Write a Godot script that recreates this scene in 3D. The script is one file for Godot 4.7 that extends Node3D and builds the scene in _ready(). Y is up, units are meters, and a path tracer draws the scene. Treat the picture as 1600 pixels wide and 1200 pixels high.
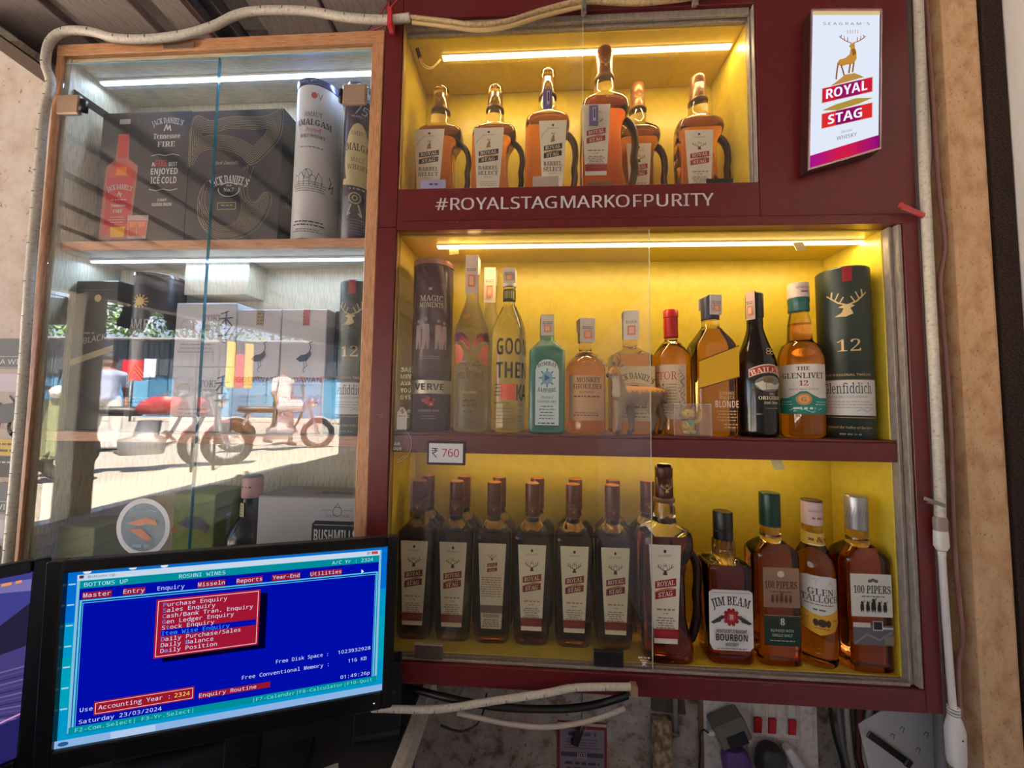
extends Node3D
# A small shop's display wall: a wooden glass-door cabinet and a maroon lit cabinet full of bottles, monitors in front, the sunlit street behind the camera.
# z = 0 is the front plane of the cabinets, +z runs into the shop, -x is the street.

func V(x, y, z) -> Vector3:
	return Vector3(x, y, z)

var lift := 0.0   # height of the ground that things are set on
var used := {}
var mats := {}
var fonts := {}
var tmesh := {}
var rng := RandomNumberGenerator.new()

# ------------------------------------------------------------------ small helpers
func c8(r, g, b, a = 255) -> Color:
	return Color(r / 255.0, g / 255.0, b / 255.0, a / 255.0)

func numbered(n: String) -> String:
	if not used.has(n):
		used[n] = 0
		return n
	used[n] += 1
	return "%s_%03d" % [n, used[n]]

func thing(called: String, label: String, category: String, at := Vector3.ZERO, group := "", turn := 0.0) -> Node3D:
	var o := Node3D.new()
	o.name = numbered(called)
	add_child(o)
	o.position = at + V(0, lift, 0)
	o.rotation.y = turn
	meta(o, label, category, group)
	return o

func meta(o: Node, label := "", category := "", group := "", kind := "") -> Node:
	if label: o.set_meta("label", label)
	if category: o.set_meta("category", category)
	if group: o.set_meta("group", group)
	if kind: o.set_meta("kind", kind)
	return o

func obj(called: String, st, m: Material, parent: Node = null) -> MeshInstance3D:
	var o := MeshInstance3D.new()
	o.mesh = done(st) if st is SurfaceTool else st
	o.material_override = m
	if parent == null:
		o.name = numbered(called)
		add_child(o)
	else:
		o.name = called
		parent.add_child(o, true)
	return o

func struct(called: String, st, m: Material, parent: Node = null) -> MeshInstance3D:
	var o := obj(called, st, m, parent)
	if parent == null:
		o.set_meta("kind", "structure")
		o.position.y = lift
	return o

func copy_of(o: Node3D, at: Vector3, label := "", group := "", turn := 0.0) -> Node3D:
	var c: Node3D = o.duplicate()
	c.name = numbered(String(o.get_meta("base_name", "copy")))
	add_child(c)
	c.position = at
	c.rotation.y = turn
	if label: c.set_meta("label", label)
	if group: c.set_meta("group", group)
	return c

# ------------------------------------------------------------------ materials
func mat(col: Color, rough := 0.6, metal := 0.0, spec := 0.5) -> StandardMaterial3D:
	var k := "%s|%s|%s|%s" % [col.to_html(), rough, metal, spec]
	if mats.has(k): return mats[k]
	var m := StandardMaterial3D.new()
	m.albedo_color = col
	m.roughness = rough
	m.metallic = metal
	m.metallic_specular = spec
	mats[k] = m
	return m

func glass(col: Color, rough := 0.02, scale := 0.05, body := 0.0) -> StandardMaterial3D:
	var k := "g%s|%s|%s|%s" % [col.to_html(), rough, scale, body]
	if mats.has(k): return mats[k]
	var m := StandardMaterial3D.new()
	m.transparency = BaseMaterial3D.TRANSPARENCY_ALPHA
	m.albedo_color = Color(col.r, col.g, col.b, body)
	m.roughness = rough
	m.refraction_enabled = true
	m.refraction_scale = scale
	mats[k] = m
	return m

func pane(col: Color, alpha := 0.04, rough := 0.0) -> StandardMaterial3D:
	var k := "p%s|%s|%s" % [col.to_html(), alpha, rough]
	if mats.has(k): return mats[k]
	var m := StandardMaterial3D.new()
	m.transparency = BaseMaterial3D.TRANSPARENCY_ALPHA
	m.albedo_color = Color(col.r, col.g, col.b, alpha)
	m.roughness = rough
	mats[k] = m
	return m

func glow(col: Color, energy: float) -> StandardMaterial3D:
	var m := StandardMaterial3D.new()
	m.albedo_color = col
	m.emission_enabled = true
	m.emission = col
	m.emission_energy_multiplier = energy
	return m

func ramp(stops: Array) -> Gradient:
	var g := Gradient.new()
	var o := PackedFloat32Array()
	var c := PackedColorArray()
	for s in stops:
		o.append(s[0]); c.append(s[1])
	g.offsets = o
	g.colors = c
	return g

func noise_tex(freq: float, stops: Array, seed_no: int, type := FastNoiseLite.TYPE_SIMPLEX_SMOOTH, oct := 4, size := 512, normal := false) -> NoiseTexture2D:
	var n := FastNoiseLite.new()
	n.seed = seed_no
	n.frequency = freq
	n.noise_type = type
	n.fractal_octaves = oct
	var t := NoiseTexture2D.new()
	t.width = size
	t.height = size
	t.seamless = true
	t.noise = n
	if normal:
		t.as_normal_map = true
		t.bump_strength = 4.0
	else:
		t.color_ramp = ramp(stops)
	return t

func textured(tex: Texture2D, scale: Vector3, rough := 0.6, spec := 0.5, detail: Texture2D = null, world := true) -> StandardMaterial3D:
	var m := StandardMaterial3D.new()
	m.albedo_texture = tex
	m.uv1_triplanar = true
	m.uv1_world_triplanar = world
	m.uv1_scale = scale
	m.roughness = rough
	m.metallic_specular = spec
	if detail:
		m.detail_enabled = true
		m.detail_albedo = detail
		m.detail_blend_mode = BaseMaterial3D.BLEND_MODE_MUL
		m.detail_uv_layer = BaseMaterial3D.DETAIL_UV_1
	return m

# ------------------------------------------------------------------ mesh helpers
func ST() -> SurfaceTool:
	var st := SurfaceTool.new()
	st.begin(Mesh.PRIMITIVE_TRIANGLES)
	st.set_smooth_group(-1)
	return st

func done(st: SurfaceTool) -> ArrayMesh:
	st.generate_normals()
	return st.commit()

func face(st: SurfaceTool, p: Array, out: Vector3) -> void:
	var n: Vector3 = (p[1] - p[0]).cross(p[2] - p[0])
	var flip := n.dot(out) < 0.0
	for i in range(1, p.size() - 1):
		st.add_vertex(p[0])
		st.add_vertex(p[i] if flip else p[i + 1])
		st.add_vertex(p[i + 1] if flip else p[i])

func box(st: SurfaceTool, c: Vector3, s: Vector3, bev := 0.0, b := Basis.IDENTITY) -> void:
	st.set_smooth_group(-1)
	var h := s / 2.0
	bev = minf(bev, minf(h.x, minf(h.y, h.z)) * 0.95)
	var ax := [Vector3.RIGHT, Vector3.UP, Vector3.BACK]
	var cv := func(sg: Vector3, main: int) -> Vector3:
		var v := Vector3(sg.x * h.x, sg.y * h.y, sg.z * h.z)
		for k in 3:
			if k != main: v[k] -= sg[k] * bev
		return c + b * v
	for a in 3:
		var u := (a + 1) % 3
		var w := (a + 2) % 3
		for s1 in [-1.0, 1.0]:
			var q := []
			for t in [[-1, -1], [1, -1], [1, 1], [-1, 1]]:
				var sg := Vector3.ZERO
				sg[a] = s1; sg[u] = t[0]; sg[w] = t[1]
				q.append(cv.call(sg, a))
			face(st, q, b * (ax[a] * s1))
	if bev <= 0.0: return
	for a in 3:
		var u := (a + 1) % 3
		var w := (a + 2) % 3
		for s1 in [-1.0, 1.0]:
			for s2 in [-1.0, 1.0]:
				var g0 := Vector3.ZERO
				g0[u] = s1; g0[w] = s2; g0[a] = -1.0
				var g1 := g0
				g1[a] = 1.0
				face(st, [cv.call(g0, u), cv.call(g1, u), cv.call(g1, w), cv.call(g0, w)], b * (ax[u] * s1 + ax[w] * s2))
	for x in [-1.0, 1.0]:
		for y in [-1.0, 1.0]:
			for z in [-1.0, 1.0]:
				var sg := Vector3(x, y, z)
				face(st, [cv.call(sg, 0), cv.call(sg, 1), cv.call(sg, 2)], b * sg)

func bx(c: Vector3, s: Vector3, bev := 0.0, b := Basis.IDENTITY) -> SurfaceTool:
	var st := ST()
	box(st, c, s, bev, b)
	return st

# box from two corners
func b2(p: Vector3, q: Vector3, bev := 0.0) -> SurfaceTool:
	return bx((p + q) / 2.0, (q - p).abs(), bev)

# rings: [y, xl, xr, rz, n, sharp?, cz?] ; closed solid through superellipse sections
func loft(st: SurfaceTool, rings: Array, segs := 36) -> void:
	var grid := []
	for r in rings:
		var row := PackedVector3Array()
		var cx: float = (r[1] + r[2]) / 2.0
		var rx: float = (r[2] - r[1]) / 2.0
		var e: float = 2.0 / r[4]
		var cz: float = r[6] if r.size() > 6 else 0.0
		for i in segs:
			var t := TAU * (i + 0.5) / segs
			var ct := cos(t)
			var sn := sin(t)
			row.append(Vector3(cx + rx * signf(ct) * pow(absf(ct), e), r[0], cz + r[3] * signf(sn) * pow(absf(sn), e)))
		grid.append(row)
	var g := 1
	for k in rings.size() - 1:
		if k > 0 and rings[k].size() > 5 and rings[k][5]: g += 1
		st.set_smooth_group(g)
		var a: PackedVector3Array = grid[k]
		var b: PackedVector3Array = grid[k + 1]
		for i in segs:
			var j := (i + 1) % segs
			st.add_vertex(a[i]); st.add_vertex(a[j]); st.add_vertex(b[j])
			st.add_vertex(a[i]); st.add_vertex(b[j]); st.add_vertex(b[i])
	for e in [0, rings.size() - 1]:
		st.set_smooth_group(-1)
		var row: PackedVector3Array = grid[e]
		var c := Vector3.ZERO
		for v in row: c += v
		c /= segs
		for i in segs:
			var j := (i + 1) % segs
			st.add_vertex(c)
			st.add_vertex(row[j] if e == 0 else row[i])
			st.add_vertex(row[i] if e == 0 else row[j])

# lathe: [[r, y, sharp?], ...]
func lathe(pts: Array, segs := 32, cx := 0.0, cz := 0.0) -> SurfaceTool:
	var st := ST()
	var rings := []
	for p in pts:
		rings.append([p[1], cx - p[0], cx + p[0], p[0], 2.0, p.size() > 2 and p[2], cz])
	loft(st, rings, segs)
	return st

# flat ring in the xy plane
func washer(r0: float, r1: float, th: float, n := 48) -> SurfaceTool:
	var st := ST()
	for i in n:
		var a := TAU * i / n
		var b := TAU * (i + 1) / n
		var p := func(r, t, z): return Vector3(cos(t) * r, sin(t) * r, z)
		face(st, [p.call(r0, a, th), p.call(r1, a, th), p.call(r1, b, th), p.call(r0, b, th)], Vector3.BACK)
		face(st, [p.call(r0, a, 0), p.call(r1, a, 0), p.call(r1, b, 0), p.call(r0, b, 0)], Vector3.FORWARD)
		face(st, [p.call(r1, a, 0), p.call(r1, b, 0), p.call(r1, b, th), p.call(r1, a, th)], p.call(1, a, 0))
		face(st, [p.call(r0, a, 0), p.call(r0, b, 0), p.call(r0, b, th), p.call(r0, a, th)], -p.call(1, a, 0))
	return st

func lofted(rings: Array, segs := 36) -> SurfaceTool:
	var st := ST()
	loft(st, rings, segs)
	return st

func smooth_path(pts: Array, step := 0.012) -> Array:
	var out := []
	for i in pts.size() - 1:
		var p0: Vector3 = pts[maxi(i - 1, 0)]
		var p1: Vector3 = pts[i]
		var p2: Vector3 = pts[i + 1]
		var p3: Vector3 = pts[mini(i + 2, pts.size() - 1)]
		var n := clampi(int(p1.distance_to(p2) / step), 1, 24)
		for k in n:
			out.append(p1.cubic_interpolate(p2, p0, p3, float(k) / n))
	out.append(pts[-1])
	return out

func tube(st: SurfaceTool, pts: Array, r, segs := 8, ry := 0.0) -> void:
	var n := pts.size()
	var rows := []
	var up := Vector3.UP
	var d0: Vector3 = (pts[1] - pts[0]).normalized()
	if absf(d0.dot(up)) > 0.9: up = Vector3.BACK
	var side := d0.cross(up).normalized()
	for i in n:
		var d: Vector3 = (pts[mini(i + 1, n - 1)] - pts[maxi(i - 1, 0)]).normalized()
		side = (side - d * side.dot(d)).normalized()
		var u := side.cross(d)
		var ra: float = r[i] if r is Array else r
		var rb: float = ry if ry > 0.0 else ra
		var row := []
		for k in segs:
			var t := TAU * k / segs
			row.append(pts[i] + side * cos(t) * rb + u * sin(t) * ra)
		rows.append(row)
	st.set_smooth_group(3)
	for i in n - 1:
		for k in segs:
			var j := (k + 1) % segs
			var q := [rows[i][k], rows[i][j], rows[i + 1][j], rows[i + 1][k]]
			face(st, q, (q[0] + q[2]) / 2.0 - (pts[i] + pts[i + 1]) / 2.0)
	st.set_smooth_group(-1)
	face(st, rows[0], -d0)
	face(st, rows[n - 1], pts[n - 1] - pts[n - 2])

func tb(pts: Array, r, segs := 8, ry := 0.0) -> SurfaceTool:
	var st := ST()
	tube(st, pts, r, segs, ry)
	return st

# flat outline (x, y) pushed from z0 to z1
func extrude(st: SurfaceTool, poly: PackedVector2Array, z0: float, z1: float) -> void:
	st.set_smooth_group(-1)
	var tri := Geometry2D.triangulate_polygon(poly)
	for i in range(0, tri.size(), 3):
		for e in [[z0, Vector3.FORWARD], [z1, Vector3.BACK]]:
			var q := []
			for k in 3:
				var p := poly[tri[i + k]]
				q.append(Vector3(p.x, p.y, e[0]))
			face(st, q, e[1])
	var sgn := -1.0 if Geometry2D.is_polygon_clockwise(poly) else 1.0
	for i in poly.size():
		var a := poly[i]
		var b := poly[(i + 1) % poly.size()]
		var o := Vector3((b - a).y, -(b - a).x, 0) * sgn
		face(st, [Vector3(a.x, a.y, z0), Vector3(b.x, b.y, z0), Vector3(b.x, b.y, z1), Vector3(a.x, a.y, z1)], o)

func ext(poly: Array, z0: float, z1: float) -> SurfaceTool:
	var st := ST()
	extrude(st, PackedVector2Array(poly), z0, z1)
	return st

func ball(st: SurfaceTool, c: Vector3, r: Vector3, segs := 14) -> void:
	var rows := []
	var m := maxi(5, segs / 2)
	for i in m + 1:
		var a := PI * i / m
		var row := []
		for k in segs:
			var t := TAU * k / segs
			row.append(c + Vector3(r.x * sin(a) * cos(t), -r.y * cos(a), r.z * sin(a) * sin(t)))
		rows.append(row)
	st.set_smooth_group(4)
	for i in m:
		for k in segs:
			var j := (k + 1) % segs
			if i > 0: face(st, [rows[i][k], rows[i][j], rows[i + 1][j]], rows[i][k] - c)
			if i < m - 1: face(st, [rows[i][k], rows[i + 1][j], rows[i + 1][k]], rows[i + 1][k] - c)

# ------------------------------------------------------------------ printed matter: flat polygons in label space (u right, v up), bent onto the label
var pcs := []        # [triangles (PackedVector2Array), colour, layer]
var ps := Vector2.ONE   # scale
var po := Vector2.ZERO
var player := 0

func begin(scale := 1.0, origin := Vector2.ZERO, wide := 1.0) -> void:
	pcs = []
	ps = Vector2(scale * wide, scale)
	po = origin
	player = 0

func pt(x, y) -> Vector2:
	return Vector2(x, y) * ps + po

func poly(pts: Array, col: Color) -> void:
	var q := PackedVector2Array()
	for p in pts: q.append(p * ps + po)
	pcs.append([q, col, player, false])
	player += 1

func rect(x0, y0, x1, y1, col: Color) -> void:
	poly([Vector2(x0, y0), Vector2(x1, y0), Vector2(x1, y1), Vector2(x0, y1)], col)

func ell(x, y, rx, ry, col: Color, n := 24) -> void:
	var a := []
	for i in n: a.append(Vector2(x + rx * cos(TAU * i / n), y + ry * sin(TAU * i / n)))
	poly(a, col)

func ring(x, y, rx, ry, w, col: Color, n := 32) -> void:
	var a := []
	for i in n + 1: a.append(Vector2(x + rx * cos(TAU * i / n), y + ry * sin(TAU * i / n)))
	line(a, w, col)

func line(pts: Array, w, col: Color) -> void:
	var q := PackedVector2Array()
	for i in pts.size() - 1:
		var a: Vector2 = pts[i]
		var b: Vector2 = pts[i + 1]
		if a.distance_to(b) < 1e-9: continue
		var d: Vector2 = (b - a).normalized()
		var s: Vector2 = d.orthogonal() * w / 2.0
		a -= d * w * 0.3
		b += d * w * 0.3
		for v in [a + s, b + s, b - s, a + s, b - s, a - s]: q.append(v * ps + po)
	pcs.append([q, col, player, true])
	player += 1

# rows of print too small to read
func fine(x0, x1, y, rows, step, h, col: Color, seed_no := 1) -> void:
	var q := PackedVector2Array()
	var r := RandomNumberGenerator.new()
	r.seed = seed_no
	for k in rows:
		var inset: float = (x1 - x0) * r.randf_range(0.0, 0.12)
		var x: float = x0 + inset
		while x < x1 - inset:
			var w: float = h * r.randf_range(1.2, 4.0)
			var e: float = minf(x + w, x1 - inset)
			var yy: float = y - k * step
			for v in [Vector2(x, yy), Vector2(e, yy), Vector2(e, yy + h), Vector2(x, yy), Vector2(e, yy + h), Vector2(x, yy + h)]: q.append(v * ps + po)
			x = e + h * 0.8
	pcs.append([q, col, player, true])
	player += 1

func narrow(k: float) -> void:
	for e in pcs:
		var q: PackedVector2Array = e[0]
		for i in q.size(): q[i] = Vector2(q[i].x * k, q[i].y)
		e[0] = q

func font(k: String) -> SystemFont:
	if not fonts.has(k):
		var f := SystemFont.new()
		f.font_names = PackedStringArray([{"s": "Droid Sans", "S": "Droid Sans", "r": "Droid Serif", "R": "Droid Serif", "m": "Droid Sans Mono"}[k]])
		f.font_weight = 700 if k in ["S", "R"] else 400
		fonts[k] = f
	return fonts[k]

func glyphs(s: String, k: String) -> Array:
	var key := k + s
	if not tmesh.has(key):
		var t := TextMesh.new()
		t.font = font(k)
		t.font_size = 40
		t.pixel_size = 1.0 / 40.0
		t.depth = 0.0
		t.curve_step = 2.0
		t.text = s
		var base: float = (t.font.get_ascent(40) + t.font.get_descent(40)) / 2.0 - t.font.get_ascent(40)
		var a := t.surface_get_arrays(0)
		var vs: PackedVector3Array = a[Mesh.ARRAY_VERTEX]
		var ix = a[Mesh.ARRAY_INDEX]
		var q := PackedVector2Array()
		for i in ix: q.append(Vector2(vs[i].x, vs[i].y - base / 40.0) / 0.714)   # 1 = height of a capital
		var bb := t.get_aabb()
		tmesh[key] = [q, bb.position.x / 0.714, bb.end.x / 0.714]
	return tmesh[key]

# text with its baseline centred at (x, y); h = height of capitals; o: rot, w (width to fit), arc (radius), al ("l", "r"), sk (slant), rise
func txt(s: String, x, y, h, col: Color, k := "s", o := {}) -> void:
	var g := glyphs(s, k)
	var wx: float = h
	if o.has("w"): wx = o.w / (g[2] - g[1])
	var mid: float = (g[1] + g[2]) / 2.0
	if o.get("al", "") == "l": mid = g[1]
	if o.get("al", "") == "r": mid = g[2]
	var q := PackedVector2Array()
	var rot: float = o.get("rot", 0.0)
	var arc: float = o.get("arc", 0.0)
	var sk: float = o.get("sk", 0.0)
	var shear: float = o.get("rise", 0.0)
	for v: Vector2 in g[0]:
		var p := Vector2((v.x - mid) * wx + v.y * h * sk, v.y * h)
		p.y += p.x * shear
		if arc != 0.0:
			var a := p.x / arc
			p = Vector2(sin(a) * (arc + p.y), cos(a) * (arc + p.y) - arc)
		if rot != 0.0: p = p.rotated(rot)
		q.append((p + Vector2(x, y)) * ps + po)
	pcs.append([q, col, player, true])
	player += 1

# how: {"k": "flat", "z": z} or {"k": "cyl", "r": radius, "z": axis z, "a": turn}
func bend(how: Dictionary, p: Vector2, lift: float) -> Array:
	if how.k == "cyl":
		var r: float = how.r
		var a: float = p.x / r + how.get("a", 0.0)
		var n := Vector3(sin(a), 0, cos(a))
		return [Vector3(how.get("x", 0.0), p.y, how.get("z", 0.0)) + n * (r + lift), n]
	return [Vector3(p.x + how.get("x", 0.0), p.y, how.z + lift), Vector3.BACK]

func print_mesh(how: Dictionary, from_layer: int, to_layer: int, lift0 := 0.0003, glowing := false) -> ArrayMesh:
	var vs := PackedVector3Array()
	var ns := PackedVector3Array()
	var cs := PackedColorArray()
	for e in pcs:
		if e[2] < from_layer or e[2] > to_layer: continue
		var lin: Color = e[1].srgb_to_linear()
		var lift: float = lift0 + 0.00004 * e[2] + (0.0001 if e[2] > 0 else 0.0)
		var tris := PackedVector2Array()
		if e[3]:
			tris = e[0]
		else:
			var lists := [e[0]]
			if how.k == "cyl":
				lists = []
				var lo := INF
				var hi := -INF
				for p: Vector2 in e[0]:
					lo = minf(lo, p.x); hi = maxf(hi, p.x)
				var n := maxi(1, int(ceil((hi - lo) / (how.r * 0.12))))
				for i in n:
					var x0 := lo + (hi - lo) * i / n
					var x1 := lo + (hi - lo) * (i + 1) / n
					for c in Geometry2D.intersect_polygons(e[0], PackedVector2Array([Vector2(x0, -9), Vector2(x1, -9), Vector2(x1, 9), Vector2(x0, 9)])): lists.append(c)
			for l in lists:
				for i in Geometry2D.triangulate_polygon(l): tris.append(l[i])
		for i in range(0, tris.size() - 2, 3):
			var a := tris[i]
			var b := tris[i + 1]
			var c := tris[i + 2]
			if (b - a).cross(c - a) > 0.0:
				var t := b
				b = c
				c = t
			for p in [a, b, c]:
				var w := bend(how, p, lift)
				vs.append(w[0]); ns.append(w[1]); cs.append(lin)
	var arr := []
	arr.resize(Mesh.ARRAY_MAX)
	arr[Mesh.ARRAY_VERTEX] = vs
	arr[Mesh.ARRAY_NORMAL] = ns
	arr[Mesh.ARRAY_COLOR] = cs
	var m := ArrayMesh.new()
	if vs.size(): m.add_surface_from_arrays(Mesh.PRIMITIVE_TRIANGLES, arr)
	return m

var ink: StandardMaterial3D
var ink_gloss: StandardMaterial3D
var ink_metal: StandardMaterial3D
var ink_lit: StandardMaterial3D

func make_inks() -> void:
	ink = StandardMaterial3D.new()
	ink.vertex_color_use_as_albedo = true
	ink.roughness = 0.65
	ink_gloss = ink.duplicate()
	ink_gloss.roughness = 0.3
	ink_metal = ink.duplicate()
	ink_metal.metallic = 0.8
	ink_metal.roughness = 0.35
	ink_lit = ink.duplicate()
	ink_lit.shading_mode = BaseMaterial3D.SHADING_MODE_UNSHADED
	ink_lit.albedo_color = (Color.WHITE / EXPOSURE).linear_to_srgb()   # screens keep their own brightness at this exposure

# paper = the first polygon (layer 0) as the part "label", the rest as its child "print"; bare = all of it as one part
func put_label(parent: Node3D, how: Dictionary, m: Material = null, called := "label", bare := false) -> void:
	if m == null: m = ink
	if bare:
		obj(called, print_mesh(how, 0, 9999), m, parent)
		return
	var l := obj(called, print_mesh(how, 0, 0), m, parent)
	if player > 1: obj("print", print_mesh(how, 1, 9999), m, l)

# ------------------------------------------------------------------ scene
func _ready() -> void:
	rng.seed = 7
	# ---- camera, sky, sun, exposure
	var cam := Camera3D.new()
	cam.name = "camera"
	add_child(cam)
	cam.position = V(0, 1.45, 0.6)
	cam.rotation_degrees = V(3.345, 3.296, 0.782)
	cam.fov = 92.14
	cam.near = 0.01
	cam.far = 200.0
	cam.current = true
	var env := Environment.new()
	env.background_mode = Environment.BG_SKY
	var sm := ProceduralSkyMaterial.new()
	sm.sky_top_color = c8(120, 165, 225)
	sm.sky_horizon_color = c8(225, 232, 240)
	sm.ground_bottom_color = c8(120, 112, 104)
	sm.ground_horizon_color = c8(190, 188, 184)
	sm.energy_multiplier = SKY_ENERGY
	var sky := Sky.new()
	sky.sky_material = sm
	env.sky = sky
	env.tonemap_mode = Environment.TONE_MAPPER_LINEAR
	env.tonemap_exposure = EXPOSURE
	env.sdfgi_enabled = true
	env.ssao_enabled = true
	env.ssil_enabled = true
	var we := WorldEnvironment.new()
	we.name = "world"
	we.environment = env
	add_child(we)
	var sun := DirectionalLight3D.new()
	sun.name = "sun"
	add_child(sun)
	sun.look_at_from_position(Vector3.ZERO, V(-0.2, -0.88, 0.34))
	sun.light_color = Color(1.0, 0.95, 0.86)
	sun.light_energy = SUN_ENERGY
	sun.light_angular_distance = 0.6
	sun.shadow_enabled = true
	make_inks()
	make_materials()
	build_shell()
	build_maroon_cabinet()
	build_wood_cabinet()
	build_upper_bottles()
	build_shelf_bottles()
	build_lower_bottles()
	build_wood_goods()
	build_monitors()
	build_wires()
	build_below()
	lift = 0.55   # the road lies above the shop floor
	build_street()

const EXPOSURE := 1.2
const SKY_ENERGY := 6.5
const SUN_ENERGY := 28.0
const LED_WARM := 0.10
const LED_COOL := 0.075

var m_maroon: StandardMaterial3D
var m_yellow: StandardMaterial3D
var m_wood: StandardMaterial3D
var m_wood_up: StandardMaterial3D
var m_pale: StandardMaterial3D
var m_pale_h: StandardMaterial3D
var m_plaster: StandardMaterial3D
var m_peel: StandardMaterial3D
var m_cement: StandardMaterial3D
var m_plank: StandardMaterial3D
var m_glassdoor: StandardMaterial3D
var m_dusty: StandardMaterial3D
var m_edge: StandardMaterial3D
var m_alu: StandardMaterial3D
var m_white: StandardMaterial3D
var m_conduit: StandardMaterial3D
var m_black: StandardMaterial3D
var m_tan: StandardMaterial3D

func make_materials() -> void:
	m_maroon = textured(noise_tex(0.03, [[0.0, c8(94, 24, 28)], [0.6, c8(102, 28, 31)], [1.0, c8(110, 32, 35)]], 3), V(3, 3, 3), 0.34)
	m_yellow = textured(noise_tex(0.02, [[0.0, c8(204, 178, 52)], [0.5, c8(212, 186, 58)], [1.0, c8(218, 193, 68)]], 5), V(4, 4, 4), 0.33, 0.5, noise_tex(0.12, [[0.0, c8(244, 244, 244)], [0.5, c8(252, 252, 252)], [1.0, c8(255, 255, 255)]], 6))
	var grain := noise_tex(0.02, [[0.0, c8(150, 100, 66)], [0.45, c8(190, 136, 96)], [0.7, c8(203, 152, 110)], [1.0, c8(168, 112, 74)]], 8, FastNoiseLite.TYPE_SIMPLEX_SMOOTH, 5)
	m_wood = textured(grain, V(2.5, 34, 34), 0.5)
	m_wood_up = textured(grain, V(34, 2.5, 34), 0.5)
	var pale := noise_tex(0.03, [[0.0, c8(148, 132, 102)], [0.42, c8(178, 166, 138)], [0.7, c8(192, 182, 156)], [1.0, c8(158, 144, 114)]], 9, FastNoiseLite.TYPE_SIMPLEX_SMOOTH, 5)
	m_pale = textured(pale, V(30, 1.6, 30), 0.5)
	m_pale_h = textured(pale, V(1.6, 30, 34), 0.5)
	m_plaster = textured(noise_tex(0.012, [[0.0, c8(196, 176, 166)], [0.5, c8(214, 200, 192)], [1.0, c8(222, 210, 204)]], 12), V(2, 2, 2), 0.9, 0.3, noise_tex(0.05, [[0.0, c8(120, 92, 76)], [0.10, c8(196, 176, 164)], [0.2, c8(246, 243, 241)], [1.0, c8(255, 255, 255)]], 15, FastNoiseLite.TYPE_SIMPLEX_SMOOTH, 5))
	m_peel = textured(noise_tex(0.02, [[0.0, c8(92, 72, 58)], [0.22, c8(124, 110, 100)], [0.36, c8(150, 140, 134)], [1.0, c8(172, 164, 160)]], 17, FastNoiseLite.TYPE_SIMPLEX_SMOOTH, 5), V(2, 2, 2), 0.9, 0.3, noise_tex(0.09, [[0.0, c8(150, 128, 108)], [0.2, c8(222, 216, 210)], [0.34, c8(255, 255, 255)], [1.0, c8(255, 255, 255)]], 18, FastNoiseLite.TYPE_SIMPLEX_SMOOTH, 5))
	m_cement = textured(noise_tex(0.03, [[0.0, c8(132, 127, 124)], [1.0, c8(158, 152, 147)]], 20), V(3, 3, 3), 0.85)
	m_plank = textured(noise_tex(0.02, [[0.0, c8(138, 124, 120)], [0.5, c8(166, 152, 148)], [1.0, c8(184, 172, 166)]], 21, FastNoiseLite.TYPE_SIMPLEX_SMOOTH, 5), V(30, 30, 3), 0.75)
	m_glassdoor = pane(c8(210, 235, 240), 0.015)
	m_glassdoor.metallic_specular = 0.5
	m_dusty = pane(c8(206, 190, 150), 0.024)
	m_edge = glass(c8(120, 205, 215), 0.05)
	m_alu = textured(noise_tex(0.04, [[0.0, c8(124, 112, 102)], [0.5, c8(142, 130, 120)], [1.0, c8(158, 146, 138)]], 23), V(6, 2, 6), 0.45)
	m_white = mat(c8(226, 222, 216), 0.5)
	m_conduit = textured(noise_tex(0.05, [[0.0, c8(120, 108, 92)], [0.3, c8(190, 182, 168)], [1.0, c8(214, 208, 198)]], 25), V(6, 6, 6), 0.5)
	m_black = mat(c8(16, 16, 18), 0.4)
	m_tan = textured(noise_tex(0.02, [[0.0, c8(186, 142, 104)], [0.4, c8(206, 166, 126)], [0.75, c8(216, 180, 142)], [1.0, c8(198, 158, 118)]], 27, FastNoiseLite.TYPE_SIMPLEX_SMOOTH, 5), V(3, 2, 3), 0.8, 0.3, noise_tex(0.14, [[0.0, c8(150, 118, 92)], [0.16, c8(226, 216, 206)], [0.26, c8(255, 255, 255)], [1.0, c8(255, 255, 255)]], 28, FastNoiseLite.TYPE_SIMPLEX_SMOOTH, 4))

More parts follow.
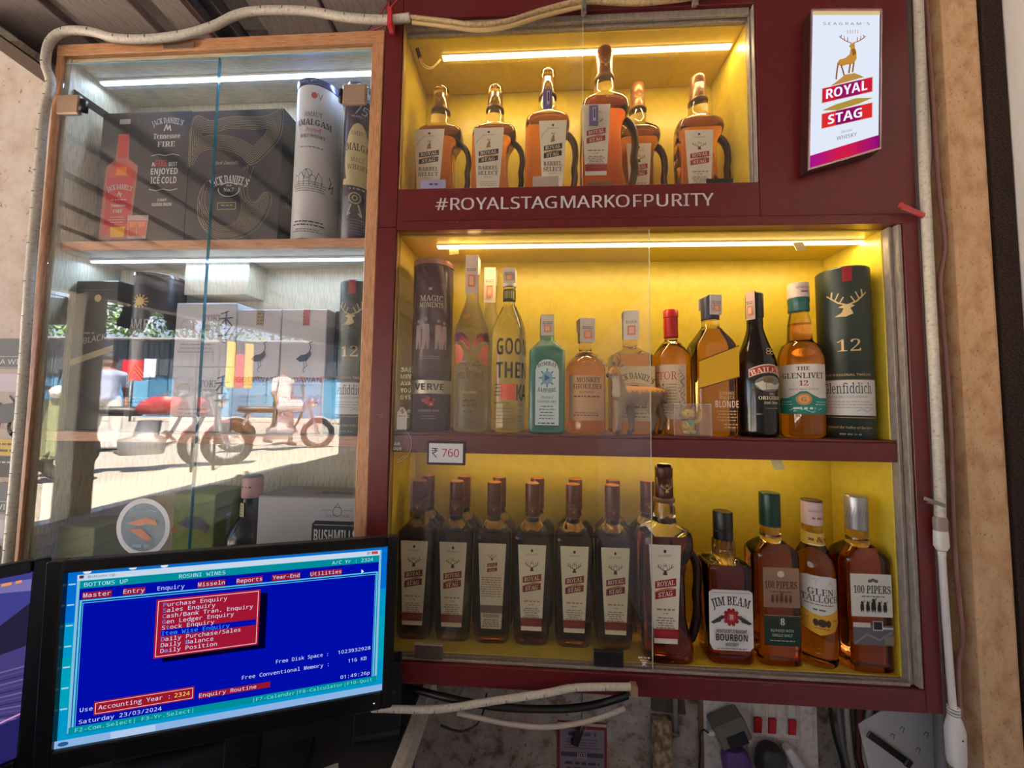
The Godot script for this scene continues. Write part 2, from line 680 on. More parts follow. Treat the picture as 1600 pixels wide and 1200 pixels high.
# ------------------------------------------------------------------ room
func build_shell() -> void:
	struct("floor", b2(V(-2.98, -0.1, -0.8), V(0.95, 0, 3.8)), mat(c8(104, 96, 90), 0.7))
	# wall behind the cabinets, peeling under the maroon one; open above it to the dark roof void
	struct("wall_back", b2(V(-0.9, 0, -0.5), V(0.6, 2.1, -0.155)), m_peel)
	struct("wall_void", b2(V(-2.98, 0.0, -0.8), V(0.749, 2.9, -0.7)), m_peel)
	var pl := ST()
	extrude(pl, PackedVector2Array([Vector2(-2.8, 0), Vector2(-0.89, 0), Vector2(-0.89, 2.022), Vector2(-1.3, 2.305), Vector2(-2.8, 2.305)]), -0.24, -0.02)
	struct("wall_left", pl, m_plaster)
	var rf := ST()
	var d := Vector2(-0.41, 0.283).normalized()
	var nn := Vector2(-d.y, d.x) * -1.0
	var a := Vector2(-0.87, 2.008)
	var e := Vector2(-1.3, 2.305)
	extrude(rf, PackedVector2Array([a, a + nn * 0.022, e + nn * 0.022, e]), -0.25, -0.012)
	struct("trim_1", rf, mat(c8(92, 74, 64), 0.8))
	# roof: dark slab, and worn boards with gaps hung below it
	struct("ceiling", b2(V(-3.0, 2.9, -0.8), V(0.95, 3.0, 3.8)), m_cement)
	var boards := thing("roof_boards", "worn grey boards and a metal channel under the dark roof", "ceiling boards", V(0, 2.22, 0))
	for r in [[-0.93, -0.79, 0.0], [-0.745, -0.685, 0.0], [-0.56, -0.42, 0.0], [-0.415, -0.24, 0.002], [-0.235, -0.06, 0.0], [-0.05, 0.12, 0.003], [0.13, 0.31, 0.0], [0.32, 0.52, 0.002], [0.53, 0.72, 0.0], [-1.14, -0.99, 0.02], [-1.36, -1.2, 0.02], [-1.6, -1.4, 0.02], [-1.85, -1.65, 0.02], [-2.1, -1.9, 0.02], [-2.35, -2.15, 0.02], [-2.6, -2.4, 0.02]]:
		obj("board", b2(V(r[0], r[2], -0.6), V(r[1], r[2] + 0.02, 3.7), 0.002), m_plank, boards)
	obj("edge_strip", b2(V(-0.683, -0.004, -0.6), V(-0.667, 0.02, 3.7), 0.002), mat(c8(92, 64, 54), 0.7), boards)
	var ch := ST()
	box(ch, V(-0.64, 0.012, 1.5), V(0.05, 0.004, 4.2))
	box(ch, V(-0.663, 0.0, 1.5), V(0.004, 0.026, 4.2))
	box(ch, V(-0.617, 0.0, 1.5), V(0.004, 0.026, 4.2))
	obj("metal_channel", ch, mat(c8(142, 142, 150), 0.4, 0.5), boards)
	# right side: tan post, dark strip, white wall
	struct("wall_right", b2(V(0.749, 0, -0.8), V(0.95, 2.9, 3.7)), mat(c8(222, 216, 212), 0.9))
	struct("wall_recess", b2(V(0.601, 0, -0.5), V(0.7489, 2.1, -0.4)), m_peel)
	struct("wall_front", b2(V(-2.3, 0, 3.7), V(0.95, 2.9, 3.8)), mat(c8(206, 198, 190), 0.9))
	# rough dark brown strip filling the gap between post and white wall
	struct("dark_strip_2", b2(V(0.7165, 0, -0.05), V(0.7487, 2.2, -0.002), 0.002), textured(noise_tex(0.06, [[0.0, c8(40, 30, 28)], [0.5, c8(58, 46, 43)], [1.0, c8(78, 64, 58)]], 61), V(8, 8, 8), 0.95, 0.2))
	var post := thing("timber_post", "tan painted timber post with cracked edge beside the maroon cabinet", "post", V(0.684, 0, -0.03))
	obj("shaft", b2(V(-0.029, 0, -0.03), V(0.022, 2.21, 0.03), 0.003), m_tan, post)
	obj("edge_batten", b2(V(0.0225, 0, -0.03), V(0.032, 2.21, 0.024), 0.003), m_tan, post)
	# shop counter and the fascia over the street opening: mirrored in the glass doors
	var ct := thing("shop_counter", "dark worn wooden shop counter along the street opening", "counter", V(-1.45, 0, 1.6))
	var dw := textured(noise_tex(0.02, [[0.0, c8(52, 44, 40)], [0.5, c8(84, 72, 64)], [1.0, c8(120, 108, 98)]], 31, FastNoiseLite.TYPE_SIMPLEX_SMOOTH, 5), V(30, 30, 2), 0.5)
	for k in 4: obj("top_plank", b2(V(-0.28 + k * 0.14, 0.97, -1.35), V(-0.145 + k * 0.14, 1.0, 1.5), 0.004), dw, ct)
	obj("front_panel", b2(V(-0.27, 0, -1.3), V(-0.24, 0.969, 1.45)), dw, ct)
	obj("rear_panel", b2(V(0.2, 0, -1.3), V(0.23, 0.969, 1.45)), dw, ct)
	var fa := ST()
	extrude(fa, PackedVector2Array([Vector2(-2.95, -1.0), Vector2(-2.85, -1.0), Vector2(-2.12, -3.75), Vector2(-2.22, -3.75)]), 2.1, 2.9)
	var fo := struct("beam_fascia", fa, m_cement)
	fo.rotation.x = -PI / 2
	struct("beam_lintel", b2(V(-2.98, 2.1, -0.8), V(-2.84, 2.9, 1.02)), m_cement)
	var wp := thing("wooden_post", "pale wooden post at the street opening of the shop", "post", V(-2.74, 0, 1.62))
	obj("shaft", b2(V(-0.06, 0.0, -0.06), V(0.06, 2.12, 0.06), 0.006), m_pale, wp)

# ------------------------------------------------------------------ lights in the cabinets
func led(called: String, label: String, at: Vector3, length: float, col: Color, energy: float, w := 0.009) -> void:
	var t := thing(called, label, "light", at)
	var strip := obj("strip_body", bx(V(0, 0.0025, 0), V(length, 0.004, w + 0.002), 0.0005), m_white, t)
	obj("led_tube", bx(V(0, -0.0015, 0), V(length - 0.004, 0.003, w), 0.001), glow(col, 6.0), t)
	var l := AreaLight3D.new()
	l.name = "led_area_light"
	t.add_child(l)
	l.area_size = Vector2(length - 0.004, w)
	l.position = V(0, -0.0036, 0)
	l.rotation.x = -PI / 2
	l.light_color = col
	l.light_energy = energy
	l.area_range = 5.0
	l.shadow_enabled = true

# ------------------------------------------------------------------ the maroon cabinet
func build_maroon_cabinet() -> void:
	var t := thing("display_cabinet", "maroon wall cabinet with two lit yellow display compartments and white lettering", "cabinet", V(0, 1.0, 0))
	var y0 := 1.0
	var P := func(n, a: Vector3, b: Vector3, m, bev := 0.001):
		a.y -= y0; b.y -= y0
		return obj(n, b2(a, b, bev), m, t)
	# front frame
	P.call("left_stile", V(-0.2665, 1.75, -0.02), V(-0.235, 2.17, 0.0), m_maroon)
	P.call("lower_left_stile", V(-0.2675, 1.0105, -0.02), V(-0.2345, 1.748, 0.003), m_maroon)
	P.call("top_rail", V(-0.2345, 2.126, -0.02), V(0.3625, 2.17, 0.0), m_maroon)
	P.call("lettered_rail", V(-0.2345, 1.7595, -0.02), V(0.3625, 1.817, 0.0), m_maroon)
	P.call("sign_panel", V(0.363, 1.7595, -0.02), V(0.6, 2.17, 0.0), m_maroon)
	P.call("lower_top_rail", V(-0.234, 1.744, -0.02), V(0.5765, 1.759, 0.0025), m_maroon)
	P.call("right_stile", V(0.577, 1.0105, -0.02), V(0.6, 1.759, 0.001), m_maroon)
	P.call("bottom_rail", V(-0.234, 1.0105, -0.02), V(0.5765, 1.0425, 0.001), m_maroon)
	# lower carcass
	P.call("back_panel", V(-0.26, 1.02, -0.152), V(0.59, 1.758, -0.142), m_yellow)
	P.call("side_panel", V(-0.25, 1.03, -0.1415), V(-0.2345, 1.745, -0.0205), m_yellow)
	P.call("side_panel", V(0.563, 1.03, -0.1415), V(0.58, 1.745, -0.0205), m_yellow)
	P.call("ceiling_panel", V(-0.234, 1.742, -0.1415), V(0.5625, 1.757, -0.0205), m_yellow)
	P.call("floor_panel", V(-0.234, 1.03, -0.1415), V(0.5625, 1.047, -0.0205), m_yellow)
	P.call("shelf_board", V(-0.234, 1.372, -0.1415), V(0.5625, 1.4, -0.0215), m_yellow)
	P.call("shelf_top", V(-0.234, 1.4002, -0.1415), V(0.5625, 1.4045, -0.0095), m_maroon)
	P.call("shelf_edge", V(-0.234, 1.3705, -0.0212), V(0.5625, 1.4, -0.0095), m_maroon)
	# upper carcass
	P.call("back_panel", V(-0.26, 1.79, -0.152), V(0.38, 2.15, -0.142), m_yellow)
	P.call("side_panel", V(-0.25, 1.8, -0.1415), V(-0.2345, 2.115, -0.0205), m_yellow)
	P.call("side_panel", V(0.3575, 1.8, -0.1415), V(0.372, 2.115, -0.0205), m_yellow)
	P.call("ceiling_panel", V(-0.234, 2.108, -0.1415), V(0.357, 2.122, -0.0205), m_yellow)
	P.call("floor_panel", V(-0.234, 1.79, -0.1415), V(0.357, 1.806, -0.0205), m_yellow)
	# glass tracks: worn wooden and metal slips
	for k in 2:
		P.call("track_slip", V(0.5632 + k * 0.0066, 1.0435, -0.0195 + k * 0.006), V(0.5692 + k * 0.0066, 1.7435, -0.008 + k * 0.008), m_alu)
		P.call("track_slip", V(-0.234, 1.0428, -0.0195 + k * 0.0085), V(0.562, 1.0475, -0.013 + k * 0.0085), m_alu)
		P.call("track_slip", V(-0.234, 2.1085 + k * 0.004, -0.0195 + k * 0.008), V(0.3565, 2.1255, -0.0135 + k * 0.008), m_alu)
		P.call("track_slip", V(0.3568 + k * 0.0027, 1.8175, -0.0195 + k * 0.008), V(0.3592 + k * 0.0027, 2.1255, -0.009 + k * 0.008), m_alu)
	P.call("brass_slip", V(-0.2342, 1.8175, -0.012), V(-0.2315, 2.12, -0.001), mat(c8(196, 158, 92), 0.4, 0.3))
	P.call("brass_slip", V(-0.2342, 1.0475, -0.012), V(-0.2325, 1.7435, -0.001), mat(c8(170, 140, 84), 0.4, 0.3))
	# sliding glass
	var pl = P.call("glass_pane", V(-0.2310, 1.818, -0.0078), V(0.0785, 2.1235, -0.0042), m_dusty, 0.0)
	P.call("glass_pane", V(0.0535, 1.818, -0.0140), V(0.3565, 2.1235, -0.0104), m_dusty, 0.0)
	P.call("glass_pane", V(-0.2320, 1.0480, -0.0078), V(0.1875, 1.7430, -0.0042), m_dusty, 0.0)
	P.call("glass_edge", V(0.1878, 1.0480, -0.0078), V(0.1884, 1.7430, -0.0042), mat(c8(200, 204, 180), 0.2), 0.0)
	P.call("glass_edge", V(0.0788, 1.818, -0.0078), V(0.0793, 2.1235, -0.0042), mat(c8(226, 222, 180), 0.2), 0.0)
	# lettering
	begin(1.0, Vector2(0, -y0))
	player = 1
	txt("#ROYALSTAGMARKOFPURITY", 0.0602, 1.7785, 0.0205, c8(206, 200, 198), "s", {"w": 0.4575})
	txt("#ROYALSTAGMARKOFPURITY", 0.0608, 1.7785, 0.0205, c8(206, 200, 198), "s", {"w": 0.4575})
	obj("lettering", print_mesh({"k": "flat", "z": 0.0002}, 0, 99), ink, t)
	# scuffs where the maroon film has chipped
	for r in [[-0.252, 1.757, 0.006, 0.0014], [-0.259, 1.747, 0.008, 0.0016], [-0.13, 1.7555, 0.004, 0.0012], [-0.252, 1.432, 0.012, 0.001], [-0.25, 1.4285, 0.007, 0.0009], [0.43, 1.96, 0.001, 0.002], [0.425, 1.90, 0.0012, 0.0012], [0.375, 1.99, 0.001, 0.0014], [0.20, 1.041, 0.016, 0.0008], [0.35, 1.0405, 0.022, 0.0008]]:
		begin(1.0, Vector2(0, -y0))
		poly([Vector2(r[0] - r[2] / 2, r[1] - r[3] / 2), Vector2(r[0] + r[2] * 0.3, r[1] - r[3] * 0.3), Vector2(r[0] + r[2] / 2, r[1] + r[3] / 2), Vector2(r[0], r[1] + r[3] * 0.1)], c8(176, 128, 122))
		obj("scuff", print_mesh({"k": "flat", "z": 0.0028}, 0, 99), ink, t)
	led("led_strip", "warm glowing strip light under the top board of the upper compartment", V(0.087, 2.1058, -0.055), 0.532, Color(1.0, 0.88, 0.62), LED_WARM * 0.8)
	led("led_strip", "warm glowing strip light above the row of assorted spirit bottles", V(0.2, 1.7395, -0.055), 0.76, Color(1.0, 0.88, 0.62), LED_WARM)
	led("led_strip", "warm glowing strip light under the maroon shelf", V(0.17, 1.3695, -0.085), 0.7, Color(1.0, 0.88, 0.62), LED_WARM * 0.14)
	# light box sign
	var s := thing("light_box_sign", "glowing white sign with a golden deer, red banners and a slanted lower edge", "sign", V(0.4852, 1.9618, 0.0005))
	s.rotation.z = -0.0506   # hangs a little askew
	var A := [Vector2(-0.0535, -0.1425), Vector2(0.0535, -0.1053), Vector2(0.0535, 0.125), Vector2(-0.0535, 0.125)]
	obj("case", ext(A, 0.0, 0.0165), mat(c8(58, 30, 30), 0.35), s)
	var fr := ST()
	for i in 4:
		var a: Vector2 = A[i]
		var b: Vector2 = A[(i + 1) % 4]
		var cc := Vector2(0, 0.0)
		extrude(fr, PackedVector2Array([a, b, b.lerp(cc, 0.024), a.lerp(cc, 0.024)]), 0.0167, 0.019)
	obj("rim", fr, mat(c8(210, 170, 170), 0.25, 0.6), s)
	begin(1.0, Vector2(0, -0.0095), 0.975)
	var face_col := c8(226, 234, 250)
	poly([Vector2(-0.052, -0.1305), Vector2(0.052, -0.0945), Vector2(0.052, 0.132), Vector2(-0.052, 0.132)], face_col)
	var ends := [c8(168, 22, 140), c8(206, 32, 74), c8(150, 20, 120)]
	for i in 16:
		var f := i / 15.0
		var x0 := -0.052 + 0.0065 * i
		var yb := -0.1305 + 0.00225 * i
		var cc: Color = ends[0].lerp(ends[1], minf(1.0, f * 2.4)) if f < 0.5 else ends[1].lerp(ends[2], maxf(0.0, f * 2.4 - 1.4))
		poly([Vector2(x0, yb), Vector2(0.052, -0.0945), Vector2(0.052, -0.0725), Vector2(x0, yb + 0.022)], cc)
	rect(-0.052, 0.125, 0.052, 0.132, c8(214, 190, 140))
	txt("S E A G R A M ' S", 0.0, 0.108, 0.0046, c8(110, 116, 130), "s", {"w": 0.072})
	deer_art(0.001, 0.026, 0.00092)
	var K := func(y, c1, c2):
		poly([Vector2(-0.037, y), Vector2(0.041, y + 0.0205), Vector2(0.041, y + 0.0455), Vector2(-0.037, y + 0.025)], c8(216, 186, 150))
		poly([Vector2(-0.036, y + 0.0012), Vector2(0.04, y + 0.0212), Vector2(0.04, y + 0.0445), Vector2(-0.036, y + 0.0245)], c1)
		poly([Vector2(-0.015, y + 0.0067), Vector2(0.022, y + 0.0165), Vector2(0.022, y + 0.0398), Vector2(-0.015, y + 0.0300)], c2)
	K.call(-0.024, c8(206, 30, 60), c8(150, 22, 96))
	K.call(-0.066, c8(220, 44, 52), c8(140, 20, 100))
	txt("ROYAL", 0.001, -0.0085, 0.0155, c8(250, 246, 255), "S", {"w": 0.063, "rise": 0.263})
	txt("STAG", -0.001, -0.0515, 0.0150, c8(250, 246, 255), "S", {"w": 0.052, "rise": 0.263})
	poly([Vector2(-0.036, -0.0355), Vector2(-0.012, -0.0345), Vector2(0.02, -0.0235), Vector2(0.041, -0.0135), Vector2(0.016, -0.0145), Vector2(-0.016, -0.0255)], c8(176, 146, 58))
	txt("DELUXE", 0.002, -0.070, 0.0035, c8(120, 120, 130), "s", {"rise": 0.25})
	txt("WHISKY", 0.002, -0.080, 0.0062, c8(110, 110, 118), "s", {"rise": 0.25})
	var scr := obj("sign_display", print_mesh({"k": "flat", "z": 0.0168}, 0, 0), ink_lit, s)
	obj("sign_display_print", print_mesh({"k": "flat", "z": 0.0168}, 1, 999), ink_lit, s)
	var al := AreaLight3D.new()
	al.name = "sign_area_light"
	s.add_child(al)
	al.area_size = Vector2(0.098, 0.21)
	al.position = V(0, 0.002, 0.0215)
	al.rotation.y = PI
	al.light_color = Color(0.9, 0.94, 1.0)
	al.light_energy = 0.0004
	al.shadow_enabled = true

func deer_art(x, y, k) -> void:
	var g1 := c8(196, 140, 60)
	var g2 := c8(150, 92, 34)
	# rock
	poly([Vector2(x - 26 * k, y - 22 * k), Vector2(x + 30 * k, y - 5 * k), Vector2(x + 14 * k, y + 2 * k), Vector2(x - 2 * k, y - 1 * k), Vector2(x - 14 * k, y - 12 * k)], c8(190, 140, 70))
	# body
	poly([Vector2(x - 16 * k, y + 18 * k), Vector2(x - 12 * k, y + 26 * k), Vector2(x - 2 * k, y + 29 * k), Vector2(x + 5 * k, y + 36 * k), Vector2(x + 7 * k, y + 47 * k), Vector2(x + 12 * k, y + 50 * k), Vector2(x + 16 * k, y + 42 * k), Vector2(x + 17 * k, y + 28 * k), Vector2(x + 12 * k, y + 19 * k), Vector2(x, y + 17 * k), Vector2(x - 8 * k, y + 14 * k)], g1)
	# head
	poly([Vector2(x + 4 * k, y + 50 * k), Vector2(x + 7 * k, y + 56 * k), Vector2(x + 13 * k, y + 56 * k), Vector2(x + 14 * k, y + 48 * k), Vector2(x + 9 * k, y + 44 * k)], g1)
	poly([Vector2(x + 8 * k, y + 46 * k), Vector2(x + 14 * k, y + 46 * k), Vector2(x + 16 * k, y + 36 * k), Vector2(x + 10 * k, y + 33 * k)], g2)
	for l in [[-14, 18, -16, 4], [-16, 4, -17, -9], [-9, 16, -6, 6], [-6, 6, -4, -2], [6, 18, 4, 2], [12, 20, 10, 4]]:
		line([Vector2(x + l[0] * k, y + l[1] * k), Vector2(x + l[2] * k, y + l[3] * k)], 2.6 * k, g2)
	for s in [-1, 1]:
		line([Vector2(x + (9 + s * 2) * k, y + 56 * k), Vector2(x + (9 + s * 12) * k, y + 60 * k), Vector2(x + (9 + s * 20) * k, y + 66 * k), Vector2(x + (9 + s * 18) * k, y + 70 * k)], 1.5 * k, g2)
		for q in [[8, 58, 8, 66], [13, 61, 14, 68], [17, 63, 22, 68]]:
			line([Vector2(x + (9 + s * q[0]) * k, y + q[1] * k), Vector2(x + (9 + s * q[2]) * k, y + q[3] * k)], 1.2 * k, g2)
	for i in 5:
		line([Vector2(x + (1 + i * 4) * k, y + 73 * k), Vector2(x + (0 + i * 4.4) * k, y + 79 * k)], 1.0 * k, g1)

# ------------------------------------------------------------------ the wooden cabinet
func build_wood_cabinet() -> void:
	var t := thing("wooden_cabinet", "light wood wall cabinet with glass doors and cool white strip lights", "cabinet", V(-0.578, 1.03, 0))
	var P := func(n, a: Vector3, b: Vector3, m, bev := 0.001):
		var o := V(-0.578, 1.03, 0)
		return obj(n, b2(a - o, b - o, bev), m, t)
	P.call("top_board", V(-0.888, 2.085, -0.118), V(-0.2675, 2.107, 0.001), m_wood)
	P.call("bottom_board", V(-0.888, 1.04, -0.118), V(-0.2675, 1.062, 0.001), m_wood)
	P.call("front_edging", V(-0.888, 1.0625, -0.004), V(-0.8745, 2.0845, 0.001), m_wood_up)
	P.call("front_edging", V(-0.289, 1.0625, -0.004), V(-0.268, 2.0845, 0.001), m_wood_up)
	P.call("side_board", V(-0.888, 1.0625, -0.118), V(-0.8655, 2.0845, -0.0045), m_pale)
	P.call("side_board", V(-0.292, 1.0625, -0.118), V(-0.268, 2.0845, -0.0045), m_pale)
	P.call("back_panel", V(-0.8653, 1.0625, -0.122), V(-0.2922, 2.0845, -0.112), m_pale)
	P.call("lining", V(-0.865, 2.078, -0.1115), V(-0.2925, 2.0845, -0.006), m_pale_h)
	for s in [[1.722, 1.7386], [1.377, 1.394]]:
		P.call("shelf", V(-0.865, s[0], -0.1115), V(-0.2925, s[1], -0.0165), m_pale_h)
		P.call("shelf_edging", V(-0.865, s[0] - 0.0004, -0.0162), V(-0.2925, s[1], -0.0125), m_wood)
	# wooden blocks on the back wall
	P.call("back_block", V(-0.676, 1.655, -0.1115), V(-0.548, 1.7205, -0.066), m_pale)
	P.call("back_batten", V(-0.82, 2.02, -0.1115), V(-0.58, 2.033, -0.098), m_pale)
	led("led_strip", "cool white strip light under the top board of the wooden cabinet", V(-0.578, 2.0735, -0.047), 0.56, Color(0.72, 0.84, 1.0), LED_COOL, 0.008)
	led("led_strip", "cool white strip light under the upper shelf of the wooden cabinet", V(-0.578, 1.7175, -0.054), 0.56, Color(0.72, 0.84, 1.0), LED_COOL * 0.9, 0.006)
	# glass doors with edge hinges; the first hangs a little out of line, so the street doubles in them
	for k in 2:
		var d := thing("glass_door", ["frameless glass door hung on the outer side of the wooden cabinet", "frameless glass door of the wooden cabinet beside the maroon frame"][k], "door", V(-0.8705 if k == 0 else -0.2925, 1.07, -0.0018), "", deg_to_rad(1.2) if k == 0 else 0.0)
		var s := 1.0 if k == 0 else -1.0
		var w := 0.294 if k == 0 else 0.2785
		obj("glass_pane", bx(V(s * w / 2, 0.5, 0), V(w, 1.0, 0.0036)), m_glassdoor, d)
		obj("glass_edge", bx(V(s * (w + 0.0006), 0.5, 0), V(0.0009, 1.0, 0.0036)), mat(c8(36, 116, 132), 0.15), d)
		obj("glass_edge", bx(V(s * w / 2, 1.0006, 0), V(w, 0.0008, 0.0036)), mat(c8(170, 205, 215), 0.15), d)
		for yy in [0.915, 0.07]:
			var h := obj("hinge", bx(V(s * 0.022, yy, 0.0062), V(0.042, 0.037, 0.008), 0.002), mat(c8(176, 148, 128), 0.35, 0.3), d)
			obj("hinge_pin", lathe([[0.002, -0.012], [0.006, -0.010], [0.006, 0.010], [0.002, 0.012]], 12, s * 0.046, 0.004), m_black, h).position.y = yy
	var tp := thing("tape_piece", "grey strip of tape on the top board of the wooden cabinet", "tape", V(-0.649, 2.0937, 0.0012))
	obj("strip", bx(V(0, 0, 0.0004), V(0.058, 0.009, 0.0008), 0.0002), mat(c8(118, 92, 78), 0.5), tp)
	obj("curled_end", bx(V(0.031, 0, 0.0016), V(0.006, 0.009, 0.0006), 0.0001, Basis(Vector3.UP, -0.5)), mat(c8(96, 74, 62), 0.5), tp)

# ------------------------------------------------------------------ bottles
# w, d: body width and depth; n: squareness; hs: where the shoulder starts; he: where the neck starts; rn: neck radius; hn: neck top; st: "round", "slope"
func bottle_rings(w, d, n, hs, he, rn, hn, st := "round", rn2 := 0.0) -> Array:
	var a: float = w / 2.0
	var b: float = d / 2.0
	var out := [[0.0, -a + 0.005, a - 0.005, b - 0.005, n], [0.0012, -a + 0.002, a - 0.002, b - 0.002, n], [0.004, -a + 0.0004, a - 0.0004, b - 0.0004, n], [0.009, -a, a, b, n], [hs * 0.5, -a, a, b, n], [hs, -a, a, b, n]]
	var k := 9
	for i in range(1, k + 1):
		var f := float(i) / k
		var e := cos(f * PI / 2.0) if st == "round" else (1.0 - smoothstep(0.0, 1.0, f) * 0.35 - f * 0.65)
		out.append([hs + (he - hs) * f, -lerpf(rn, a, e), lerpf(rn, a, e), lerpf(rn, b, e), lerpf(2.0, n, minf(1.0, e * 1.4))])
	var r2: float = rn2 if rn2 > 0.0 else rn
	out.append([(he + hn) / 2.0, -(rn + r2) / 2.0, (rn + r2) / 2.0, (rn + r2) / 2.0, 2.0])
	out.append([hn, -r2, r2, r2, 2.0])
	return out

func cut_rings(rings: Array, y: float) -> Array:
	var lo := []
	var hi := []
	for i in rings.size():
		var r: Array = rings[i]
		if r[0] <= y: lo.append(r)
		else:
			if hi.is_empty() and i > 0:
				var p: Array = rings[i - 1]
				var f: float = (y - p[0]) / (r[0] - p[0])
				var m := []
				for k in 5: m.append(lerpf(p[k], r[k], f))
				var m2 := m.duplicate()
				m2[0] += 0.0004
				lo.append(m)
				hi.append(m2)
			hi.append(r)
	return [lo, hi]

func glass_parts(t: Node3D, rings: Array, fill: float, liquid: Material, clear: Material, segs := 36) -> void:
	var c := cut_rings(rings, fill)
	obj("filled_body", lofted(c[0], segs), liquid, t)
	if c[1].size() > 1: obj("neck_glass", lofted(c[1], segs), clear, t)

func cap(t: Node3D, r: float, y0: float, y1: float, m: Material, called := "cap", ribs := false) -> MeshInstance3D:
	var o := obj(called, lathe([[r * 0.94, y0], [r, y0 + 0.001, true], [r, y0 + (y1 - y0) * 0.42], [r * 1.0, y1 - 0.0025], [r * 0.96, y1 - 0.0006], [r * 0.86, y1]], 28), m, t)
	return o

func band(t: Node3D, r: float, y0: float, y1: float, m: Material, called := "neck_band") -> MeshInstance3D:
	return obj(called, lathe([[r, y0], [r + 0.0004, y0 + 0.0004, true], [r + 0.0004, y1 - 0.0004, true], [r, y1]], 28), m, t)

# paper duty strip bent over the cap
func strip_tag(t: Node3D, r: float, top: float, w: float, y0: float, col: Color, turn := 0.0, back := 0.02) -> void:
	var s := Node3D.new()
	s.name = "paper_strip"
	t.add_child(s, true)
	s.rotation.y = turn
	var st := ST()
	box(st, V(0, top + 0.0008, 0), V(w, 0.0006, r * 2 + 0.004))
	box(st, V(0, (top + y0) / 2, r + 0.0018), V(w, top - y0 + 0.001, 0.0006), 0.0, Basis(Vector3.RIGHT, 0.015))
	box(st, V(0, top - back / 2, -r - 0.0018), V(w, back, 0.0006))
	obj("strip_paper", st, mat(col, 0.7), s)
	begin(0.001)
	player = 1
	fine(-w * 420, w * 420, y0 * 1000 + (top - y0) * 620, 2, 3.0, 1.2, c8(70, 66, 64), 5)
	rect(-w * 260, y0 * 1000 + (top - y0) * 150, w * 260, y0 * 1000 + (top - y0) * 480, c8(214, 118, 84))
	rect(-w * 170, y0 * 1000 + (top - y0) * 200, w * 170, y0 * 1000 + (top - y0) * 430, c8(226, 176, 150))
	obj("strip_print", print_mesh({"k": "flat", "z": r + 0.0046}, 0, 99, 0.0), ink, s)

# stag's head in lines, centred at x, top of the antlers at y + 42
func stag(x, y, k, col: Color) -> void:
	poly([Vector2(x - 9 * k, y - 2 * k), Vector2(x - 5 * k, y + 12 * k), Vector2(x - 8 * k, y + 17 * k), Vector2(x, y + 15 * k), Vector2(x + 8 * k, y + 17 * k), Vector2(x + 5 * k, y + 12 * k), Vector2(x + 9 * k, y - 2 * k)], col)
	for s in [-1, 1]:
		line([Vector2(x + s * 3 * k, y + 15 * k), Vector2(x + s * 14 * k, y + 19 * k), Vector2(x + s * 24 * k, y + 26 * k), Vector2(x + s * 28 * k, y + 40 * k)], 2.6 * k, col)
		for q in [[10, 17, 8, 30], [17, 21, 17, 36], [23, 25, 34, 32]]:
			line([Vector2(x + s * q[0] * k, y + q[1] * k), Vector2(x + s * q[2] * k, y + q[3] * k)], 2.0 * k, col)
	for q in [[-7, 41], [0, 44], [7, 41]]:
		line([Vector2(x + q[0] * 0.6 * k, y + 33 * k), Vector2(x + q[0] * k, y + q[1] * k)], 1.8 * k, col)
	line([Vector2(x - 6 * k, y + 33 * k), Vector2(x + 6 * k, y + 33 * k)], 2.2 * k, col)

